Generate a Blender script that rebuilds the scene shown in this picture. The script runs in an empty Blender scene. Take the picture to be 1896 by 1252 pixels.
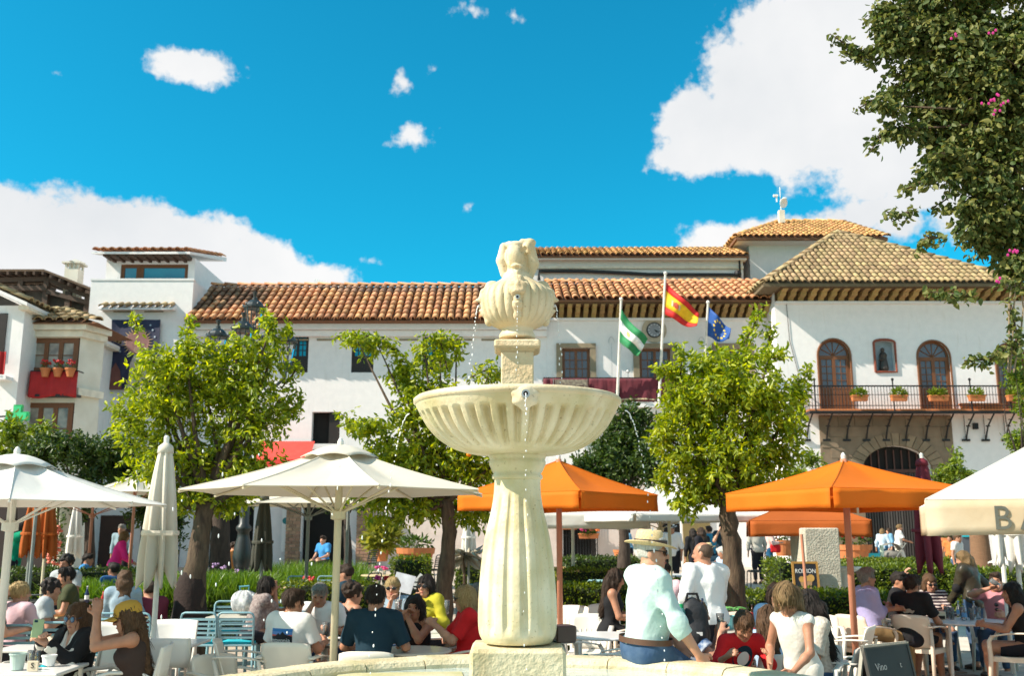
import bpy, math, random
import numpy as np
from mathutils import Vector, Matrix
R=random.Random(7)
NR=np.random.RandomState(7)
sc=bpy.context.scene
COL=sc.collection
PI=math.pi
# camera
F=1843.3;TH=math.radians(11.17);CZ=1.8
cam_d=bpy.data.cameras.new('camera')
cam_d.sensor_width=36.0;cam_d.lens=35.0
cam_d.clip_start=0.1;cam_d.clip_end=3000
cam_d.dof.use_dof=True;cam_d.dof.focus_distance=6.3;cam_d.dof.aperture_fstop=4.5
cam=bpy.data.objects.new('camera', cam_d);COL.objects.link(cam)
cam.location=(0, 0, CZ);cam.rotation_euler=(PI/2+TH, 0, 0)
sc.camera=cam
CT, ST=math.cos(TH), math.sin(TH)
def W(px, py, Y):
	"""real place of something that the photograph shows at px, py and that stands Y metres away"""
	v=626-py;t=Y/(F*CT-v*ST)
	return Vector(((px-948)*t, Y, CZ+t*(F*ST+v*CT)))
def G(px, py, z):
	v=626-py
	te=(F*ST+v*CT)/(F*CT-v*ST)
	return W(px, py, (z-CZ)/te)
def SC(py, Y):
	return Y/(F*CT-(626-py)*ST)
# exposure
sc.view_settings.view_transform='Standard'
sc.view_settings.look='None'
sc.view_settings.exposure=0.80
sc.view_settings.gamma=1.0
sc.view_settings.use_curve_mapping=False
sc.cycles.max_bounces=6;sc.cycles.transparent_max_bounces=8
sc.cycles.caustics_reflective=False;sc.cycles.caustics_refractive=False
sc.cycles.sample_clamp_indirect=6.0
# sun
SUN=Vector((1.0, 0.32, -0.86)).normalized()
sun_d=bpy.data.lights.new('sun', 'SUN');sun_d.energy=4.9;sun_d.angle=math.radians(0.5)
sun_d.color=(1.0, 0.88, 0.745)
sun_o=bpy.data.objects.new('sun', sun_d);COL.objects.link(sun_o)
sun_o.rotation_euler=SUN.to_track_quat('-Z', 'Y').to_euler()
sun_o.location=(-20, -8, 30)
# world: sky and clouds
world=bpy.data.worlds.new('World');sc.world=world;world.use_nodes=True
def make_world():
	nt=world.node_tree;nt.nodes.clear();N=nt.nodes.new;L=nt.links.new
	out=N('ShaderNodeOutputWorld');bg=N('ShaderNodeBackground');L(bg.outputs[0], out.inputs[0])
	sky=N('ShaderNodeTexSky');sky.sky_type='NISHITA';sky.sun_disc=False
	d=-SUN
	sky.sun_elevation=math.asin(d.z);sky.sun_rotation=math.atan2(d.x, d.y)
	sky.air_density=1.0;sky.dust_density=0.8;sky.ozone_density=2.5
	def math_(op, a, b=None, c=None):
		n=N('ShaderNodeMath');n.operation=op
		for i, x in enumerate((a, b, c)):
			if x is None:continue
			if isinstance(x, (int, float)):n.inputs[i].default_value=x
			else:L(x, n.inputs[i])
		return n.outputs[0]
	def vmath(op, a, b):
		n=N('ShaderNodeVectorMath');n.operation=op
		for i, x in enumerate((a, b)):
			if isinstance(x, tuple):n.inputs[i].default_value=x
			else:L(x, n.inputs[i])
		return n
	tc=N('ShaderNodeTexCoord');sep=N('ShaderNodeSeparateXYZ');L(tc.outputs['Generated'], sep.inputs[0])
	az=math_('ARCTAN2', sep.outputs[0], sep.outputs[1])
	el=math_('ARCSINE', sep.outputs[2])
	q=N('ShaderNodeCombineXYZ');L(az, q.inputs[0]);L(el, q.inputs[1])
	n1=N('ShaderNodeTexNoise');n1.inputs['Scale'].default_value=20.0;n1.inputs['Detail'].default_value=10.0;n1.inputs['Roughness'].default_value=0.58
	L(q.outputs[0], n1.inputs['Vector'])
	n2=N('ShaderNodeTexNoise');n2.inputs['Scale'].default_value=5.5;n2.inputs['Detail'].default_value=5.0
	L(q.outputs[0], n2.inputs['Vector'])
	blobs=[(330, 112, 66, 26), (395, 140, 60, 22), (362, 128, 92, 30), (742, 150, 22, 34, .6), (803, 127, 20, 18, .7), (758, 246, 40, 34, .85), (735, 262, 30, 14, .7), (863, 388, 16, 28, .5), (876, 16, 34, 22, .8), (952, 28, 20, 20, .6), (1300, 480, 30, 14, .6), (105, 135, 18, 12, .5), (1430, 190, 140, 112), (1530, 110, 190, 150), (1660, 180, 230, 170), (1330, 275, 106, 52), (1480, 258, 226, 56), (1620, 200, 180, 96), (1248, 288, 42, 42), (1300, 215, 84, 62), (1720, 40, 230, 160), (1880, 250, 230, 170), (1380, 120, 70, 60), (1320, 440, 66, 32), (1430, 430, 94, 30), (1545, 414, 60, 34), (1600, 402, 66, 32), (1660, 400, 60, 44), (1720, 360, 60, 46), (60, 470, 190, 104), (255, 440, 128, 66), (345, 450, 120, 58), (450, 490, 122, 56), (560, 515, 100, 30), (0, 400, 104, 56), (60, 600, 300, 120), (300, 560, 260, 90), (480, 446, 34, 16, .7), (600, 498, 44, 24, .8), (190, 400, 46, 34), (690, 482, 26, 12, .55)]
	best=None
	def blob(a, e, ra, re, w=1.):
		nonlocal best
		s=vmath('SUBTRACT', q.outputs[0], (a, e, 0));m=vmath('MULTIPLY', s.outputs[0], (1/ra, 1/re, 0))
		ln=vmath('LENGTH', m.outputs[0], (0, 0, 0)).outputs['Value']
		k=min(1.5, max(.32, math.sqrt(ra*re)/.042));o=math_('MULTIPLY_ADD', ln, -k, w*k)
		best=o if best is None else math_('MAXIMUM', best, o)
	for(px, py, rx, ry, *w)in blobs:
		p=W(px, py, 100.0)-Vector((0, 0, CZ));p.normalize()
		e=math.asin(p.z);blob(math.atan2(p.x, p.y), e, rx/F/math.cos(e)*1.12, ry/F*1.12, *w)
	rr=random.Random(3)
	for k in range(30):  # extra clouds out of view, added to whiten the ambient light
		a=rr.choice((-1, 1))*rr.uniform(0.95, 3.1)
		blob(a, rr.uniform(0.1, 1.2), rr.uniform(.2, .5), rr.uniform(.09, .22))
	n4=N('ShaderNodeTexNoise');n4.inputs['Scale'].default_value=130.0;n4.inputs['Detail'].default_value=6.0;L(q.outputs[0], n4.inputs['Vector'])
	dens=math_('MULTIPLY_ADD', n1.outputs['Fac'], 1.5, -.97)
	dens=math_('MULTIPLY_ADD', n4.outputs['Fac'], .44, dens)
	dens=math_('ADD', best, dens)
	mr=N('ShaderNodeMapRange');mr.interpolation_type='SMOOTHSTEP';L(dens, mr.inputs[0])
	mr.inputs[1].default_value=0.0;mr.inputs[2].default_value=0.36
	cr=N('ShaderNodeMix');cr.data_type='RGBA'
	g=math_('MULTIPLY_ADD', n2.outputs['Fac'], 2.2, -0.72);g.node.use_clamp=True
	L(g, cr.inputs[0])
	cr.inputs[6].default_value=(5.6, 5.6, 5.6, 1);cr.inputs[7].default_value=(4.3, 4.5, 4.7, 1)
	sk=N('ShaderNodeMix');sk.data_type='RGBA';sk.blend_type='MULTIPLY';sk.inputs[0].default_value=1.0
	L(sky.outputs[0], sk.inputs[6]);sk.inputs[7].default_value=(0.055, 1.04, 1.10, 1)
	mx=N('ShaderNodeMix');mx.data_type='RGBA'
	L(mr.outputs[0], mx.inputs[0]);L(sk.outputs[2], mx.inputs[6]);L(cr.outputs[2], mx.inputs[7])
	L(mx.outputs[2], bg.inputs[0]);bg.inputs[1].default_value=0.10
make_world()
# materials
def lin(c):
	return tuple(((x/255)/12.92 if x/255<=.04045 else((x/255+.055)/1.055)**2.4)for x in c)
MATS={}
def M(name, col, rough=.6, var=.12, scale=6, bump=0., bscale=30, metal=0., col2=None, rand=0., spec=.4, stretch=None, trans=0., sheen=0., alpha=None, detail=4, attr=None, hue=0., coat=0., rep=None):
	if name in MATS:return MATS[name]
	m=bpy.data.materials.new(name);m.use_nodes=True;MATS[name]=m
	nt=m.node_tree;N=nt.nodes.new;L=nt.links.new
	b=nt.nodes['Principled BSDF']
	b.inputs['Roughness'].default_value=rough;b.inputs['Metallic'].default_value=metal
	b.inputs['Specular IOR Level'].default_value=spec
	b.inputs['Coat Weight'].default_value=coat
	if trans:b.inputs['Transmission Weight'].default_value=trans;b.inputs['IOR'].default_value=1.33
	if sheen:b.inputs['Sheen Weight'].default_value=sheen
	tc=N('ShaderNodeTexCoord');vec=tc.outputs['Object']
	if stretch:
		mp=N('ShaderNodeMapping');mp.inputs['Scale'].default_value=stretch;L(vec, mp.inputs[0]);vec=mp.outputs[0]
	nz=N('ShaderNodeTexNoise');nz.inputs['Scale'].default_value=scale;nz.inputs['Detail'].default_value=detail
	L(vec, nz.inputs['Vector'])
	mr=N('ShaderNodeMapRange');mr.inputs[1].default_value=.32;mr.inputs[2].default_value=.68;L(nz.outputs['Fac'], mr.inputs[0])
	mix=N('ShaderNodeMix');mix.data_type='RGBA';L(mr.outputs[0], mix.inputs[0])
	c=tuple(col)
	a_=tuple(max(0, x*(1-var))for x in c);b_=tuple(min(1, x*(1+var))for x in c)
	if col2:a_, b_=c, tuple(col2)
	mix.inputs[6].default_value=(*a_, 1);mix.inputs[7].default_value=(*b_, 1)
	res=mix.outputs[2]
	if rand or attr or hue:
		hs=N('ShaderNodeHueSaturation');L(res, hs.inputs['Color'])
		if attr:
			at=N('ShaderNodeAttribute');at.attribute_name=attr;src=at.outputs['Fac']
		else:
			oi=N('ShaderNodeObjectInfo');src=oi.outputs['Random']
		v=N('ShaderNodeMapRange');L(src, v.inputs[0]);v.inputs[3].default_value=1-rand;v.inputs[4].default_value=1+rand
		L(v.outputs[0], hs.inputs['Value'])
		if hue:
			mm=N('ShaderNodeMath');mm.operation='MULTIPLY';L(src, mm.inputs[0]);mm.inputs[1].default_value=7.31
			fr=N('ShaderNodeMath');fr.operation='FRACT';L(mm.outputs[0], fr.inputs[0])
			h=N('ShaderNodeMapRange');L(fr.outputs[0], h.inputs[0]);h.inputs[3].default_value=.5-hue;h.inputs[4].default_value=.5+hue
			L(h.outputs[0], hs.inputs['Hue'])
		res=hs.outputs[0]
	L(res, b.inputs['Base Color'])
	if bump:
		n3=N('ShaderNodeTexNoise');n3.inputs['Scale'].default_value=bscale;n3.inputs['Detail'].default_value=6;L(vec, n3.inputs['Vector'])
		bp=N('ShaderNodeBump');bp.inputs['Strength'].default_value=bump;bp.inputs['Distance'].default_value=.02
		L(n3.outputs['Fac'], bp.inputs['Height']);L(bp.outputs[0], b.inputs['Normal'])
	return m
def STONEM(name, base, hi, stain, green, rough=.6, bump=.28):
	"""old stone: two tones, ochre run-off streaks, green film and small pits"""
	m=bpy.data.materials.new(name);m.use_nodes=True;MATS[name]=m
	nt=m.node_tree;N=nt.nodes.new;L=nt.links.new;b=nt.nodes['Principled BSDF'];b.inputs['Roughness'].default_value=rough;b.inputs['Specular IOR Level'].default_value=.4
	tc=N('ShaderNodeTexCoord')
	def noise(sc_, st, det=6):
		mp=N('ShaderNodeMapping');mp.inputs['Scale'].default_value=st;L(tc.outputs['Object'], mp.inputs[0]);n=N('ShaderNodeTexNoise');n.inputs['Scale'].default_value=sc_;n.inputs['Detail'].default_value=det;L(mp.outputs[0], n.inputs['Vector']);return n.outputs['Fac']
	def mr(src, a, c, d=1.):
		n=N('ShaderNodeMapRange');L(src, n.inputs[0]);n.inputs[1].default_value=a;n.inputs[2].default_value=c;n.inputs[4].default_value=d;return n.outputs[0]
	def mix(f, a, c):
		n=N('ShaderNodeMix');n.data_type='RGBA';L(f, n.inputs[0])
		for i, x in((6, a), (7, c)):
			if isinstance(x, tuple):n.inputs[i].default_value=(*x, 1)
			else:L(x, n.inputs[i])
		return n.outputs[2]
	c=mix(mr(noise(4, (1, 1, 1)), .35, .65), base, hi)
	c=mix(mr(noise(6, (1, 1, .16), 5), .58, .76, .6), c, stain);c=mix(mr(noise(2.6, (1, 1, .6), 5), .54, .74, .6), c, green)
	c=mix(mr(noise(55, (1, 1, 1), 3), .64, .74, .55), c, tuple(x*.45 for x in stain));L(c, b.inputs['Base Color'])
	v=noise(38, (1, 1, 1), 8);bp=N('ShaderNodeBump');bp.inputs['Strength'].default_value=bump;bp.inputs['Distance'].default_value=.015;L(v, bp.inputs['Height']);L(bp.outputs[0], b.inputs['Normal']);return m
def LEAF(name, col, col2, tr=.35, rough=.42):
	"""leaf: per-leaf hue from the attribute rnd, light passes through"""
	if name in MATS:return MATS[name]
	m=bpy.data.materials.new(name);m.use_nodes=True;MATS[name]=m
	nt=m.node_tree;N=nt.nodes.new;L=nt.links.new
	b=nt.nodes['Principled BSDF'];out=nt.nodes['Material Output']
	at=N('ShaderNodeAttribute');at.attribute_name='rnd'
	oi=N('ShaderNodeObjectInfo')
	ad=N('ShaderNodeMath');ad.operation='ADD';L(at.outputs['Fac'], ad.inputs[0]);L(oi.outputs['Random'], ad.inputs[1])
	fr=N('ShaderNodeMath');fr.operation='FRACT';L(ad.outputs[0], fr.inputs[0])
	cr=N('ShaderNodeValToRGB');L(fr.outputs[0], cr.inputs[0])
	e=cr.color_ramp.elements;e[0].color=(*col, 1);e[1].color=(*col2, 1)
	mid=cr.color_ramp.elements.new(.6);mid.color=(*[(a*.6+c*.4)for a, c in zip(col, col2)], 1)
	L(cr.outputs[0], b.inputs['Base Color']);b.inputs['Roughness'].default_value=rough;b.inputs['Specular IOR Level'].default_value=.45
	tl=N('ShaderNodeBsdfTranslucent')
	hs=N('ShaderNodeHueSaturation');L(cr.outputs[0], hs.inputs['Color']);hs.inputs['Value'].default_value=1.9;hs.inputs['Saturation'].default_value=1.1;hs.inputs['Hue'].default_value=.485
	L(hs.outputs[0], tl.inputs['Color'])
	mx=N('ShaderNodeMixShader');mx.inputs[0].default_value=tr
	L(b.outputs[0], mx.inputs[1]);L(tl.outputs[0], mx.inputs[2]);L(mx.outputs[0], out.inputs[0])
	return m
# mesh helpers
class MB:
	def __init__(s):s.v=[];s.f=[]
	def add(s, vs, fs):
		o=len(s.v);s.v.extend([tuple(p)for p in vs]);s.f.extend([tuple(i+o for i in q)for q in fs]);return s
	def box(s, c, d, rz=0., bev=0., rot=None):
		x, y, z=d[0]/2, d[1]/2, d[2]/2
		if bev:
			b=min(bev, x*.9, y*.9, z*.9);vs=[]
			for sz in(-1, 1):
				for(ix, iy)in((0, 1), (1, 0)):
					pass
			def ring(hx, hy, hz, cb):return[(-hx+cb, -hy, hz), (hx-cb, -hy, hz), (hx, -hy+cb, hz), (hx, hy-cb, hz), (hx-cb, hy, hz), (-hx+cb, hy, hz), (-hx, hy-cb, hz), (-hx, -hy+cb, hz)]
			vs=ring(x-b, y-b, -z, b*.4)+ring(x, y, -z+b, b)+ring(x, y, z-b, b)+ring(x-b, y-b, z, b*.4)
			fs=[tuple(range(7, -1, -1)), tuple(range(24, 32))]
			for r in range(3):
				for i in range(8):fs.append((r*8+i, r*8+(i+1)%8, r*8+8+(i+1)%8, r*8+8+i))
		else:
			vs=[(a*x, b_*y, c_*z)for c_ in(-1, 1)for(a, b_)in((-1, -1), (1, -1), (1, 1), (-1, 1))]
			fs=[(3, 2, 1, 0), (4, 5, 6, 7), (0, 1, 5, 4), (1, 2, 6, 5), (2, 3, 7, 6), (3, 0, 4, 7)]
		m=Matrix.Rotation(rz, 3, 'Z')if rot is None else rot
		return s.add([Vector(c)+m@Vector(p)for p in vs], fs)
	def tube(s, path, r, n=8, cap=True):
		path=[Vector(p)for p in path];k=len(path)
		rs=r if isinstance(r, (list, tuple))else[r]*k
		vs=[];up=None
		for i, p in enumerate(path):
			t=(path[min(i+1, k-1)]-path[max(i-1, 0)])
			if t.length<1e-9:t=Vector((0, 0, 1))
			t.normalize()
			if up is None:
				a=Vector((0, 0, 1))if abs(t.z)<.9 else Vector((1, 0, 0));up=(a-t*a.dot(t)).normalized()
			else:
				up=(up-t*up.dot(t))
				up=up.normalized()if up.length>1e-6 else Vector((1, 0, 0))
			w=t.cross(up)
			for j in range(n):
				an=2*PI*j/n;vs.append(p+(up*math.cos(an)+w*math.sin(an))*rs[i])
		fs=[]
		for i in range(k-1):
			for j in range(n):fs.append((i*n+j, i*n+(j+1)%n, (i+1)*n+(j+1)%n, (i+1)*n+j))
		if cap:fs+=[tuple(range(n-1, -1, -1)), tuple(range((k-1)*n, k*n))]
		return s.add(vs, fs)
	def lathe(s, prof, n=24, c=(0, 0, 0), fn=None, cap=True):
		c=Vector(c);vs=[]
		for(r, z)in prof:
			for j in range(n):
				a=2*PI*j/n;rr=r*(fn(a, z)if fn else 1);vs.append(c+Vector((rr*math.cos(a), rr*math.sin(a), z)))
		k=len(prof);fs=[]
		for i in range(k-1):
			for j in range(n):fs.append((i*n+j, i*n+(j+1)%n, (i+1)*n+(j+1)%n, (i+1)*n+j))
		if cap:
			if prof[0][0]>1e-5:fs.append(tuple(range(n-1, -1, -1)))
			if prof[-1][0]>1e-5:fs.append(tuple(range((k-1)*n, k*n)))
		return s.add(vs, fs)
	def ell(s, c, r, n=10, m=7, rot=None):
		c=Vector(c);vs=[];fs=[]
		r=(r, r, r)if not isinstance(r, (tuple, list))else r
		for i in range(m+1):
			t=PI*i/m
			for j in range(n):
				a=2*PI*j/n;p=Vector((r[0]*math.sin(t)*math.cos(a), r[1]*math.sin(t)*math.sin(a), -r[2]*math.cos(t)))
				vs.append(c+(rot@p if rot else p))
		for i in range(m):
			for j in range(n):fs.append((i*n+j, i*n+(j+1)%n, (i+1)*n+(j+1)%n, (i+1)*n+j))
		return s.add(vs, fs)
	def prism(s, poly, d):
		"""polygon swept along d"""
		d=Vector(d);poly=[Vector(p)for p in poly];n=len(poly)
		fs=[tuple(range(n-1, -1, -1)), tuple(range(n, 2*n))]+[(i, (i+1)%n, n+(i+1)%n, n+i)for i in range(n)]
		return s.add(poly+[p+d for p in poly], fs)
	def quad(s, *p):return s.add(p, [tuple(range(len(p)))])
	def grid(s, fn, nu, nv):
		vs=[fn(i/nu, j/nv)for i in range(nu+1)for j in range(nv+1)]
		return s.add(vs, [(i*(nv+1)+j, (i+1)*(nv+1)+j, (i+1)*(nv+1)+j+1, i*(nv+1)+j+1)for i in range(nu)for j in range(nv)])
	def sheet(s, fn, nu, nv, th):
		"""grid with a thickness: fn gives the mid surface"""
		P=[[Vector(fn(i/nu, j/nv))for j in range(nv+1)]for i in range(nu+1)]
		def nrm(i, j):
			a=P[min(i+1, nu)][j]-P[max(i-1, 0)][j];b=P[i][min(j+1, nv)]-P[i][max(j-1, 0)]
			c=a.cross(b);return c.normalized()if c.length>1e-9 else Vector((0, 0, 1))
		A=[];B=[]
		for i in range(nu+1):
			for j in range(nv+1):
				n=nrm(i, j)*th/2;A.append(P[i][j]+n);B.append(P[i][j]-n)
		o=len(A);w=nv+1;fs=[]
		for i in range(nu):
			for j in range(nv):
				q=(i*w+j, (i+1)*w+j, (i+1)*w+j+1, i*w+j+1);fs.append(q);fs.append(tuple(o+k for k in q[::-1]))
		for i in range(nu):
			fs.append((i*w, o+i*w, o+(i+1)*w, (i+1)*w));fs.append(((i+1)*w+nv, o+(i+1)*w+nv, o+i*w+nv, i*w+nv))
		for j in range(nv):
			fs.append((j+1, o+j+1, o+j, j));fs.append((nu*w+j, o+nu*w+j, o+nu*w+j+1, nu*w+j+1))
		return s.add(A+B, fs)
	def build(s, name, mat, parent=None, smooth=False, world=False):
		return mk(name, s.v, s.f, mat, parent, smooth, world)
ROOTM={}
def wm(o):
	m=Matrix.Identity(4)
	while o is not None:
		m=Matrix.Translation(o.location)@o.rotation_euler.to_matrix().to_4x4()@Matrix.Diagonal((*o.scale, 1))@m;o=o.parent
	return m
def mk(name, v, f, mat, parent=None, smooth=False, world=False):
	me=bpy.data.meshes.new(name)
	if world and parent is not None:
		mi=wm(parent).inverted();v=[mi@Vector(p)for p in v]
	me.from_pydata([tuple(p)for p in v], [], f);me.update()
	if smooth:me.polygons.foreach_set('use_smooth', [True]*len(me.polygons))
	me.materials.append(mat)
	o=bpy.data.objects.new(name, me);COL.objects.link(o)
	if parent is not None:o.parent=parent
	return o
def mknp(name, V, Q, mat, parent=None, smooth=True, attrs=None):
	V=np.asarray(V, dtype=np.float32);Q=np.asarray(Q, dtype=np.int32)
	me=bpy.data.meshes.new(name);k=Q.shape[1]if len(Q)else 4
	me.vertices.add(len(V));me.vertices.foreach_set('co', V.ravel())
	me.loops.add(Q.size);me.loops.foreach_set('vertex_index', Q.ravel())
	me.polygons.add(len(Q));me.polygons.foreach_set('loop_start', np.arange(0, Q.size, k, dtype=np.int32))
	if smooth:me.polygons.foreach_set('use_smooth', np.ones(len(Q), dtype=bool))
	if attrs:
		for an, arr in attrs.items():
			a=me.attributes.new(an, 'FLOAT', 'POINT');a.data.foreach_set('value', np.asarray(arr, dtype=np.float32))
	me.update(calc_edges=True);me.validate()
	me.materials.append(mat)
	o=bpy.data.objects.new(name, me);COL.objects.link(o)
	if parent is not None:o.parent=parent
	return o
def tag(o, label=None, cat=None, group=None, kind=None):
	if label:o['label']=label
	if cat:o['category']=cat
	if group:o['group']=group
	if kind:o['kind']=kind
	return o
def thing(name, label, cat, loc=(0, 0, 0), rz=0., group=None):
	o=bpy.data.objects.new(name, None);COL.objects.link(o);o.empty_display_size=.1
	o.location=loc;o.rotation_euler=(0, 0, rz)
	return tag(o, label, cat, group)
def dup(root, loc, rz=None, label=None, group=None, parent=None):
	r=root.copy();COL.objects.link(r);r.location=loc
	if rz is not None:r.rotation_euler=(r.rotation_euler[0], r.rotation_euler[1], rz)
	if label:r['label']=label
	if group:r['group']=group
	if parent is not None:r.parent=parent
	for ch in list(root.children):
		c=ch.copy();COL.objects.link(c);c.parent=r
		for g in list(ch.children):
			d=g.copy();COL.objects.link(d);d.parent=c
	return r
def inst(me_obj, name, mat4, parent):
	"""another object on the same mesh at world place mat4, child of parent"""
	o=bpy.data.objects.new(name, me_obj);COL.objects.link(o);o.parent=parent
	o.matrix_local=wm(parent).inverted()@mat4
	return o
def text_mesh(txt, size, depth=.004, align='CENTER'):
	cu=bpy.data.curves.new('lettering', 'FONT');cu.body=txt;cu.size=size;cu.extrude=depth/2;cu.align_x=align;cu.align_y='CENTER';cu.resolution_u=3
	o=bpy.data.objects.new('lettering', cu);COL.objects.link(o)
	me=bpy.data.meshes.new_from_object(o)
	bpy.data.objects.remove(o);bpy.data.curves.remove(cu)
	return me
def text_obj(name, txt, size, mat, parent, loc, rot, depth=.004, align='CENTER', sx=1.):
	me=text_mesh(txt, size, depth, align);me.materials.clear();me.materials.append(mat)
	o=bpy.data.objects.new(name, me);COL.objects.link(o);o.parent=parent
	o.location=loc;o.rotation_euler=rot;o.scale=(sx, 1, 1)
	return o
# smooth solids (signed distance -> one continuous mesh)
def ps(c, r, op='add', k=.01):return('s', Vector(c), r, None, op, k, r)
def pe(c, r, rot=None, op='add', k=.02):
	r=(r, r, r)if isinstance(r, (int, float))else r
	return('e', Vector(c), r, rot, op, k, max(r))
def pc(a, b, ra, rb, k=.02, op='add', flat=False):
	a=Vector(a);b=Vector(b);return('f' if flat else 'c', (a, b), (ra, rb), None, op, k, None)
def pbounds(p):
	if p[0]in 'cf':
		a, b=p[1];r=max(p[2]);return[min(a[i], b[i])-r for i in range(3)], [max(a[i], b[i])+r for i in range(3)]
	return[p[1][i]-p[6]for i in range(3)], [p[1][i]+p[6]for i in range(3)]
def pdist(p, X, Y, Z):
	if p[0]=='s':
		c=p[1];return np.sqrt((X-c[0])**2+(Y-c[1])**2+(Z-c[2])**2)-p[2]
	if p[0]=='e':
		c=p[1];x, y, z=X-c[0], Y-c[1], Z-c[2]
		if p[3]is not None:
			m=p[3].transposed();x, y, z=(m[0][0]*x+m[0][1]*y+m[0][2]*z, m[1][0]*x+m[1][1]*y+m[1][2]*z, m[2][0]*x+m[2][1]*y+m[2][2]*z)
		r=p[2];q=np.sqrt((x/r[0])**2+(y/r[1])**2+(z/r[2])**2);g=np.sqrt((x/r[0]**2)**2+(y/r[1]**2)**2+(z/r[2]**2)**2)+1e-9
		return q*(q-1)/g
	a, b=p[1];ab=b-a;L2=ab.length_squared+1e-12
	t=((X-a[0])*ab[0]+(Y-a[1])*ab[1]+(Z-a[2])*ab[2])/L2;tc=np.clip(t, 0, 1)
	d=np.sqrt((X-a[0]-tc*ab[0])**2+(Y-a[1]-tc*ab[1])**2+(Z-a[2]-tc*ab[2])**2)-(p[2][0]+(p[2][1]-p[2][0])*tc)
	if p[0]=='f':d=np.maximum(d, (t-1)*math.sqrt(L2))
	return d
def surf_nets(Fv, o, h):
	S=Fv<0
	c=S[:-1, :-1, :-1].astype(np.int8)
	for(i, j, k)in((1, 0, 0), (0, 1, 0), (1, 1, 0), (0, 0, 1), (1, 0, 1), (0, 1, 1), (1, 1, 1)):
		c=c+S[i:S.shape[0]-1+i, j:S.shape[1]-1+j, k:S.shape[2]-1+k]
	mask=(c>0)&(c<8);ijk=np.argwhere(mask)
	idx=-np.ones(mask.shape, dtype=np.int64);idx[mask]=np.arange(len(ijk))
	acc=np.zeros((len(ijk), 3));cnt=np.zeros(len(ijk))
	cs=[(i, j, k)for i in(0, 1)for j in(0, 1)for k in(0, 1)]
	for a in cs:
		for ax in range(3):
			if a[ax]:continue
			b=list(a);b[ax]=1
			fa=Fv[ijk[:, 0]+a[0], ijk[:, 1]+a[1], ijk[:, 2]+a[2]];fb=Fv[ijk[:, 0]+b[0], ijk[:, 1]+b[1], ijk[:, 2]+b[2]]
			m=(fa<0)!=(fb<0);t=np.where(m, fa/(fa-fb+1e-30), 0);pos=np.array(a)[None, :]+np.zeros((len(ijk), 3));pos[:, ax]+=t
			acc[m]+=pos[m];cnt[m]+=1
	V=np.array(o)+h*(ijk+acc/np.maximum(cnt, 1)[:, None])
	Q=[]
	for ax in range(3):
		sl0=[slice(None)]*3;sl1=[slice(None)]*3;sl0[ax]=slice(0, -1);sl1[ax]=slice(1, None)
		A=S[tuple(sl0)];B=S[tuple(sl1)];e=np.argwhere(A!=B);u, v=(ax+1)%3, (ax+2)%3
		e=e[(e[:, u]>0)&(e[:, v]>0)&(e[:, u]<S.shape[u]-1)&(e[:, v]<S.shape[v]-1)]
		ins=A[e[:, 0], e[:, 1], e[:, 2]]
		def cell(du, dv):
			q=e.copy();q[:, u]-=du;q[:, v]-=dv;return idx[q[:, 0], q[:, 1], q[:, 2]]
		q=np.stack([cell(1, 1), cell(0, 1), cell(0, 0), cell(1, 0)], 1);q[~ins]=q[~ins][:, ::-1];Q.append(q)
	Q=np.concatenate(Q);Q=Q[(Q>=0).all(1)]
	return V, Q
def sdf_mesh(prims, h, noise=0., cuts=(), nfreq=26.):
	lo=[1e9]*3;hi=[-1e9]*3
	for p in prims:
		if p[4]=='sub':continue
		a, b=pbounds(p)
		for i in range(3):lo[i]=min(lo[i], a[i]);hi[i]=max(hi[i], b[i])
	lo=np.array(lo)-2.6*h;n=np.ceil((np.array(hi)+2.6*h-lo)/h).astype(int)+1
	ax=[lo[i]+h*np.arange(n[i])for i in range(3)];Fv=np.full(n, 1e3, dtype=np.float64)
	for p in sorted(prims, key=lambda q:q[4]=='sub'):
		a, b=pbounds(p);m=p[5]+3*h
		i0=[max(0, int((a[i]-m-lo[i])/h))for i in range(3)];i1=[min(n[i], int((b[i]+m-lo[i])/h)+2)for i in range(3)]
		if any(i1[i]<=i0[i]for i in range(3)):continue
		s=tuple(slice(i0[i], i1[i])for i in range(3))
		X=ax[0][s[0]][:, None, None];Y=ax[1][s[1]][None, :, None];Z=ax[2][s[2]][None, None, :]
		d=pdist(p, X, Y, Z)+0*X+0*Y+0*Z;f=Fv[s];k=p[5]
		if p[4]=='sub':d=-d;hh=np.maximum(k-np.abs(f-d), 0)/k;Fv[s]=np.maximum(f, d)+hh*hh*k*.25
		else:hh=np.maximum(k-np.abs(f-d), 0)/k;Fv[s]=np.minimum(f, d)-hh*hh*k*.25
	if noise or cuts:
		X=ax[0][:, None, None];Y=ax[1][None, :, None];Z=ax[2][None, None, :]
		if noise:
			w=np.zeros(n);q=np.random.RandomState(len(prims)*7+n[0])
			for _ in range(6):
				k=q.normal(size=3);k/=np.linalg.norm(k);fr=nfreq*q.uniform(.5, 1.8);w=w+(1-2*np.abs(np.sin(.5*fr*(k[0]*X+k[1]*Y+k[2]*Z*.6)+q.uniform(0, 6)+1.6*np.sin(8*(k[1]*X+k[2]*Y+k[0]*Z)))))
			Fv=Fv-noise*(w*.33+1.15)
		for c in cuts:Fv=np.maximum(Fv, c(X, Y, Z))
	return surf_nets(Fv, lo, h)
def sdf_obj(name, prims, h, mat, parent=None, noise=0., cuts=(), nfreq=26.):
	V, Q=sdf_mesh(prims, h, noise, cuts, nfreq)
	return mknp(name, V, Q, mat, parent)
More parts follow.
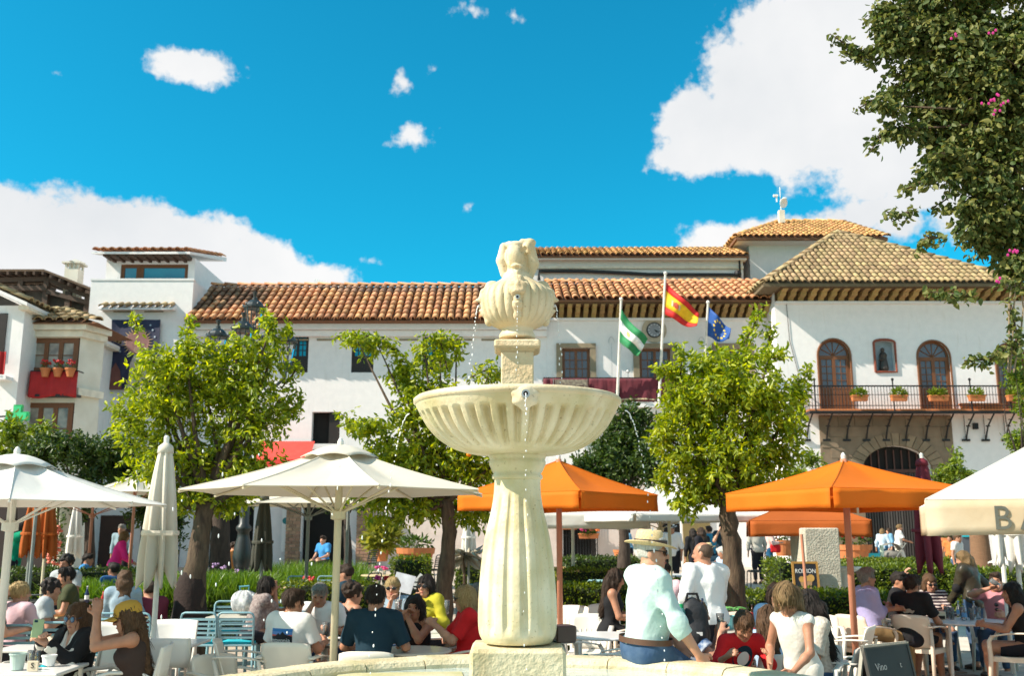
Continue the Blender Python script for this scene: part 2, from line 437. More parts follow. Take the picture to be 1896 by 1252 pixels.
# plants
L_OR=LEAF('orange_leaf', (.10, .17, .008), (.46, .50, .025), .45)
L_DK=LEAF('dense_leaf', (.022, .052, .010), (.09, .14, .015), .25)
L_LT=LEAF('light_leaf', (.07, .13, .012), (.24, .30, .03), .38)
L_VI=LEAF('vine_leaf', (.045, .085, .016), (.22, .215, .055), .28, .6)
L_HE=LEAF('hedge_leaf', (.045, .085, .008), (.20, .25, .015), .35)
L_GR=LEAF('grass_blade', (.05, .12, .012), (.17, .28, .03), .4)
L_GE=LEAF('geranium_leaf', (.03, .07, .012), (.10, .17, .03), .3)
L_PA=LEAF('palm_leaf', (.12, .15, .02), (.30, .30, .05), .35)
RED=M('red_petal', (.50, .015, .02), .6);PINK=M('pink_petal', (.62, .03, .19), .6);SALM=M('salmon_petal', (.65, .16, .10), .6);LILAC=M('lilac_petal', (.42, .25, .48), .6);MAG=M('magenta_bract', (.48, .03, .20), .6)
BARK=M('orange_tree_bark', (.055, .036, .024), .9, col2=(.13, .09, .055), scale=6, stretch=(3, 3, .8), bump=.7, bscale=18)
BARKD=M('dark_bark', (.035, .024, .018), .9, col2=(.07, .05, .038), scale=6, stretch=(3, 3, .8), bump=.7, bscale=18)
def unit(A):return A/(np.linalg.norm(A, axis=1, keepdims=True)+1e-9)
def leaf_arrays(P, D, S, wid=.42, fold=.22, rs=None):
	rs=rs or NR;n=len(P);d=unit(D);s=unit(np.cross(d, rs.normal(size=(n, 3))));nn=np.cross(s, d)
	S=S[:, None];w=wid*S*.5
	b=P;t=P+d*S-nn*S*.12;r1=P+d*S*.32+s*w+nn*S*fold*.5;r2=P+d*S*.70+s*w*.72+nn*S*fold*.3;l1=P+d*S*.32-s*w+nn*S*fold*.5;l2=P+d*S*.70-s*w*.72+nn*S*fold*.3
	V=np.stack([b, r1, r2, t, l2, l1], 1).reshape(-1, 3);k=np.arange(n)[:, None]*6
	Q=np.concatenate([k+np.array([[0, 1, 2, 3]]), k+np.array([[0, 3, 4, 5]])])
	return V, Q, np.repeat(rs.uniform(size=n), 6)
def leaf_obj(name, P, D, S, mat, parent, wid=.42, fold=.22):
	V, Q, r=leaf_arrays(P, D, S, wid, fold);return mknp(name, V, Q, mat, parent, False, {'rnd':r})
def leafball(parent, c, rad, n, size, cat, name='foliage', mat=None):
	u=unit(NR.normal(size=(n, 3)));P=np.array(c)+u*np.array(rad)*NR.uniform(.35, 1, (n, 1));D=u+NR.normal(size=(n, 3))*.6+np.array([0, 0, .3])
	o=leaf_obj('foliage', P, D, size*NR.uniform(.7, 1.3, n), mat or L_GE, parent);o['kind']='stuff';return o
def flowers(parent, c, rad, n, r, name, mat):
	m=MB()
	for _ in range(n):
		a=R.uniform(0, 2*PI);e=R.uniform(-.2, 1);m.ell((c[0]+rad[0]*math.cos(a)*R.uniform(.2, 1), c[1]+rad[1]*math.sin(a)*R.uniform(.2, 1), c[2]+rad[2]*e), (r*R.uniform(.8, 1.3), r, r*.8), 5, 4)
	o=m.build('blossom', mat, parent);o['kind']='stuff';return o
def one_leaf(mat, wid=.42):
	k=mat.name+str(wid)
	if k not in TMC:
		V, Q, r=leaf_arrays(np.zeros((1, 3)), np.array([[0, 1., 0]]), np.ones(1), wid, .22, np.random.RandomState(2));o=mknp('leaf', V, Q, mat, None, False, {'rnd':np.zeros(6)});TMC[k]=o.data;bpy.data.objects.remove(o)
	return TMC[k]
TMC={}
def tree(name, label, cat, base, trunk, r0, lobes, nleaf, size, mat, group=None, single=120, per=11, bark=None, droop=.5, Y=None, shoots=(), twigs=.25, wid=.42, wrap=None, lim=True, fill=.55):
	"""trunk: points; lobes: (centre, radii); leaves sit on twigs through the crown's volume"""
	bark=bark or BARK;t=thing(name, label, cat, base, 0, group);B=Vector(base)
	tp=[Vector(p)for p in trunk]
	rr=[r0*(1.25 if i==0 else 1-.42*i/(len(tp)-1))for i in range(len(tp))]
	pts=[];rs=[]
	for i in range(len(tp)-1):
		for k in range(4):
			f=k/4;p=tp[i].lerp(tp[i+1], f);pts.append(p+Vector((R.gauss(0, 1), R.gauss(0, 1), 0))*r0*.05*(1 if i+k else 0));rs.append((rr[i]+(rr[i+1]-rr[i])*f)*R.uniform(.93, 1.07))
	pts.append(tp[-1]);rs.append(rr[-1]);m=MB();m.tube(pts, rs, 12);m.build('trunk', bark, t, smooth=True, world=True)
	if wrap:wrap(t)
	top=tp[-1];cl=[];cd=[]
	vol=np.array([l[1][0]*l[1][1]*l[1][2]for l in lobes])**.8;vol/=vol.sum();ncl=nleaf//per
	cnt=NR.multinomial(ncl, vol);br=MB()
	for(c, rad), k in zip(lobes, cnt):
		c=Vector(c);a=top.lerp(c, .45)+Vector((R.gauss(0, .08), R.gauss(0, .08), -.05));L0=(c-top).length
		if lim and L0>.05:MB().tube([top-Vector((0, 0, .08)), top.lerp(a, .6), a, c], [r0*.30, r0*.24, r0*.17, r0*.05], 7).build('limb', bark, t, smooth=True, world=True)
		u=unit(NR.normal(size=(k, 3)));q=NR.uniform(size=(k, 1))**fill;pos=np.array(c)+u*q*np.array(rad)*NR.uniform(.85, 1.12, (k, 1));cl.append(pos);cd.append(u*np.array([1, 1, .7])+np.array([0, 0, .15]))
		for i in range(int(k*twigs*.35)):
			p=Vector(pos[i]);mid=c.lerp(p, .5)+Vector((R.gauss(0, .05), R.gauss(0, .05), R.gauss(0, .04)));br.tube([c, mid, p], [r0*.08, r0*.055, .004], 4, cap=False)
	for s in shoots:
		s=[Vector(p)for p in s];n=max(6, int((s[-1]-s[0]).length/size*2.2));br.tube(s, [.012]*(len(s)-1)+[.004], 4)
		for i in range(n):
			f=i/n*(len(s)-1);j=int(f);p=s[j].lerp(s[min(j+1, len(s)-1)], f-j);cl.append(np.array([p]));cd.append(np.array([(R.gauss(0, .5), R.gauss(0, .5), .6)]))
	if br.v:
		o=br.build('twig', bark, t, world=True);o['kind']='stuff'
	C=np.concatenate(cl);CD=unit(np.concatenate(cd));n=len(C)
	axis=unit(CD+NR.normal(size=(n, 3))*.5);P=np.repeat(C, per, 0);A=np.repeat(axis, per, 0);f=np.tile(np.arange(per)/per-.5, n)[:, None]
	P=P+A*f*size*2.6+NR.normal(size=P.shape)*size*.22
	side=unit(np.cross(A, NR.normal(size=P.shape)));D=side*.9+A*.55+np.array([0, 0, -droop])+NR.normal(size=P.shape)*.25
	S=size*NR.uniform(.6, 1.25, len(P));P=P-np.array(B)
	if single:
		score=P[:, 1]+NR.uniform(0, .5, len(P))*np.ptp(P[:, 1]);order=np.argsort(score);pick=order[:single*3:3];keepm=np.ones(len(P), bool);keepm[pick]=False
		me=one_leaf(mat, wid)
		for i in pick:
			d=Vector(D[i]).normalized();x=d.cross(Vector(NR.normal(size=3))).normalized();z=x.cross(d)
			mm=Matrix((x, d, z)).transposed().to_4x4()@Matrix.Scale(S[i]*1.1, 4);mm.translation=Vector(P[i]);o=bpy.data.objects.new('leaf', me);COL.objects.link(o);o.parent=t;o.matrix_local=mm
		P, D, S=P[keepm], D[keepm], S[keepm]
	o=leaf_obj('crown', P, D, S, mat, t, wid);o['kind']='stuff'
	return t
def lobes_px(L, Y, dep=1., yj=.35):
	out=[]
	for q in L:
		cx, cy, rx, ry=q[:4];s=SC(cy, Y);out.append((W(cx, cy, Y+R.uniform(-yj, yj)), (rx*s*.93, (rx+ry)*.46*s*dep, ry*s*.93)))
	return out
def hedge(label, x0, x1, y0, y1, z0, z1, n, size=.035, mat=None, group=None, core=None):
	mat=mat or L_HE;t=thing('box_hedge', label, 'hedge', ((x0+x1)/2, (y0+y1)/2, z0), 0, group);s=size
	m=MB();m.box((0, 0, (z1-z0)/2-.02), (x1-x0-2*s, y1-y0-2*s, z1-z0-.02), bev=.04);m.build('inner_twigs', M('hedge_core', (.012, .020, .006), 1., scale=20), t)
	w, d, h=x1-x0, y1-y0, z1-z0;A=np.array([w*d, w*h, d*h, d*h]);c=NR.multinomial(n, A/A.sum());P=[];D=[]
	for f, k in enumerate(c):
		u, v=NR.uniform(-.5, .5, k), NR.uniform(-.5, .5, k);o=np.zeros((k, 3));dd=np.zeros((k, 3))
		if f==0:o[:, 0]=u*w;o[:, 1]=v*d;o[:, 2]=h;dd[:, 2]=1
		elif f==1:o[:, 0]=u*w;o[:, 1]=-d/2;o[:, 2]=(v+.5)*h;dd[:, 1]=-1;dd[:, 2]=.5
		else:o[:, 0]=w/2*(1 if f==2 else -1);o[:, 1]=u*d;o[:, 2]=(v+.5)*h;dd[:, 0]=1 if f==2 else -1;dd[:, 2]=.5
		wob=np.sin(o[:, 0:1]*5+1)*np.sin(o[:, 1:2]*6+o[:, 2:3]*5)*.03;P.append(o+dd*(NR.normal(size=(k, 1))*size*.5+wob));D.append(dd*.6+NR.normal(size=(k, 3))*.6)
	P=np.concatenate(P);o=leaf_obj('foliage', P, np.concatenate(D), size*NR.uniform(.8, 1.5, len(P)), mat, t, .6);o['kind']='stuff'
	return t
def grass(name, label, x0, x1, y0, y1, n, h, mat=None, z0=0.):
	P=np.stack([NR.uniform(x0, x1, n), NR.uniform(y0, y1, n), np.zeros(n)], 1);P[:, 2]=[gz(y)+z0 for y in P[:, 1]]
	D=NR.normal(size=(n, 3))*np.array([.3, .3, 0])+np.array([0, 0, 1.]);d=unit(D);s=unit(np.cross(d, NR.normal(size=(n, 3)))*np.array([1, 1, .2]));S=(h*NR.uniform(.6, 1.25, n))[:, None];w=.010+.004*NR.uniform(size=(n, 1))
	bend=NR.normal(size=(n, 3))*np.array([.22, .22, 0])*S
	a=P;m_=P+d*S*.55+bend*.3;t=P+d*S*.95+bend
	V=np.stack([a-s*w, a+s*w, m_+s*w*.8, m_-s*w*.8, t+s*w*.2, t-s*w*.2], 1).reshape(-1, 3);k=np.arange(n)[:, None]*6
	Q=np.concatenate([k+np.array([[0, 1, 2, 3]]), k+np.array([[3, 2, 4, 5]])]);o=mknp(name, V, Q, mat or L_GR, None, False, {'rnd':np.repeat(NR.uniform(size=n), 6)})
	return tag(o, label, 'grass', None, 'stuff')
# materials of the place
WALL=STONEM('whitewash', (.80, .775, .765), (.75, .73, .725), (.66, .63, .60), (.74, .73, .71), .8, .35)
WALLC=M('cream_wash', (.74, .70, .60), .75, col2=(.66, .61, .51), scale=2, bump=.3, bscale=9)
WALLP=M('pinkish_plaster', (.62, .53, .48), .8, scale=1.5, bump=.3, bscale=12)
TRIM=M('cream_trim', (.72, .66, .54), .7, scale=4, bump=.2)
TILE=M('clay_tile', (.45, .165, .06), .8, col2=(.60, .34, .18), scale=2.3, bump=.3, rand=.30, hue=.008)
TILEO=M('lichen_tile', (.46, .20, .055), .8, col2=(.58, .38, .17), scale=2.6, bump=.3, rand=.3, hue=.01)
TILEG=M('old_grey_tile', (.29, .20, .10), .85, col2=(.42, .31, .17), scale=2.4, bump=.35, rand=.28, hue=.012)
TILED=M('dark_tile', (.10, .06, .04), .85, col2=(.36, .20, .11), scale=1.7, bump=.35, rand=.5, hue=.01)  # darker tile tone, laid in the upper left part of the roof
DECK=M('shade_toned_roof_bed', (.20, .095, .05), .9, scale=5, bump=.3)  # shadow between the cover tiles is put into this dark tone
DECKG=M('shade_toned_old_roof_bed', (.14, .105, .06), .9, scale=5, bump=.3)  # same for the old tiles: gap shadow is in the colour
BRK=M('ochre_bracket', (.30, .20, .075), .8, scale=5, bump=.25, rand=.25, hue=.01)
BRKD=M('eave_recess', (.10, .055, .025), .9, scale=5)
WOOD=M('brown_window_wood', (.17, .065, .025), .5, scale=5, stretch=(6, 6, 1), bump=.1)
WOODD=M('dark_window_wood', (.018, .012, .010), .5, scale=5)
WOODP=M('weathered_dark_wood', (.075, .045, .03), .75, scale=5, stretch=(8, 8, 1), bump=.25)
PANE=M('painted_sky_pane', (.012, .20, .32), .08, col2=(.02, .28, .40), scale=1.2, spec=.8)  # teal base colour stands in for the sky's reflection in the glass
PANED=M('dark_blue_pane', (.012, .045, .075), .07, col2=(.03, .10, .15), scale=1.5, spec=.8)
PANEC=M('curtained_pane', (.40, .37, .31), .12, col2=(.10, .09, .08), scale=2.2, spec=.7)
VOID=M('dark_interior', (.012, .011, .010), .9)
STONE=M('window_stone', (.26, .21, .14), .8, scale=5, bump=.3)
PORT=M('portal_stone', (.21, .155, .105), .85, scale=3, bump=.4, bscale=22)
IRON=M('black_iron', (.016, .016, .018), .45, scale=8, metal=.3)
IRONG=M('lamp_iron', (.020, .026, .026), .38, scale=8, spec=.6)
CLAY=M('terracotta', (.50, .17, .06), .75, scale=6, bump=.1)
BRICK=M('brick', (.30, .17, .105), .85, col2=(.40, .25, .16), scale=7, bump=.3, rand=.25, hue=.01)
MORT=M('mortar', (.36, .29, .22), .9, scale=10, bump=.2)
CRIM=M('crimson_cloth', (.36, .018, .02), .8, scale=3, bump=.1)
MAROON=M('maroon_velvet', (.085, .006, .016), .75, col2=(.14, .012, .024), scale=3, sheen=.3)
WHITEP=M('white_paint', (.78, .78, .76), .45, var=.05)
GLASSG=M('pale_glass', (.92, .94, .94), .03, var=.02, trans=.97)
GLASSG.node_tree.nodes['Principled BSDF'].inputs['IOR'].default_value=1.06
# ground
def gz(y):
	return 0.0 if y<16 else(.5 if y>30 else .5*(y-16)/14)
GND=M('plaza_paving', (.41, .33, .26), .85, col2=(.50, .42, .34), scale=2.5, bump=.25, bscale=18)
def ground():
	mb=MB();ys=[-60, 0, 8, 16, 20, 25, 30, 45, 120, 900];xs=[-700, -60, -20, 0, 20, 60, 700]
	mb.grid(lambda u, v:(xs[round(u*6)], ys[round(v*9)], gz(ys[round(v*9)])), 6, 9)
	g=tag(mb.build('ground', GND), kind='structure')
	PAV=M('paver_clay', (.30, .17, .12), .8, col2=(.40, .27, .20), scale=4, bump=.25, rand=.25, hue=.01)
	me=MB().box((0, 0, 0), (.392, .192, .02), bev=.006).build('paver', PAV, g)
	first=True;n=0
	def ok(x, y):return(x-.0)**2+(y-6)**2>2.9**2
	for j in range(34):
		for i in range(-12, 15):
			y=9.2+j*.2;x=(i+(.5 if j%2 else 0))*.4
			vis=(x>2.4 and 9.4<y<14 and x<.56*y)or(-4.4<x<-2.2 and 9.2<y<13)
			if not vis or n>=300 or not ok(x, y):continue
			if first:o=me;first=False
			else:o=bpy.data.objects.new('paver', me.data);COL.objects.link(o);o.parent=g
			o.location=(x+R.uniform(-.002, .002), y, .008+R.uniform(0, .003));n+=1
	return g
GROUND=ground()
def path_strip(name, pts, w, mat, z=.004):
	mb=MB()
	for(a, b)in zip(pts, pts[1:]):
		a=Vector(a);b=Vector(b);d=(b-a).normalized();nn=Vector((-d.y, d.x, 0))*w/2
		q=[a+nn, a-nn, b-nn, b+nn];mb.quad(*[(p.x, p.y, gz(p.y)+z)for p in q])
	return tag(mb.build(name, mat), kind='structure')
PATHM=M('pale_path_stone', (.55, .50, .42), .8, scale=3, bump=.15)
path_strip('path', [(-14, 23.5, 0), (0, 23.5, 0), (9, 23.5, 0)], 1.6, PATHM)
path_strip('path', [(6.3, 17.0, 0), (9.2, 24, 0), (10, 30, 0)], 2.6, PATHM, .008)
path_strip('path', [(6.0, 16.9, 0), (14, 16.9, 0)], 1.6, PATHM, .012)
# building tools
def rect(px0, py0, px1, py1, Y):
	m=(py0+py1)/2
	return(W(px0, m, Y).x, W(px1, m, Y).x, W(948, py1, Y).z, W(948, py0, Y).z)
def wall_open(mb, x0, x1, z0, z1, y, ops, dep):
	"""front wall in the plane y with openings (x0,x1,z0,z1[,arch]) and their reveals"""
	xs=sorted({x0, x1, *[o[0]for o in ops], *[o[1]for o in ops]});zs=sorted({z0, z1, *[o[2]for o in ops], *[o[3]for o in ops]})
	for i in range(len(xs)-1):
		for j in range(len(zs)-1):
			cx=(xs[i]+xs[i+1])/2;cz=(zs[j]+zs[j+1])/2
			if any(o[0]<cx<o[1]and o[2]<cz<o[3]for o in ops):continue
			mb.quad((xs[i], y, zs[j]), (xs[i+1], y, zs[j]), (xs[i+1], y, zs[j+1]), (xs[i], y, zs[j+1]))
	for o in ops:
		a, b, c, d=o[:4];arch=o[4]if len(o)>4 else 0
		if arch:
			n=14;zc=d-arch;pts=[((a+b)/2-(b-a)/2*math.cos(PI*k/n), zc+arch*math.sin(PI*k/n))for k in range(n+1)]
			for k in range(n):
				p, q=pts[k], pts[k+1]
				mb.quad((p[0], y, p[1]), (q[0], y, q[1]), (q[0], y, d), (p[0], y, d))
				mb.quad((p[0], y, p[1]), (p[0], y+dep, p[1]), (q[0], y+dep, q[1]), (q[0], y, q[1]))
			top=zc
		else:
			top=d;mb.quad((a, y, d), (a, y+dep, d), (b, y+dep, d), (b, y, d))
		mb.quad((a, y, c), (a, y+dep, c), (a, y+dep, top), (a, y, top))
		mb.quad((b, y, top), (b, y+dep, top), (b, y+dep, c), (b, y, c))
		mb.quad((a, y, c), (b, y, c), (b, y+dep, c), (a, y+dep, c))
def box_rest(mb, x0, x1, z0, z1, y0, y1, top=True):
	"""sides, back and top of a building whose front is built apart"""
	mb.quad((x0, y1, z0), (x0, y0, z0), (x0, y0, z1), (x0, y1, z1));mb.quad((x1, y0, z0), (x1, y1, z0), (x1, y1, z1), (x1, y0, z1))
	mb.quad((x1, y1, z0), (x0, y1, z0), (x0, y1, z1), (x1, y1, z1))
	if top:mb.quad((x0, y0, z1), (x1, y0, z1), (x1, y1, z1), (x0, y1, z1))
def window(parent, x0, x1, z0, z1, y, nx, nz, frame, pane, panel=0., fw=.06, leaves=2, arch=0., label=None):
	"""frame with bars (one part) and every pane a sub-part; panel = lower share of solid wood"""
	mb=MB();d=.06;zt=z1-arch
	for(a, b)in((x0, x0+fw), (x1-fw, x1)):mb.box(((a+b)/2, y, (z0+zt)/2), (b-a, d, zt-z0))
	mb.box(((x0+x1)/2, y, z0+fw/2), (x1-x0-2*fw, d, fw));mb.box(((x0+x1)/2, y, zt-fw/2), (x1-x0-2*fw, d, fw))
	zb=z0+fw+(z1-z0)*panel
	if panel:
		mb.box(((x0+x1)/2, y, (z0+fw+zb)/2), (x1-x0-2*fw, d*.8, zb-z0-fw))
		k=8
		for i in range(k):mb.box((x0+fw+(i+.5)*(x1-x0-2*fw)/k, y-d*.45, (z0+fw+zb)/2), ((x1-x0-2*fw)/k*.8, d*.3, (zb-z0-fw)*.8))
	xi0, xi1, zi1=x0+fw, x1-fw, zt-fw
	lw=(xi1-xi0)/leaves;bars=.028
	panes=[]
	for l in range(leaves):
		a=xi0+l*lw;b=a+lw;s=fw*.75
		for(p, q)in((a, a+s), (b-s, b)):mb.box(((p+q)/2, y-.004, (zb+zi1)/2), (q-p-.002, d, zi1-zb-.002))
		for(p, q)in((zb, zb+s), (zi1-s, zi1)):mb.box(((a+b)/2, y-.006, (p+q)/2), (lw-.004, d, q-p-.002))
		pw=(lw-2*s)/nx;ph=(zi1-zb-2*s)/nz
		for i in range(1, nx):mb.box((a+s+i*pw, y-.002, (zb+zi1)/2), (bars, d*.6, zi1-zb-2*s))
		for j in range(1, nz):mb.box(((a+b)/2, y-.003, zb+s+j*ph), (lw-2*s, d*.62, bars))
		for i in range(nx):
			for j in range(nz):panes.append((a+s+i*pw, a+s+(i+1)*pw, zb+s+j*ph, zb+s+(j+1)*ph))
	if arch:
		n=12;cx=(x0+x1)/2;rx=(x1-x0)/2
		def pt(k, s):return(cx-(rx-s)*math.cos(PI*k/n), zt+(arch-s)*math.sin(PI*k/n))
		for k in range(n):
			p, q, r_, t=pt(k, 0), pt(k+1, 0), pt(k+1, fw), pt(k, fw)
			mb.prism([(p[0], y-d/2, p[1]), (q[0], y-d/2, q[1]), (r_[0], y-d/2, r_[1]), (t[0], y-d/2, t[1])], (0, d, 0))
		for k in(2, 4, 6, 8, 10):
			p=pt(k, fw);mb.tube([(cx, y, zt), (p[0], y, p[1])], .02, 4)
		for k in range(0, n, 2):
			p, q=pt(k, fw), pt(k+2, fw);m_=pt(k+1, fw);panes.append(((cx, zt), p, m_, q))
	w=mb.build('window', frame, parent, world=True)
	if label:w['label']=label
	for p in panes:
		if len(p)==4 and not isinstance(p[0], tuple):
			MB().box(((p[0]+p[1])/2, y+.01, (p[2]+p[3])/2), (p[1]-p[0]-.004, .008, p[3]-p[2]-.004)).build('pane', pane, w, world=True)
		else:
			MB().prism([(a[0], y+.006, a[1])for a in p], (0, .008, 0)).build('pane', pane, w, world=True)
	return w
TM={}
def tile_mesh(mat, r, L):
	key=(mat.name, round(r, 3), round(L, 3))
	if key in TM:return TM[key]
	mb=MB();n=6
	vs=[]
	for(y, rr, zz)in((0, r, r*.28), (L, r*.82, 0)):
		for k in range(n+1):
			a=PI*k/n;vs.append((-rr*math.cos(a), y, zz+rr*.85*math.sin(a)))
		for k in range(n+1):
			a=PI*k/n;vs.append((-rr*.78*math.cos(a), y, zz+rr*.62*math.sin(a)))
	fs=[];m=n+1
	for k in range(n):fs.append((k, k+1, 2*m+k+1, 2*m+k))
	for k in range(n):fs.append((k+1, k, m+k, m+k+1))
	fs.append((0, 2*m, 3*m, m));fs.append((n, m+n, 3*m+n, 2*m+n))
	mb.add(vs, fs)
	o=mb.build('tile', mat, None);me=o.data;me.polygons.foreach_set('use_smooth', [i<n for i in range(len(me.polygons))])
	bpy.data.objects.remove(o);TM[key]=me
	return me
def tile_roof(roof, A, u, s, w, L, sp, ex, mats, keep=None, limit=300, lift=.02):
	"""barrel tiles: each one an object (sub-part of the roof) up to the limit, the rest one part"""
	A=Vector(A);u=Vector(u).normalized();s=Vector(s).normalized();n=u.cross(s).normalized()
	if n.z<0:n=-n
	nc=int(w/sp);nr=max(1, int(math.ceil(L/ex)));todo=[]
	for j in range(nr):
		for i in range(nc):
			uu=(i+.5)*w/nc;ss=j*ex
			if keep and not keep(uu, ss+ex*.3):continue
			todo.append((uu, ss))
	rest=MB()
	for q, (uu, ss)in enumerate(todo):
		p=A+u*(uu+R.uniform(-.012, .012))+s*(ss+R.uniform(-.03, .03))+n*lift
		a=R.gauss(0, .02)
		uu_=(u+s*a).normalized();s_=n.cross(uu_)
		if s_.dot(s)<0:s_=-s_
		m=Matrix((uu_, s_, n)).transposed().to_4x4();m.translation=p
		mt=mats(uu, ss)if callable(mats)else mats
		me=tile_mesh(mt, sp*.44, ex*1.18)
		if q<limit:inst(me, 'tile', m, roof)
		else:rest.add([m@v.co for v in me.vertices], [tuple(f.vertices)for f in me.polygons])
	if rest.v:
		o=rest.build('tile', mats(0, 9)if callable(mats)else mats, roof, world=True);o['kind']='stuff'
def ridge_tiles(roof, a, b, mat, r=.14, ex=.5):
	a=Vector(a);b=Vector(b);d=b-a;k=max(1, int(d.length/ex));s=d.normalized()
	h=Vector((0, 0, 1));u=s.cross(h).normalized();n=u.cross(s)
	me=tile_mesh(mat, r, d.length/k*1.15)
	for i in range(k):
		m=Matrix((u, s, n)).transposed().to_4x4();m.translation=a+s*(i*d.length/k)+n*(.03+R.uniform(0, .015))
		inst(me, 'ridge_tile', m, roof)
# long white wing
def long_wing():
	Y=41.0;b=thing('white_wing', 'long white building with an even slope of red clay tiles behind the middle umbrella', 'building', (-6, Y, gz(Y)))
	xl=W(357, 640, Y).x;xr=W(1012, 640, Y).x;z0=gz(Y)-.2;ze=W(948, 594, Y-.75).z
	ops=[];win=[(380, 612, 424, 690), (530, 612, 571, 690), (651, 612, 692, 690), (782, 612, 822, 690)]
	for w in win:ops.append(rect(*w, Y))
	low=rect(577, 763, 629, 822, Y);ops.append(low)
	door=(W(558, 1000, Y).x, W(640, 1000, Y).x, gz(Y), W(948, 925, Y).z);ops.append(door)
	shop=(W(385, 1000, Y).x, W(468, 1000, Y).x, gz(Y), W(948, 930, Y).z)
	ops.append(shop)
	mb=MB();wall_open(mb, xl, xr, z0, ze, Y, ops, .35);box_rest(mb, xl, xr, z0, ze, Y, Y+9)
	for o in(low, door, shop):mb.quad((o[0], Y+2.5, o[2]), (o[1], Y+2.5, o[2]), (o[1], Y+2.5, o[3]), (o[0], Y+2.5, o[3]))
	mb.build('wall', WALL, b, world=True)
	for o in(door, shop, low):
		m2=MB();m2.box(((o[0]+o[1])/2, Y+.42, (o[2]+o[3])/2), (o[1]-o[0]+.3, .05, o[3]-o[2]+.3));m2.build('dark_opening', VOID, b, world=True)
	m3=MB();m3.box((low[1]-.24, Y+.18, (low[2]+low[3])/2), (.46, .05, low[3]-low[2]-.04));m3.build('shutter', WOODD, b, world=True)
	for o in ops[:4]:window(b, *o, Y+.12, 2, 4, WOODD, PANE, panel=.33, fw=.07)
	p0, p1=W(692, 1000, Y).x, xr-.05;MB().box(((p0+p1)/2, Y-.015, (z0+W(948, 880, Y).z)/2), (p1-p0, .03, W(948, 880, Y).z-z0)).build('plaster_dado', WALLP, b, world=True)
	m4=MB();m4.box(((xl+xr)/2, Y-.20, ze-.14), (xr-xl, .40, .28));m4.box(((xl+xr)/2, Y-.11, ze-.42), (xr-xl, .22, .25))
	m4.build('cornice', WALL, b, world=True)
	x=xl+.6
	for k in range(12):
		if x+.9>xr:break
		MB().box((x+.4, Y-.012, ze-.66), (.8, .05, .07)).build('vent_slot', STONE, b, world=True);x+=1.15
	D=3.4;ye=Y-.78;rise=W(948, 532, ye+D).z-ze
	zr=ze+rise;s=Vector((0, D, rise)).normalized();Ls=math.hypot(D, rise)
	m5=MB();xl2=W(341, 590, ye).x
	m5.prism([(xl2, ye, ze), (xl2, ye+D, zr), (xl2, ye+2*D, ze), (xl2, ye+2*D, ze-.1), (xl2, ye+.5, ze-.06), (xl2, ye, ze-.015)], (xr-xl2, 0, 0))
	roof=m5.build('roof', DECK, b, world=True)
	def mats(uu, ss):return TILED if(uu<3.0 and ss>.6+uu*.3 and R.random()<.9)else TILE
	tile_roof(roof, (xl2, ye-.06, ze+.0), (1, 0, 0), s, xr-xl2, Ls, .315, .52, mats, limit=300)
	ridge_tiles(roof, (xl2, ye+D, zr+.02), (xr, ye+D, zr+.02), TILE, .17, .6)
	g=W(600, 530, Y+12);h=W(575, 516, Y+12)
	m6=MB();m6.prism([(g.x-.55, Y+12, g.z-1.5), (W(650, 533, Y+12).x, Y+12, g.z-1.5), (W(650, 533, Y+12).x, Y+12, g.z-.1), (W(582, 516, Y+12).x, Y+12, h.z), (g.x-.55, Y+12, h.z)], (0, 3, 0))
	m6.build('gable', WALL, b, world=True)
	a=W(880, 531, Y+8);MB().box((W(900, 531, Y+8).x, Y+8, a.z-.2), (1.1, .6, .6)).build('chimney', TRIM, b, world=True)
	return b, ze
LONG, LONG_ZE=long_wing()
def brick_pier(px0, px1, py_top, Y, label):
	a=W(px0, 1000, Y).x;c=W(px1, 1000, Y).x;z1=W(948, py_top, Y).z;z0=gz(Y)
	p=thing('brick_pier', label, 'pillar', ((a+c)/2, Y, z0))
	MB().box(((a+c)/2, Y-.1, (z0+z1)/2), (c-a-.05, .36, z1-z0)).build('core', MORT, p, world=True)
	h=.13;n=int((z1-z0)/h);first=None;k=0
	for j in range(n):
		off=0 if j%2 else .5
		w=(c-a)/2
		for i in range(3 if off else 2):
			x0=a+(i-off)*w if off else a+i*w;x1=x0+w
			x0=max(a, x0)+.008;x1=min(c, x1)-.008
			if x1-x0<.06:continue
			MB().box(((x0+x1)/2, Y-.16, z0+(j+.5)*h), (x1-x0, .30+R.uniform(0, .012), h-.02)).build('brick', BRICK, p, world=True);k+=1
brick_pier(531, 557, 925, 40.7, 'brick pillar beside the white poster left of the dark doorway')
brick_pier(661, 690, 925, 40.7, 'sunny brick pillar against the pale wall right of the doorway')
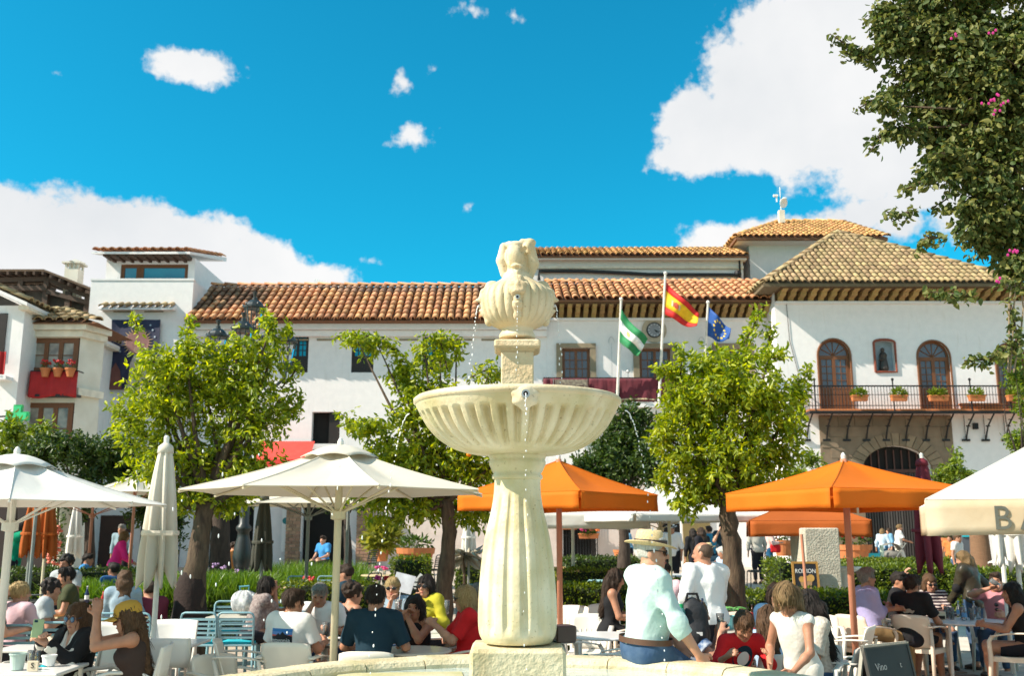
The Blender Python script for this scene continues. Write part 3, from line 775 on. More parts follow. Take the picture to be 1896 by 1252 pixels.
def poster():
	Y=40.62;a, c, z0, z1=rect(522, 938, 560, 1022, Y)
	t=thing('wall_poster', 'tall white poster with small teal emblems on the wall beside the brick pillar', 'poster', ((a+c)/2, Y, z0))
	MB().box(((a+c)/2, Y, (z0+z1)/2), (c-a, .03, z1-z0)).build('board', WHITEP, t, world=True)
	TEAL=M('teal_print', (.02, .20, .22), .6);GREY=M('grey_print', (.35, .36, .40), .6)
	def disc(px, py, r, m):
		p=W(px, py, Y);MB().prism([(p.x+r*math.cos(k*PI/6), Y-.018, p.z+r*math.sin(k*PI/6))for k in range(12)], (0, -.004, 0)).build('emblem', m, t, world=True)
	disc(529, 965, .13, TEAL);disc(540, 986, .15, TEAL)
	for(py, x0, x1, m, h)in((965, 534, 548, TEAL, .10), (975, 530, 552, GREY, .05), (979, 530, 552, GREY, .04), (992, 533, 548, GREY, .06), (997, 530, 552, GREY, .035)):
		p=W(x0, py, Y);q=W(x1, py, Y);MB().box(((p.x+q.x)/2, Y-.018, p.z), (q.x-p.x, .006, h)).build('print_line', m, t, world=True)
poster()
def awning():
	Y=40.9;a, c, z0, z1=rect(485, 818, 582, 872, Y)
	t=thing('awning', 'bright red fabric awning above the shop door, half behind the left tree', 'awning', ((a+c)/2, Y, z0))
	mb=MB();mb.sheet(lambda u, v:(a+(c-a)*u, Y-1.5*v-.02, z1-(z1-z0)*.75*v-.12*math.sin(v*PI)), 10, 6, .02);mb.build('canopy', M('red_awning', (.75, .06, .045), .75, scale=3), t, world=True)
	m=MB()
	for i in range(14):
		x=a+(c-a)*(i+.5)/14;m.box((x, Y-1.52, z0+.27*(z1-z0)-.12), ((c-a)/14*.98, .02, .3))
	m.build('valance', MATS['red_awning'], t, world=True)
	f=MB();f.tube([(a, Y-1.5, z0+.2*(z1-z0)), (c, Y-1.5, z0+.2*(z1-z0))], .025, 6);f.tube([(a+.1, Y, z0), (a+.1, Y-1.48, z0+.2*(z1-z0))], .02, 6);f.tube([(c-.1, Y, z0), (c-.1, Y-1.48, z0+.2*(z1-z0))], .02, 6)
	f.build('frame', IRON, t, world=True)
awning()
# town hall, middle
def brackets(b, x0, x1, zt, zb, Yw, out, sp, mat=BRK, depth=None):
	"""row of carved eave brackets, each a part; recessed band behind"""
	h=zt-zb
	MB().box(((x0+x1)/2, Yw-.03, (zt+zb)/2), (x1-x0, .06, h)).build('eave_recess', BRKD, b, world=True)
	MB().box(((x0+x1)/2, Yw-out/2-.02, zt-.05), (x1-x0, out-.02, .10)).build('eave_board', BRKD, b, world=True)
	MB().box(((x0+x1)/2, Yw-.06, zb-.05), (x1-x0, .16, .10)).build('string_course', WALL, b, world=True)
	n=int((x1-x0)/sp);w=sp*.56
	prof=[(-.03, zb), (-.10, zb), (-.16, zb+h*.25), (-out*.55, zb+h*.35), (-out*.62, zb+h*.6), (-out*.92, zb+h*.68), (-out*.95, zt-.11), (-.03, zt-.11)]
	me=None
	for i in range(n):
		x=x0+(i+.5)*(x1-x0)/n
		if me is None:
			o=MB().prism([(-w/2, p, z-zb)for p, z in prof], (w, 0, 0)).build('bracket', mat, b);me=o.data
			o.matrix_local=wm(b).inverted()@Matrix.Translation((x, Yw, zb))
		else:inst(me, 'bracket', Matrix.Translation((x, Yw, zb)), b)
def stone_frame(b, x0, x1, z0, z1, y, t, mat=STONE):
	mb=MB();mb.box(((x0-t/2), y-.05, (z0+z1)/2), (t, .1, z1-z0));mb.box((x1+t/2, y-.05, (z0+z1)/2), (t, .1, z1-z0));mb.box(((x0+x1)/2, y-.06, z1+t*.4), (x1-x0+2*t, .12, t*.8))
	mb.build('stone_frame', mat, b, world=True)
def town_hall():
	Y=41.0;b=thing('town_hall_front', 'white town hall front with clock, flags and maroon drapes on its balcony', 'building', (7, Y, gz(Y)))
	xl=W(1012, 640, Y).x+.003;xr=W(1437, 640, Y).x;z0=gz(Y)-.2;zt=W(948, 562, Y-.5).z;zb=W(948, 590, Y).z
	ops=[]
	for(a, c)in((1041, 1093), (1184, 1243), (1331, 1387)):ops.append(rect(a, 645, c, 745, Y))
	gr=rect(1043, 955, 1105, 1030, Y);ops.append(gr)
	dk=(W(1225, 1000, Y).x, W(1262, 1000, Y).x, gz(Y), W(948, 925, Y).z);ops.append(dk)
	mb=MB();wall_open(mb, xl, xr, z0, zt, Y, ops, .35);box_rest(mb, xl, xr, z0, zt, Y, Y+8)
	mb.build('wall', WALL, b, world=True)
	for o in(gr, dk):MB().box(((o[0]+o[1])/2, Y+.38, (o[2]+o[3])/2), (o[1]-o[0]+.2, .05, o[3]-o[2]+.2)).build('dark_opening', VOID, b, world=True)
	for o in ops[:3]:
		window(b, *o, Y+.12, 2, 4, WOOD, PANED, panel=.25, fw=.07);stone_frame(b, *o, Y, .24)
	MB().box((W(1290, 1000, Y).x, Y-.04, W(948, 985, Y).z), (1.1, .1, 3.2)).build('wooden_door', M('olive_door', (.20, .15, .06), .6, stretch=(9, 9, .4)), b, world=True)
	MB().box((W(1135, 965, Y).x, Y-.02, W(948, 967, Y).z), (.52, .05, .3)).build('wall_plaque', STONE, b, world=True)
	for p, q in((1014, 1041), (1107, 1222)):
		p0, p1, zt_=W(p, 1000, Y).x, W(q, 1000, Y).x, W(948, 880, Y).z;MB().box(((p0+p1)/2, Y-.012, (z0+zt_)/2), (p1-p0, .024, zt_-z0)).build('plaster_dado', WALLP, b, world=True)
	g=MB();n=12
	for i in range(n+1):
		x=gr[0]+(gr[1]-gr[0])*i/n;g.tube([(x, Y-.16, gr[2]-.1), (x, Y-.16, gr[3]+.1)], .016, 5)
	for z in(gr[2], (gr[2]+gr[3])/2, gr[3]):g.box(((gr[0]+gr[1])/2, Y-.165, z), (gr[1]-gr[0], .05, .04))
	for x in(gr[0], gr[1]):
		for z in(gr[2], gr[3]):g.tube([(x, Y-.16, z), (x, Y+.05, z)], .015, 5)
	g.build('window_grille', IRON, b, world=True)
	brackets(b, xl+.1, xr+.05, zt, zb, Y, .95, .335)
	D=3.4;rise=1.55;ye=Y-1.02;s=Vector((0, D, rise)).normalized();Ls=math.hypot(D, rise)
	m5=MB();m5.prism([(xl, ye, zt+.02), (xl, ye+D, zt+.02+rise), (xl, ye+2*D, zt), (xl, ye+2*D, zt-.1), (xl, ye, zt-.04)], (xr+.15-xl, 0, 0))
	roof=m5.build('roof', DECK, b, world=True)
	tile_roof(roof, (xl, ye-.05, zt+.03), (1, 0, 0), s, xr+.15-xl, Ls, .335, .62, TILE, limit=300)
	ridge_tiles(roof, (xl, ye+D, zt+rise+.03), (xr, ye+D, zt+rise+.03), TILE, .17, .6)
	c=W(1211, 612, Y);ck=thing('wall_clock', 'round clock with dark dial in a stone ring high on the town hall wall', 'clock', (c.x, Y, c.z))
	def disc(r, y0, th, m, name, par, n=32):
		return MB().prism([(c.x+r*math.cos(2*PI*k/n), y0, c.z+r*math.sin(2*PI*k/n))for k in range(n)], (0, -th, 0)).build(name, m, par, world=True)
	disc(.52, Y-.005, .06, M('clock_ring_stone', (.42, .36, .27), .8, scale=6, bump=.2), 'stone_ring', ck)
	disc(.33, Y-.067, .03, IRON, 'rim', ck);disc(.285, Y-.099, .02, M('clock_dial', (.23, .25, .28), .4), 'dial', ck)
	mk_=M('clock_white', (.8, .8, .78), .5)
	for k in range(12):
		a=PI/6*k;p=c+Vector((.24*math.sin(a), -.125, .24*math.cos(a)));MB().box(p, (.018, .01, .055), rot=Matrix.Rotation(a, 3, 'Y')).build('hour_mark', mk_, ck, world=True)
	for(a, l, w)in((2.05, .22, .03), (2.35, .15, .035)):
		MB().box(c+Vector((math.sin(a)*l/2, -.13, math.cos(a)*l/2)), (w, .008, l), rot=Matrix.Rotation(a, 3, 'Y')).build('hand', IRON, ck, world=True)
	bx0, bx1=W(1006, 720, Y-.9).x, W(1335, 720, Y-.9).x;zf=W(948, 744, Y-.9).z;zr=W(948, 700, Y-.9).z
	s1=MB();s1.box(((bx0+bx1)/2, Y-.47, zf-.12), (bx1-bx0, .94, .22));s1.box(((bx0+bx1)/2, Y-.37, zf-.34), (bx1-bx0-.3, .74, .2));s1.build('balcony_slab', WALL, b, world=True)
	for i in range(5):MB().box((bx0+.7+i*(bx1-bx0-1.4)/4, Y-.3, zf-.62), (.25, .58, .34)).build('balcony_corbel', WALL, b, world=True)
	rr=MB();rr.tube([(bx0, Y, zr), (bx0, Y-.9, zr), (bx1, Y-.9, zr), (bx1, Y, zr)], .025, 6)
	for i in range(34):
		x=bx0+(bx1-bx0)*i/33;rr.tube([(x, Y-.9, zf-.02), (x, Y-.9, zr)], .012, 4)
	rr.build('balcony_railing', IRON, b, world=True)
	segs=[(1006, 1024), (1025, 1090), (1091, 1143), (1144, 1220), (1221, 1334)]
	GOLD=M('gold_trim', (.40, .33, .20), .6)
	for(a, c2)in segs:
		x0, x1=W(a, 720, Y-.95).x, W(c2, 720, Y-.95).x;ph=R.uniform(0, 6)
		def fn(u, v):return(x0+(x1-x0)*u, Y-.96-.05*math.sin(u*(x1-x0)*9+ph+v*1.5)*v-.03*math.sin(u*(x1-x0)*21+ph), zr-.03-(zr-zf+.02)*v+.05*math.sin(u*PI)*v-.0)
		d=thing('drape', 'maroon cloth hung over the town hall balcony, %s'%{1006:'narrow piece at the left corner', 1025:'panel with the pale patterned border', 1091:'gathered panel left of the first flagpole', 1144:'wide swagged panel between two flagpoles', 1221:'panel half hidden behind the right tree'}[a], 'drape', ((x0+x1)/2, Y-.96, zf))
		m=MB();m.sheet(fn, max(10, int((x1-x0)*9)), 8, .02);m.build('cloth', MAROON, d, smooth=True, world=True)
		m=MB();m.sheet(lambda u, v:Vector(fn(u, .86+.06*v))+Vector((0, -.016, 0)), 16, 2, .008);m.build('gold_band', GOLD, d, world=True)
		if a==1025:
			OLD=M('old_gold_braid', (.34, .30, .22), .7, col2=(.10, .07, .06), scale=9)
			m=MB();m.box(((x0+x1)/2, Y-1.05, zr-.22), (x1-x0-.1, .02, .26));m.box((x0+.12, Y-1.05, (zr+zf)/2-.15), (.16, .018, (zr-zf)*.65));m.box((x1-.12, Y-1.05, (zr+zf)/2-.15), (.16, .018, (zr-zf)*.65));m.build('patterned_border', OLD, d, world=True)
	for i in range(1):
		p=W(1163, 695, Y-.9);MB().tube([(p.x, Y-.9, zr), (p.x, Y-.9, zr+.2)], .02, 6).ell((p.x, Y-.9, zr+.26), .07).build('rail_knob', M('steel', (.5, .5, .5), .3, metal=.8), b, world=True)
	for px in(1132, 1299):
		p=W(px, 635, Y-.12);q=W(px, 700, Y-.12);m=MB();m.tube([(p.x+.0, Y-.12, p.z), (p.x, Y-.12, q.z)], .012, 5)
		m.tube([(p.x+.12*math.cos(t), Y-.12, p.z+.25*math.sin(t))for t in np.linspace(0, PI, 8)], .015, 5);m.build('wall_lamp_rod', M('steel', (.5, .5, .5), .3, metal=.8), b, world=True)
	return b
TOWN=town_hall()
def upper_storey():
	Y=46.5;b=thing('upper_storey', 'set-back upper storey with a mossy orange tile edge behind the flags', 'building', (6, Y, 8))
	xl, xr=W(975, 500, Y).x, W(1376, 500, Y).x;zb=W(948, 560, Y).z;zt=W(948, 484, Y).z
	m=MB();m.box(((xl+xr)/2, Y+3, (zb+zt)/2), (xr-xl, 6, zt-zb));m.build('wall', WALL, b, world=True)
	MB().box(((xl+xr)/2, Y-.06, W(948, 496, Y).z), (xr-xl, .12, .12)).build('ledge', TRIM, b, world=True)
	MB().box(((xl+xr)/2, Y-.2, zt+.05), (xr-xl+.2, .4, .14)).build('cornice', WALL, b, world=True)
	D, rise=4., 1.6;ye=Y-.5;s=Vector((0, D, rise)).normalized()
	m=MB();m.prism([(xl, ye, zt+.12), (xl, ye+D, zt+.12+rise), (xl, ye+2*D, zt), (xl, ye, zt+.06)], (xr-xl+.2, 0, 0));roof=m.build('roof', DECK, b, world=True)
	tile_roof(roof, (xl, ye-.05, zt+.14), (1, 0, 0), s, xr-xl+.2, .62*4.5, .30, .55, TILEO, limit=200)
	ca=M('black_cable', (.012, .012, .013), .5)
	p=[W(998, 519, Y-.15), W(998, 502, Y-.15), W(1080, 502, Y-.15), W(1150, 505, Y-.15), W(1200, 508, Y-.15), W(1372, 509, Y-.15)]
	cb=MB();cb.tube(p, .085, 6);cb.build('cable_duct', ca, b, world=True)
	m=MB();q=W(1370, 500, Y-.2);m.tube([q+Vector((0, 0, .5)), q, q-Vector((0, 0, .7))], .05, 6);m.ell(q+Vector((-.12, -.05, -.2)), .18);m.build('cable_box', IRON, b, world=True)
upper_storey()
def hip(b, x0, x1, y0, y1, ze, zr, rx0, rx1, ry, deck, tmat, sp=.335, ex=.62, limit=300, th=.12, right=False):
	"""hip roof: eaves rectangle and a ridge from rx0 to rx1 at y=ry"""
	E=[(x0, y0, ze), (x1, y0, ze), (x1, y1, ze), (x0, y1, ze)];A, B=(rx0, ry, zr), (rx1, ry, zr)
	m=MB();v=E+[A, B]+[(p[0], p[1], p[2]-th)for p in E]
	fs=[(1, 2, 5), (2, 3, 4, 5), (3, 0, 4), (0, 1, 7, 6), (1, 2, 8, 7), (2, 3, 9, 8), (3, 0, 6, 9), (9, 8, 7, 6)]
	fs.append((0, 1, 5, 4)if rx1-rx0>.01 else(0, 1, 4))
	m.add(v, fs);roof=m.build('roof', deck, b, world=True)
	D=ry-y0;rise=zr-ze;Ls=math.hypot(D, rise);s=Vector((0, D, rise)).normalized()
	def keep(uu, ss):
		f=ss/Ls;a=x0+(rx0-x0)*f;c=x1+(rx1-x1)*f
		return a+.05<x0+uu<c-.05 and f<1
	tile_roof(roof, (x0, y0-.05, ze+.02), (1, 0, 0), s, x1-x0, Ls, sp, ex, tmat, keep, limit)
	D2=rx0-x0;L2=math.hypot(D2, rise);s2=Vector((D2, 0, rise)).normalized()
	def keep2(uu, ss):
		f=ss/L2;yy=y1-uu;return y0+(ry-y0)*f+.05<yy<y1+(ry-y1)*f-.05
	tile_roof(roof, (x0-.05, y1, ze+.02), (0, -1, 0), s2, y1-y0, L2, sp*1.5, ex*1.5, tmat, keep2, 0)
	ridge_tiles(roof, E[0], A, tmat, .17, .55);ridge_tiles(roof, E[1], B, tmat, .17, .55)
	if rx1-rx0>.3:ridge_tiles(roof, A, B, tmat, .17, .55)
	return roof
def back_tower():
	Y=48.;b=thing('back_tower', 'square white tower with orange hipped tile roof and aerials above the right wing', 'tower', (20, Y, 6))
	x0, x1=W(1388, 480, Y).x, W(1608, 480, Y).x;ze=W(948, 442, Y-.8).z;zb=ze-6
	m=MB();m.box(((x0+x1)/2, Y+4, (zb+ze)/2), (x1-x0, 8, ze-zb));m.build('wall', WALL, b, world=True)
	MB().box(((x0+x1)/2, Y+4, ze-.05), (x1-x0+1.5, 9.5, .12)).build('soffit', WALL, b, world=True)
	hip(b, W(1362, 440, Y-.9).x, W(1644, 440, Y-.9).x, Y-.9, Y+9, ze+.03, W(948, 407, Y+3.5).z, W(1450, 407, Y+3.5).x, W(1560, 407, Y+3.5).x, Y+4, DECK, TILEO, limit=280, sp=.28, ex=.5)
	p=W(1447, 405, Y+3.);a=thing('aerial_mast', 'rooftop mast with white dish and aerials on a small chimney block', 'antenna', p)
	MB().box(p+Vector((0, 0, .1)), (.3, .3, .7)).build('base_block', TRIM, a, world=True)
	t=W(1445, 346, Y+3.);MB().tube([p, (p.x, p.y, t.z)], .022, 6).build('mast', WHITEP, a, world=True)
	d=W(1447, 378, Y+3.);MB().lathe([(.0, .0), (.16, .02), (.27, .08), (.26, .10), (0, .03)], 16).build('dish', WHITEP, a).matrix_local=wm(a).inverted()@Matrix.Translation(d-Vector((0, .2, 0)))@Matrix.Rotation(1.9, 4, 'X')@Matrix.Rotation(.5, 4, 'Y')
	e=W(1436, 362, Y+3.);m=MB();m.box(e, (.24, .16, .09));m.box(e+Vector((.05, 0, -.2)), (.06, .06, .3));m.build('camera_box', WHITEP, a, world=True)
	MB().ell(W(1453, 367, Y+3), (.13, .05, .06)).build('side_dish', WHITEP, a, world=True)
back_tower()
# right wing
def right_wing():
	Y=39.6;b=thing('right_wing', 'white right wing with grey-brown hipped roof, arched doors and iron balcony', 'building', (18, Y, gz(Y)))
	xl=W(1437, 640, Y).x+.02;xr=W(1985, 640, Y).x;z0=gz(Y)-.2;zt=W(948, 534, Y-.5).z;zb=W(948, 559, Y).z
	Yb=Y-.95;zf=W(948, 757, Yb).z
	doors=[]
	for(a, c, t)in((1516, 1577, 628), (1701, 1762, 631), (1846, 1902, 636)):
		r=rect(a, t, c, 760, Y);doors.append((r[0], r[1], zf+.02, r[3], (r[1]-r[0])/2))
	ni=rect(1619, 629, 1658, 689, Y);ops=doors+[(*ni, .12)]
	po=rect(1597, 826, 1726, 940, Y);zg=gz(Y);portal=(po[0], po[1], zg, po[3], W(948, 826, Y).z-W(948, 872, Y).z)
	ops.append(portal)
	mb=MB();wall_open(mb, xl, xr, z0, zt, Y, ops, .4);box_rest(mb, xl, xr, z0, zt, Y, Y+9);mb.build('wall', WALL, b, world=True)
	for o in doors:
		window(b, o[0]+.01, o[1]-.01, o[2], o[3]-.01, Y+.15, 2, 4, WOOD, PANED, panel=.28, fw=.09, arch=o[4]-.01)
		n=14;m=MB();cx=(o[0]+o[1])/2;rx=(o[1]-o[0])/2;zc=o[3]-o[4]
		pts=[(o[0], o[2])]+[(cx-rx*math.cos(PI*k/n), zc+o[4]*math.sin(PI*k/n))for k in range(n+1)]+[(o[1], o[2])]
		m.tube([(p[0], Y-.01, p[1])for p in pts], .045, 6);m.build('door_surround', WOOD, b, world=True)
	MB().tube([W(1456, 562, Y-.03), W(1462, 630, Y-.03), W(1478, 690, Y-.03), W(1484, 760, Y-.03)], .012, 5).build('cable', IRON, b, world=True)
	x0, x1, a, c=ni
	MB().box(((x0+x1)/2, Y+.34, (a+c)/2), (x1-x0+.1, .04, c-a+.1)).build('niche_back', M('niche_blue', (.30, .38, .44), .7), b, world=True)
	m=MB();n=8;pts=[(x0, a), (x0, c-.12)]+[((x0+x1)/2-(x1-x0)/2*math.cos(PI*k/n), c-.12+.12*math.sin(PI*k/n))for k in range(1, n)]+[(x1, c-.12), (x1, a), (x0, a)]
	m.tube([(p[0], Y-.02, p[1])for p in pts], .05, 6);m.build('niche_frame', M('red_brown_frame', (.22, .055, .03), .6), b, world=True)
	st=thing('niche_statue', 'small dark robed statue standing in the framed wall niche', 'statue', ((x0+x1)/2, Y+.2, a+.05))
	m=MB();m.lathe([(.15, 0), (.2, .12), (.17, .3), (.13, .55), (.16, .68), (.1, .78), (.05, .82)], 10, ((x0+x1)/2, Y+.2, a+.04));m.ell(((x0+x1)/2-.02, Y+.17, a+.93), (.08, .08, .1));m.tube([((x0+x1)/2-.12, Y+.16, a+.66), ((x0+x1)/2-.2, Y+.1, a+.5), ((x0+x1)/2, Y+.06, a+.52)], .045, 6);m.build('robed_figure', M('dark_bronze', (.05, .04, .035), .5), st, world=True)
	brackets(b, xl+.02, xr, zt, zb, Y, 1.0, .40)
	ye=Y-1.1;ap=W(1551, 432, Y+4.2)
	hip(b, W(1414, 528, ye).x, W(1905, 528, ye).x, ye, Y+9.5, zt+.05, ap.z, ap.x, ap.x+.02, Y+4.2, DECKG, TILEG, limit=300, sp=.25, ex=.44)
	px0, px1, pz0, pz1=rect(1524, 770, 1772, 1060, Y);pz0=zg
	mb=MB();wall_open(mb, px0, px1, pz0, pz1, Y-.06, [portal], .08)
	mb.quad((px0, Y-.06, pz0), (px0, Y-.06, pz1), (px0, Y, pz1), (px0, Y, pz0));mb.quad((px1, Y, pz0), (px1, Y, pz1), (px1, Y-.06, pz1), (px1, Y-.06, pz0));mb.quad((px0, Y-.06, pz1), (px1, Y-.06, pz1), (px1, Y, pz1), (px0, Y, pz1))
	pt=mb.build('stone_portal', PORT, b, world=True)
	cx=(portal[0]+portal[1])/2;rx=(portal[1]-portal[0])/2;ar=portal[4];zc=portal[3]-ar;n=17
	for k in range(n):
		a0, a1=PI*k/n+.012, PI*(k+1)/n-.012;q=[]
		for(aa, e)in((a0, .01), (a1, .01), (a1, .5), (a0, .5)):q.append((cx-(rx+e)*math.cos(aa), Y-.062, zc+(ar+e)*math.sin(aa)))
		MB().prism(q, (0, -.03-R.uniform(0, .012), 0)).build('voussoir', M('portal_voussoir', (.23, .17, .11), .85, scale=3, bump=.4, rand=.12), pt, world=True)
	bh=.42;rows=int((pz1-zc)/bh)
	for j in range(-6, rows):
		zz=zc+.06+(j+.5)*bh
		if zz-bh/2<zg+.05 or zz+bh/2>pz1:continue
		xx=px0+.03+(.35 if j%2 else 0)
		while xx<px1-.2:
			w_=min(R.uniform(.6, .85), px1-.03-xx);xm=xx+w_/2
			f=lambda x, z:((x-cx)/(rx+.56))**2+(max(0, z-zc)/(ar+.56))**2
			if w_>.2 and min(f(xx, zz-bh/2), f(xx+w_, zz-bh/2), f(xm, zz-bh/2))>1:
				MB().box((xm, Y-.07, zz), (w_-.02, .03+R.uniform(0, .01), bh-.02)).build('stone_block', M('portal_block', (.20, .148, .10), .85, scale=3, bump=.4, rand=.1), pt, world=True)
			xx+=w_
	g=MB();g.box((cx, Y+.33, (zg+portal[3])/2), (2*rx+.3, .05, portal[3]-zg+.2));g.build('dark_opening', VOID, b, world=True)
	m=MB()
	for i in range(9):m.box((portal[0]+(i+.5)*2*rx/9, Y+.24, (zc+portal[3])/2-.15), (.05, .06, portal[3]-zc))
	m.box((cx, Y+.24, zc), (2*rx, .08, .14));m.build('fanlight', M('dark_red_wood', (.075, .03, .022), .6), b, world=True)
	sl=M('gate_slat', (.06, .052, .048), .6, scale=4, rand=.3)
	for i in range(26):
		x=portal[0]+(i+.5)*2*rx/26;MB().box((x, Y+.22, (zg+zc)/2-.04), (2*rx/26*.62, .05, zc-zg-.1)).build('gate_slat', sl, b, world=True)
	bx0, bx1=W(1498, 740, Yb).x, W(1990, 740, Yb).x;zr=W(948, 715, Yb).z
	m=MB();m.box(((bx0+bx1)/2, Y-.48, zf-.05), (bx1-bx0, .96, .08));m.build('balcony_floor', CLAY, b, world=True)
	m=MB();m.tube([(bx0, Y, zf-.14), (bx0, Yb-.01, zf-.14), (bx1, Yb-.01, zf-.14)], .06, 6);m.build('balcony_edge', IRON, b, world=True)
	m=MB();m.tube([(bx0, Y, zr), (bx0, Yb, zr), (bx1, Yb, zr)], .03, 6);m.tube([(bx0, Y, zf+.55), (bx0, Yb, zf+.55), (bx1, Yb, zf+.55)], .014, 5);m.tube([(bx0, Y, zf+.12), (bx0, Yb, zf+.12), (bx1, Yb, zf+.12)], .018, 5)
	n=88
	for i in range(n+1):
		x=bx0+(bx1-bx0)*i/n;m.tube([(x, Yb, zf-.1), (x, Yb, zr)], .012, 4)
	for i in range(5):m.tube([(bx0, Yb+.9*i/5, zf-.1), (bx0, Yb+.9*i/5, zr)], .012, 4)
	for px in(1508, 1653, 1796, 1868):m.tube([(W(px, 715, Yb).x, Yb, zf-.1), (W(px, 715, Yb).x, Yb, zr+.22)], .03, 6).ell((W(px, 715, Yb).x, Yb, zr+.26), .06, 8, 6)
	m.build('balcony_railing', IRON, b, world=True)
	for px in(1506, 1543, 1581, 1618, 1655, 1692, 1730, 1768, 1806, 1843, 1881):
		x=W(px, 765, Yb).x;m=MB();zb2=zf-1.12
		m.tube([(x, Yb, zf-.1), (x-.05, Y-.35, zf-.62), (x-.05, Y-.08, zb2)], .032, 6);m.box((x-.05, Y-.06, zb2-.03), (.3, .1, .08));m.tube([(x-.13, Y-.35, zf-.62), (x+.03, Y-.35, zf-.62)], .03, 5);m.tube([(x-.05, Y-.04, zf-.14), (x-.05, Y-.04, zb2)], .012, 5);m.tube([(x-.12, Y-.55, zf-.38), (x+.03, Y-.55, zf-.38)], .022, 5)
		m.build('balcony_strut', IRON, b, world=True)
	MB().box((W(1804, 790, Y).x, Y-.1, W(948, 790, Y).z), (.16, .18, .24)).build('wall_lamp', IRON, b, world=True)
	return b, Y, Yb, zf, zr
RIGHT, RY, RYB, RZF, RZR=right_wing()
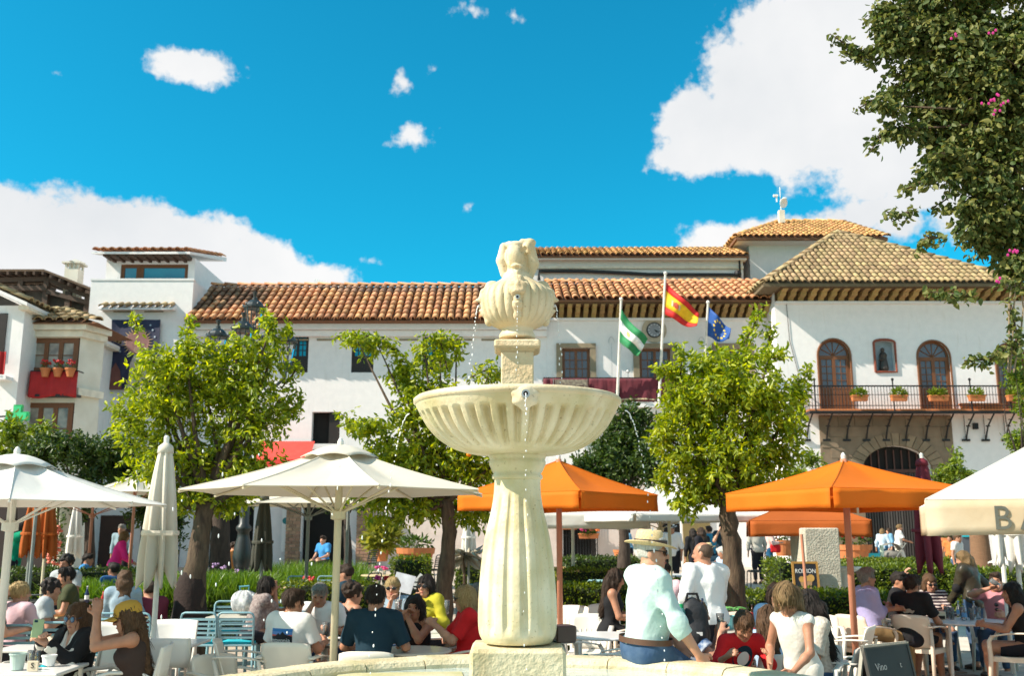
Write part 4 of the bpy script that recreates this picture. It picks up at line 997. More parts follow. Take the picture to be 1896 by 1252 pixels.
# left: tower house
def tower_house():
	Y=40.75;b=thing('tower_house', 'tall plain white house with a roof-terrace window and a hanging banner', 'house', (-16, Y, gz(Y)))
	x0, x1=W(158, 650, Y).x, W(356, 560, Y).x;zt=W(948, 519, Y).z;z0=gz(Y)-.2
	mb=MB();mb.quad((x0, Y, z0), (x1, Y, z0), (x1, Y, zt), (x0, Y, zt));box_rest(mb, x0, x1, z0, zt, Y, Y+9);mb.build('wall', WALL, b, world=True)
	cp=MB();cp.box(((x0+x1)/2, Y+.1, zt+.03), (x1-x0+.06, .26, .08));cp.build('parapet_coping', WALL, b, world=True)
	Y2=Y+1.8;a0, a1=W(197, 490, Y2).x, W(361, 490, Y2).x;ztb=W(948, 478, Y2).z;op=rect(223, 489, 348, 521, Y2);op=(op[0], op[1], zt-.05, op[3])
	mb=MB();wall_open(mb, a0, a1, zt-.1, ztb, Y2, [op], .3);box_rest(mb, a0, a1, zt-.1, ztb, Y2, Y2+4.5);mb.build('upper_wall', WALL, b, world=True)
	w1=op[0]+(op[1]-op[0])*.28
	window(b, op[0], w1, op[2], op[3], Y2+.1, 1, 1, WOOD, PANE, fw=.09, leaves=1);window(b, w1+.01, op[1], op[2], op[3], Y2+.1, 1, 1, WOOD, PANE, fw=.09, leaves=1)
	MB().box(((op[0]+op[1])/2, Y2-.3, zt+.25), (op[1]-op[0], .03, .5)).build('glass_rail', GLASSG, b, world=True)
	m=MB();m.box(((a0+a1)/2, Y2-.35, ztb-.05), (a1-a0-.3, .9, .16));m.build('eave_beam', WOODP, b, world=True)
	for i in range(9):MB().box((a0+.4+i*(a1-a0-.8)/8, Y2-.4, ztb-.16), (.1, .8, .12)).build('rafter_end', WOODP, b, world=True)
	xa=a0-.3;xb=a1+.05
	m=MB();ye=Y2-.9;m.prism([(xa, ye, ztb+.04), (xa, ye+5.4, ztb+1.3), (xa, ye+5.4, ztb+1.1), (xa, ye, ztb-.06)], (xb-xa, 0, 0));roof=m.build('roof', WALL, b, world=True)
	s=Vector((0, 5.4, 1.26)).normalized();tile_roof(roof, (xa, ye-.04, ztb+.06), (1, 0, 0), s, xb-xa, 5.2, .34, .62, TILE, limit=110)
	l0, l1=W(190, 566, Y).x, W(327, 566, Y).x;zl=W(948, 571, Y-.4).z
	m=MB();m.prism([(l0, Y, zl+.22), (l0, Y-.42, zl), (l0, Y-.42, zl-.05), (l0, Y, zl-.02)], (l1-l0, 0, 0));led=m.build('tile_ledge', WALL, b, world=True)
	tile_roof(led, (l0, Y-.44, zl+.02), (1, 0, 0), Vector((0, .42, .22)).normalized(), l1-l0, .45, .30, .5, TILEG, limit=60)
	for(p, q)in((211, 246), (268, 303)):
		r=rect(p, 573, q, 577, Y);MB().box(((r[0]+r[1])/2, Y-.02, r[2]), (r[1]-r[0], .05, .06)).build('vent_slot', STONE, b, world=True)
	wi=MB();wi.tube([W(205, 722, Y-.04), W(192, 748, Y-.04), W(170, 770, Y-.04), W(148, 795, Y-.04)], .02, 5);wi.build('wire', IRON, b, world=True)
	for(p, q)in((165, 245), (260, 330)):
		r=rect(p, 955, q, 1050, Y);MB().box(((r[0]+r[1])/2, Y-.02, (gz(Y)+r[3])/2), (r[1]-r[0], .06, r[3]-gz(Y))).build('shop_opening', M('brown_shadowed_door', (.06, .03, .022), .7, scale=2), b, world=True)
	Yp=Y-.16;bn=thing('hanging_banner', 'large dark blue banner with a golden sunburst, hung on the tall white house', 'banner', (W(250, 650, Yp).x, Yp, W(948, 722, Yp).z))
	C0, C1, C2, C3=W(207, 592, Yp), W(297, 592, Yp), W(292, 722, Yp), W(203, 722, Yp)
	def bp(u, v, d=0.):
		p=C0.lerp(C1, u).lerp(C3.lerp(C2, u), v);return(p.x, Yp-d+.03*math.sin(u*9+v*4), p.z)
	m=MB();m.sheet(lambda u, v:bp(u, v), 12, 12, .02);m.build('cloth', M('navy_banner', (.012, .016, .045), .7, col2=(.03, .035, .08), scale=2), bn, world=True)
	GO=M('banner_gold', (.40, .27, .13), .6, scale=6);
	def flat(poly, d, mat, name):MB().prism([bp(u, v, d)for u, v in poly], (0, -.006, 0)).build(name, mat, bn, world=True)
	cu, cv, asp=.55, .33, 90/130
	for k in range(28):
		a=2*PI*k/28;r0, r1=.22, .34 if k%2 else .30;w_=.075
		flat([(cu+r0*math.cos(a-w_), cv+r0*asp*math.sin(a-w_)), (cu+r1*math.cos(a), cv+r1*asp*math.sin(a)), (cu+r0*math.cos(a+w_), cv+r0*asp*math.sin(a+w_))], .03, GO, 'sun_ray')
	flat([(cu+.235*math.cos(2*PI*k/24), cv+.235*asp*math.sin(2*PI*k/24))for k in range(24)], .035, M('banner_rose', (.33, .16, .14), .7, scale=5), 'halo_disc')
	flat([(.36, 1), (.42, .62), (.5, .5), (.6, .5), (.72, .62), (.86, 1)], .045, M('banner_cream', (.62, .58, .52), .7, col2=(.35, .28, .22), scale=4), 'robe')
	flat([(cu+.07*math.cos(2*PI*k/12), .44+.07*asp*math.sin(2*PI*k/12))for k in range(12)], .05, M('banner_face', (.45, .28, .2), .7), 'face')
	flat([(.0, 1), (.03, .72), (.12, .62), (.22, .74), (.26, 1)], .045, M('banner_wine', (.16, .06, .05), .7, scale=5), 'figure')
	for(u, v)in((.12, .2), (.18, .3), (.1, .4), (.2, .46), (.85, .15), (.9, .25), (.8, .08)):
		flat([(u+.022*math.cos(k*PI/3), v+.022*asp*math.sin(k*PI/3))for k in range(6)], .03, M('banner_dots', (.35, .42, .5), .6), 'light_dot')
tower_house()
# left: bay-window house, pergola, neighbours
def bay_house():
	Y=34.;b=thing('bay_house', 'cream house with stacked brown bay windows, red cloth and tiled bay roof', 'house', (-16, Y, gz(Y)))
	fx0, fx1=W(50, 660, Y).x, W(146, 660, Y).x;bz0=gz(Y);bz1=W(948, 612, Y).z;rx=W(172, 660, Y+1.).x
	m=MB();rx=W(165, 660, Y+.9).x;m.prism([(fx0-4.5, Y+.9, bz0-.2), (rx, Y+.9, bz0-.2), (W(168, 660, Y+4.2).x, Y+4.2, bz0-.2), (fx0-4.5, Y+4.2, bz0-.2)], (0, 0, bz1-bz0+.4));m.build('wall', WALLC, b, world=True)
	up=rect(66, 626, 144, 690, Y);lo=rect(60, 746, 139, 842, Y)
	plan=[(fx0-.5, Y+.95), (fx0, Y), (fx1, Y), (fx1+.42, Y+.95)]
	def band(z0, z1, out, name, mat):
		p=[(x-(out if i<2 else -out), y-(out if 0<i<3 else 0))for i, (x, y)in enumerate(plan)]
		MB().prism([(x, y, z0)for x, y in p], (0, 0, z1-z0)).build(name, mat, b, world=True)
	band(bz0, lo[2], .0, 'bay_base', WALLC);band(lo[3], up[2]+.0, .0, 'bay_middle', WALLC);band(up[3], bz1, .0, 'bay_top', WALLC)
	band(bz1-.02, bz1+.18, .28, 'cornice', TRIM);band(bz1-.25, bz1-.03, .14, 'cornice_lower', TRIM);band(lo[3]+.25, lo[3]+.5, .16, 'bay_ledge', TRIM)
	for r in(up, lo):
		MB().prism([(x+(.12 if i<2 else -.12), y+.12, r[2]-.02)for i, (x, y)in enumerate(plan)], (0, 0, r[3]-r[2]+.04)).build('bay_inside', M('bay_interior', (.05, .035, .025), .9), b, world=True)
		window(b, fx0+.04, fx1-.04, r[2], r[3], Y+.04, 1, 2, WOOD, PANEC, fw=.1, leaves=3)
		for a_, c_, nm in((plan[0], plan[1], 'side_window_frame'), (plan[2], plan[3], 'bay_side_wall')):
			MB().prism([(a_[0], a_[1], r[2]), (c_[0], c_[1], r[2]), (c_[0], c_[1], r[3]), (a_[0], a_[1], r[3])], (0, .08, 0)).build(nm, WOOD if nm[5]=='w' else WALLC, b, world=True)
	e0, e1=fx0-.8, fx1+.75;ye=Y-.4
	ap=W(105, 578, Y+1.4)
	hip(b, e0, e1, ye, Y+2.8, bz1+.19, ap.z, ap.x-.5, ap.x+.35, Y+1.4, DECK, TILEG, limit=130, sp=.36, ex=.55, th=.02)
	cz1, cz0=W(948, 688, Y-.45).z, W(948, 735, Y-.45).z
	cl=thing('balcony_cloth', 'crimson cloth hung below the upper bay window of the cream house', 'drape', ((fx0+fx1)/2, Y-.4, cz0))
	c0, c1=W(54, 710, Y-.45).x, W(142, 710, Y-.45).x
	m=MB();m.sheet(lambda u, v:(c0+(c1-c0)*u, Y-.42-.05*math.sin(u*14+v*2)*v-.02*math.sin(u*31), cz1-(cz1-cz0)*v*(1+.06*math.sin(u*7))), 24, 6, .02)
	m.sheet(lambda u, v:(c0-.015-.02*math.sin(u*9), Y-.4+.5*u, cz1-(cz1-cz0)*v), 6, 6, .02);m.build('cloth', CRIM, cl, smooth=True, world=True)
	r=MB();r.tube([(c0, Y, cz1+.02), (c0, Y-.4, cz1+.02), (c1, Y-.4, cz1+.02), (c1, Y, cz1+.02)], .025, 6);r.box(((c0+c1)/2, Y-.2, cz0+.06), (c1-c0, .4, .08));r.build('balcony_rail', IRON, b, world=True)
	for i, px in enumerate((84, 107, 130)):
		p=W(px, 690, Y-.52);t=thing('flower_pot', 'terracotta pot of red geraniums on the crimson cloth rail, %s'%('left of three', 'middle of three', 'right of three')[i], 'flower pot', (p.x, Y-.52, cz1-.2))
		MB().lathe([(.10, 0), (.16, .24), (.18, .24), (.18, .30), (.14, .30), (.12, .2)], 12).build('pot', CLAY, t)
		leafball(t, (0, 0, .38), (.22, .2, .16), 60, .07, 'plant', 'geranium');flowers(t, (0, 0, .45), (.18, .18, .14), 22, .035, 'flower', RED)
	Y1=33.;n=thing('white_neighbour', 'white house at the left edge with tiled eave and red balcony cloth', 'house', (-20, Y1, gz(Y1)))
	zt=W(948, 566, Y1).z;x1=W(34, 700, Y1).x
	MB().box((x1-4, Y1+4, (gz(Y1)+zt)/2), (8, 8, zt-gz(Y1))).build('wall', WALL, n, world=True)
	m=MB();zr=zt;m.prism([(x1+.3, Y1-.5, zr), (x1+.3, Y1+8.4, zr), (x1-4, Y1+8.4, zr+1.9), (x1-4, Y1-.5, zr+1.9)], (0, 0, -.12));rf=m.build('roof', WALL, n, world=True)
	tile_roof(rf, (x1+.34, Y1-.5, zr+.02), (0, 1, 0), Vector((-4.3, 0, 1.9)).normalized(), 8.8, 4.4, .36, .6, TILEG, limit=60)
	MB().box((x1+.1, Y1+4, zt-.12), (.36, 8.6, .16)).build('cornice', TRIM, n, world=True)
	r=rect(-14, 652, 12, 694, Y1-.4);d=thing('red_drape', 'red cloth on the balcony at the very left edge', 'drape', (r[1]-.4, Y1-.45, r[2]))
	MB().sheet(lambda u, v:(r[0]+(r[1]-r[0])*u, Y1-.45-.04*math.sin(u*14), r[3]-(r[3]-r[2])*v), 12, 4, .02).build('cloth', CRIM, d, world=True)
	m=MB();m.box(((r[0]+r[1])/2, Y1-.2, r[2]-.1), (r[1]-r[0]+.1, .5, .12));m.build('balcony_slab', WALL, n, world=True)
	MB().box((r[0]-.1, Y1-.02, r[3]+.6), (.5, .06, 1.6)).build('balcony_door', WOODD, n, world=True)
	r=rect(-30, 935, 108, 1062, Y1-.5);MB().box(((r[0]+r[1])/2, Y1-.5, (gz(Y1)+r[3])/2), (r[1]-r[0], .3, r[3]-gz(Y1))).build('dark_shop_front', M('dark_shop', (.035, .025, .022), .8, scale=2), n, world=True)
	Y2=42.;c=thing('pergola', 'weathered dark wooden roof-terrace pergola left of the tall white house', 'pergola', (W(90, 560, Y2).x, Y2, 8))
	a, z=W(-40, 520, Y2), W(168, 548, Y2)
	zb=W(948, 640, Y2).z
	m=MB();
	def beam(p, q, w=.16, h=.2, name='beam'):
		p=Vector(p);q=Vector(q);d=(q-p);L=d.length;d.normalize();u=Vector((0, 1, 0))if abs(d.y)<.9 else Vector((1, 0, 0));n_=d.cross(u).normalized();u=n_.cross(d)
		rot=Matrix((d, u, n_)).transposed();MB().box((p+q)/2, (L, w, h), rot=rot).build(name, WOODP, c, world=True)
	k1=W(88, 517, Y2)
	beam(W(-40, 520, Y2), k1);beam(k1, W(170, 552, Y2));beam(W(-40, 534, Y2-.1), W(88, 534, Y2-.1));beam(W(-40, 524, Y2+1.2), W(90, 520, Y2+1.2));beam(W(88, 540, Y2-.1), W(168, 562, Y2-.1));beam(W(-40, 608, Y2), W(168, 602, Y2), .12, .14)
	for px, py in((-20, 522), (40, 520), (88, 520), (128, 540), (163, 552)):
		p=W(px, py, Y2);beam((p.x, Y2, zb), (p.x, Y2, p.z), .22, .22, 'post')
	for q0, q1, t0, t1 in((-38, 38, 528, 600), (42, 86, 528, 600), (90, 126, 545, 602), (130, 161, 558, 602)):
		a_, c_=W(q0, 560, Y2+.2), W(q1, 560, Y2+.2);zz0, zz1=W(948, t1, Y2+.2).z, W(948, t0, Y2+.2).z;MB().box(((a_.x+c_.x)/2, Y2+.25, (zz0+zz1)/2), (c_.x-a_.x, .04, zz1-zz0)).build('netting_panel', M('grey_netting', (.075, .062, .05), .9, scale=5), c, world=True)
	for i in range(9):
		u=i/8;p=W(-40+128*u, 516, Y2);beam((p.x, Y2-.5, p.z+.12), (p.x, Y2+4, p.z+.5), .09, .14, 'rafter')
	for i in range(5):
		u=(i+1)/5;p=k1.lerp(W(170, 552, Y2), u);beam((p.x, Y2-.6, p.z+.14), (p.x, Y2+4, p.z+.5), .09, .14, 'rafter')
	m=MB();p0, p1, p2=W(-40, 512, Y2), W(86, 512, Y2), W(172, 546, Y2);m.prism([(p0.x, Y2-.3, p0.z+.25), (p1.x, Y2-.3, p1.z+.25), (p2.x, Y2-.3, p2.z+.22), (p2.x, Y2-.3, p2.z+.14), (p1.x, Y2-.3, p1.z+.16), (p0.x, Y2-.3, p0.z+.16)], (0, 4.2, .35));m.build('reed_cover', M('reed_mat', (.13, .085, .055), .9, scale=6, stretch=(10, 1, 1), bump=.4), c, world=True)
	h=thing('rear_house', 'white rear house with pierced white chimney beside the pergola', 'house', (W(120, 600, Y2).x, Y2+3, gz(Y2)))
	MB().box((W(70, 600, Y2+4).x, Y2+5, zb/2+.2), (11, 7, zb+.3)).build('wall', WALLC, h, world=True)
	MB().box((W(30, 570, Y2+4).x, Y2+4.2, zb+1.5), (5.5, .2, 3)).build('terrace_screen', M('dark_screen', (.05, .04, .032), .9, scale=4), h, world=True)
	MB().box((W(130, 570, Y2+4).x, Y2+4.4, zb+1.3), (1.6, .2, 2.6)).build('terrace_wall', WALLC, h, world=True)
	ch=W(137, 510, Y2+2);m=MB();zc0, zc1=W(948, 545, Y2+2).z, W(948, 500, Y2+2).z;m.box((ch.x, Y2+2, (zc0-.5+zc1)/2), (.62, .6, zc1-zc0+.5))
	for sx in(-.26, -.09, .09, .26):m.box((ch.x+sx, Y2+1.74, zc1+.12), (.09, .08, .24));m.box((ch.x+sx, Y2+2.26, zc1+.12), (.09, .08, .24))
	m.box((ch.x, Y2+2, zc1+.27), (.85, .8, .08));m.lathe([(.5, 0), (.06, .2), (0, .2)], 4, (ch.x, Y2+2, zc1+.31));m.build('chimney', WALLC, h, world=True)
	rp=W(118, 552, Y2+1.5);e=W(172, 560, Y2+1.5)
	Yc=31.5;p=W(33, 771, Yc);cr=thing('pharmacy_cross', 'green cross sign on a bracket by the left houses', 'sign', (p.x, Yc, p.z))
	GC=M('green_cross', (.02, .42, .12), .35, scale=4);a_, t_=.36, .135
	poly=[(-t_, -a_), (t_, -a_), (t_, -t_), (a_, -t_), (a_, t_), (t_, t_), (t_, a_), (-t_, a_), (-t_, t_), (-a_, t_), (-a_, -t_), (-t_, -t_)]
	MB().prism([(x, -.06, z_)for x, z_ in poly], (0, .12, 0)).build('cross', GC, cr)
	s_=.84;MB().prism([(x*s_, -.075, z_*s_)for x, z_ in poly], (0, .01, 0)).build('face', M('green_cross_face', (.06, .55, .22), .3), cr)
	m=MB();m.tube([(-.33, 0, 0), (-.8, .2, 0)], .03, 6);m.build('bracket', IRON, cr)
# flags
def flags():
	POLEM=M('white_pole', (.72, .70, .64), .4)
	def pole(b, t, label):
		p, q=W(*b, 40.0), W(*t, 39.1);o=thing('flagpole', label, 'flagpole', p)
		MB().tube([p, q], [.06, .045], 10).build('pole', POLEM, o, world=True);MB().ell(q+Vector((0, 0, .05)), .075, 10, 6).build('finial', POLEM, o, world=True)
		MB().box(p+Vector((0, .1, .25)), (.18, .24, .3)).build('pole_bracket', IRON, o, world=True);return p, q
	p1=pole((1143, 740), (1150, 556), 'leftmost flagpole on the balcony carrying the green and white flag');p2=pole((1220, 748), (1232, 508), 'tallest middle flagpole carrying the red and yellow flag');p3=pole((1304, 705), (1311, 562), 'right flagpole carrying the blue starred flag')
	def flag(name, label, hc, fc, bands, ph, par):
		ht, hb=W(*hc[0], 39.15), W(*hc[1], 39.4);ft, fb=W(*fc[0], 38.8), W(*fc[1], 39.0)
		o=thing(name, label, 'flag', ht)
		def S(u, v, d=0.):
			a=ht.lerp(hb, v);b=ft.lerp(fb, v);p=a.lerp(b, u)
			p=p+Vector((0, .16*math.sin(u*7+ph+v*2.2)*min(1, u*3)-d, -.10*math.sin(u*PI)+.05*math.sin(u*9+ph+v*3)*u));return p
		for(nm, v0, v1, mat)in bands:MB().sheet(lambda u, v:S(u, v0+(v1-v0)*v), 18, max(2, int(8*(v1-v0))), .012).build(nm, mat, o, smooth=True, world=True)
		return o, S
	GR=M('flag_green', (.01, .20, .065), .7, sheen=.2);WH=M('flag_white', (.78, .78, .76), .7);RE=M('flag_red', (.55, .02, .018), .7);YE=M('flag_yellow', (.75, .45, .01), .7);BL=M('flag_blue', (.012, .075, .30), .7);ST=M('star_gold', (.80, .58, .05), .6)
	o, S=flag('green_white_flag', 'green white green flag with a small crest drooping from the left pole', ((1150, 572), (1147, 633)), ((1200, 627), (1182, 657)), [('green_band', 0, .333, GR), ('white_band', .333, .667, WH), ('green_band', .667, 1, GR)], 0, None)
	MB().prism([S(.33+.07*math.cos(k*PI/4), .5+.1*math.sin(k*PI/4), .03)for k in range(8)], (0, -.01, 0)).build('crest', M('crest_gold', (.42, .35, .12), .6), o, world=True)
	o, S=flag('red_yellow_flag', 'red and yellow banded flag with crest flying from the tallest pole', ((1231, 519), (1227, 580)), ((1296, 578), (1289, 606)), [('red_band', 0, .25, RE), ('yellow_band', .25, .75, YE), ('red_band', .75, 1, RE)], 1.2, None)
	MB().prism([S(.34+.07*math.cos(k*PI/4), .5+.12*math.sin(k*PI/4), .03)for k in range(8)], (0, -.01, 0)).build('crest', M('crest_red', (.42, .06, .03), .6), o, world=True)
	for u in(.24, .44):MB().prism([S(u+.02*a, .5+.1*c, .03)for a, c in((-1, -1), (1, -1), (1, 1), (-1, 1))], (0, -.01, 0)).build('crest_pillar', M('crest_pale', (.5, .42, .3), .6), o, world=True)
	o, S=flag('blue_star_flag', 'blue flag with a ring of gold stars drooping from the right pole', ((1312, 567), (1310, 622)), ((1353, 606), (1349, 631)), [('blue_field', 0, 1, BL)], 2.5, None)
	for k in range(12):
		a=2*PI*k/12;u, v=.52+.27*math.cos(a), .5+.33*math.sin(a);pts=[]
		for i in range(10):
			r=(.06 if i%2==0 else .026);t=2*PI*i/10;pts.append(S(u+r*math.sin(t), v-r*1.1*math.cos(t), .03))
		MB().prism(pts, (0, -.01, 0)).build('star', ST, o, world=True)
# street lamp with five lanterns
def street_lamp():
	p=W(448, 1045, 20.);x, Y=p.x, 20.;z0=gz(Y)
	o=thing('street_lamp', 'tall black cast-iron lamp with five lanterns rising behind the left tree', 'street lamp', (x, Y, z0))
	zt=W(948, 585, Y).z-z0
	m=MB();m.box((0, 0, .25), (.62, .62, .5), bev=.03);m.box((0, 0, .58), (.5, .5, .16), bev=.03);m.build('plinth', IRONG, o)
	pr=[(.26, .66), (.30, .70), (.24, .8), (.14, .95), (.13, 1.0), (.16, 1.05), (.19, 1.2), (.17, 1.4), (.12, 1.6), (.11, 1.7), (.15, 1.74), (.15, 1.80), (.10, 1.86), (.095, 2.6), (.12, 2.64), (.085, 2.7), (.07, zt-1.2), (.09, zt-1.15), (.06, zt-1.1), (.05, zt-.6), (.04, zt-.55)]
	m=MB();m.lathe(pr, 16, fn=lambda a, z:1+.03*math.cos(8*a)if z<2.6 else 1);m.build('column', IRONG, o, smooth=True)
	def lantern(px, py, Yl, arm=True):
		c=W(px, py, Yl)-Vector((x, Y, z0));s=.95
		l=MB();l.lathe([(.0, .14), (.05, .14), (.05, .22), (.02, .24), (.035, .28), (.06, .34), (0, .36)], 8, c);l.lathe([(.20*s, -.02), (.235*s, 0), (.235*s, .035), (.20*s, .05), (.17*s, .10), (.10*s, .16), (0, .18)], 16, c)
		for k in range(6):
			a=k*PI/3;q=c+Vector((.20*math.cos(a), .20*math.sin(a), 0));l.tube([q, c+Vector((.12*math.cos(a), .12*math.sin(a), -.46))], .012, 4);l.ell(c+Vector((.235*math.cos(a), .235*math.sin(a), .06)), (.02, .02, .035), 5, 4)
		l.lathe([(.02, -.62), (.06, -.56), (.05, -.52), (.13, -.48), (.13, -.44), (.11, -.44)], 10, c);la=l.build('lantern', IRONG, o)
		g=MB();g.lathe([(.115, -.44), (.19, -.01)], 6, c, cap=False);g.build('lantern_glass', GLASSG, la)
		if arm:
			m=MB();b=Vector((0, 0, zt-1.35));e=c+Vector((0, 0, -.6));mid=b.lerp(e, .5);mid.z=min(b.z, e.z)-.25
			m.tube([b, b.lerp(mid, .5)+Vector((0, 0, .12)), mid, mid.lerp(e, .6)-Vector((0, 0, .08)), e+Vector((0, 0, -.12)), e], .035, 7)
			h=(e-b);h.z=0;h.normalize()
			m.tube([mid+Vector((0, 0, .02))+h*(.14*math.cos(t)-.1)+Vector((0, 0, .13*math.sin(t)+.1))for t in np.linspace(.3, 5.2, 12)], .018, 6)
			m.build('arm', IRONG, o)
	lantern(471, 571, Y, False);m=MB();m.tube([(0, 0, zt-.56), W(471, 600, Y)-Vector((x, Y, z0))], .035, 7);m.build('stem', IRONG, o)
	lantern(450, 611, Y-.9);lantern(403, 624, Y-.1);lantern(531, 634, Y+.1);lantern(497, 628, Y+.9)
# fountain
FS=STONEM('fountain_stone', (.58, .465, .27), (.74, .64, .46), (.40, .27, .12), (.56, .51, .31))
FSG=STONEM('wet_green_stone', (.55, .465, .25), (.73, .65, .46), (.42, .30, .12), (.48, .49, .26), .42)
FSW=STONEM('warm_limestone', (.60, .45, .26), (.74, .61, .41), (.34, .23, .12), (.60, .48, .28), .7, .8)
FSP=STONEM('basin_stone', (.50, .43, .26), (.68, .61, .43), (.30, .24, .11), (.40, .40, .18), .7, .8)
FY=6.2;FX=W(958, 900, FY).x
def prof(pts, Y=FY):
	return[(hw*SC(py, Y), W(948, py, Y).z)for hw, py in pts]
def fountain():
	o=thing('fountain', 'tall pale stone fountain with fluted shaft, wide scalloped bowl and mask urn', 'fountain', (FX, FY, 0))
	def lath(pr, fn, n, name, mat, sub=1, z_flip=False):
		pr=pr[::-1]if pr[0][1]>pr[-1][1]else pr;P=[]
		for(a, b)in zip(pr, pr[1:]):
			for k in range(sub):P.append((a[0]+(b[0]-a[0])*k/sub, a[1]+(b[1]-a[1])*k/sub))
		P.append(pr[-1]);m=MB();m.lathe(P, n, fn=fn);return m.build(name, mat, o, smooth=True)
	def smooth(pr, it=2):
		for _ in range(it):
			q=[pr[0]]
			for a, b in zip(pr, pr[1:]):q+=[(.75*a[0]+.25*b[0], .75*a[1]+.25*b[1]), (.25*a[0]+.75*b[0], .25*a[1]+.75*b[1])]
			q.append(pr[-1]);pr=q
		return pr
	zt=W(948, 1205, 5.9).z;hw=90*SC(1205, 5.9)
	m=MB()
	for(z0, z1, w)in((zt-.17, zt, hw), (zt-.21, zt-.172, hw*.965), (zt-.30, zt-.212, hw*.93), (zt-.34, zt-.302, hw*.89), (.40, zt-.342, hw*.84)):m.box((0, 0, (z0+z1)/2), (2*w, 2*w, z1-z0), bev=.02)
	m.build('pedestal', FSP, o)
	sh=prof([(62, 1190), (66, 1185), (71, 1175), (73, 1162), (73.5, 1145), (73, 1120), (71.5, 1090), (68.5, 1055), (64.5, 1020), (59.5, 990), (53.5, 965), (48.5, 945), (45, 925), (43, 905), (43, 888)])
	za, zb=sh[0][1], sh[-1][1]
	def flute(a, z):
		t=(z-za)/(zb-za);g=max(0, min(1, (t-.05)/.06))*max(0, min(1, (.93-t)/.06))
		c=math.cos(14*a+.6);return 1-.075*g*(max(0, c)**.7)
	lath(smooth(sh, 1), flute, 196, 'shaft', FSG, 2)
	lath(prof([(43.5, 889), (47, 887), (47, 882), (44, 878), (47, 873), (50, 866), (52, 862), (52.5, 856), (51, 853), (52, 848), (56, 843), (50, 838)]), None, 48, 'collar', FSG)
	bo=smooth(prof([(50, 844), (70, 843), (95, 839), (117, 832), (137, 821), (153, 808), (166, 793), (176, 776), (183, 762), (187, 754), (188, 749)]), 1)
	z0, z1=bo[0][1], bo[-1][1]
	def gad(a, z):
		t=(z-z0)/(z1-z0);g=max(0, min(1, (t-.04)/.12))*max(0, min(1, (.80-t)/.05));c=math.cos(40*a)
		return 1-.115*g*(max(0, c+.25)/1.25)**.7*(1 if t>.2 else t/.2)
	lath(bo, gad, 400, 'bowl', FSG, 3)
	R0, zr=bo[-1]
	rim=[(R0-.005, zr-.012), (R0+.012, zr), (R0+.012, zr+.022), (R0-.005, zr+.036), (R0-.06, zr+.036), (R0-.075, zr+.015), (R0-.12, zr-.04), (.30, zr-.22), (.05, zr-.24)]
	m=MB();m.lathe(rim, 96, cap=False);m.build('bowl_rim', FS, o, smooth=True)
	m=MB();m.lathe([(R0-.085, zr+.012), (.02, zr+.013)], 48, cap=True);m.build('bowl_water', WATER, o)
	def boss(ang, z, r, par_name='spout_boss', s=1.):
		d=Vector((math.cos(ang), math.sin(ang), 0));c=d*r+Vector((0, 0, z));sd=Vector((-d.y, d.x, 0));P=[pe(c-d*.02, (.055, .05, .05), k=.03)]
		for k in(-1, 1):P+=[pe(c-d*.02+sd*k*.055+Vector((0, 0, .016)), (.03, .03, .026), k=.03), pe(c-d*.02+sd*k*.04+Vector((0, 0, -.035)), (.03, .025, .02), k=.03)]
		P+=[pe(c-d*.01+Vector((0, 0, .04)), (.045, .03, .018), k=.025), pe(c-d*.025+Vector((0, 0, -.06)), (.022, .02, .03), k=.03)]
		b=sdf_obj(par_name, P, .0075, FS, o, noise=.002)
		n=MB();t=c+d*.035*s;n.tube([t-d*.03, t+d*.04], .024*s, 12);n.build('nozzle', M('steel', (.5, .5, .5), .3, metal=.8), b)
		q=MB();q.tube([t+d*.036, t+d*.0415], .014*s, 10);q.build('nozzle_hole', VOID, b);return c+d*.08*s
	fb=boss(-PI/2+.06, zr-.03, R0+.0, s=1.)
	zp0, zp1=zr-.2, W(948, 655, FY).z;hp=31.3*SC(690, FY)
	m=MB();m.box((0, 0, (zp0+zp1)/2), (2*hp*.95, 2*hp*.95, zp1-zp0), bev=.008);pier=m.build('pier', FSW, o)
	zc=W(948, 627, FY-.15).z
	m=MB();hh=43*SC(630, FY-.12)
	for k in range(7):
		t=k/6;a=zp1-.002+(zc-.05-zp1)*t;w=hp*.98+(hh*.97-hp)*(1-math.cos(t*PI/2));b_=zp1+(zc-.05-zp1)*(k+1)/6-.002
		if k<6:m.box((0, 0, (a+b_)/2), (2*w, 2*w, b_-a+.001))
	m.box((0, 0, zc-.026), (2*hh, 2*hh, .05), bev=.01);m.build('cap', FSW, o)
	ur=smooth(prof([(33, 627), (34, 622), (31, 618), (29, 613), (30, 609), (44, 604), (56, 594), (63, 580), (66, 566), (66, 553), (62, 542), (54, 534), (43, 527), (33, 521), (28, 516), (27, 512)]), 2)
	uz0, uz1=W(948, 612, FY).z, W(948, 517, FY).z
	def ug(a, z):
		t=(z-uz0)/(uz1-uz0);g=max(0, min(1, t/.15))*max(0, min(1, (.9-t)/.12));c=math.cos(24*a);return 1+.055*g*(abs(math.cos(12*a))**.5-.6)*1.5
	lath(ur, ug, 192, 'urn', FS)
	zm=W(948, 559, FY).z
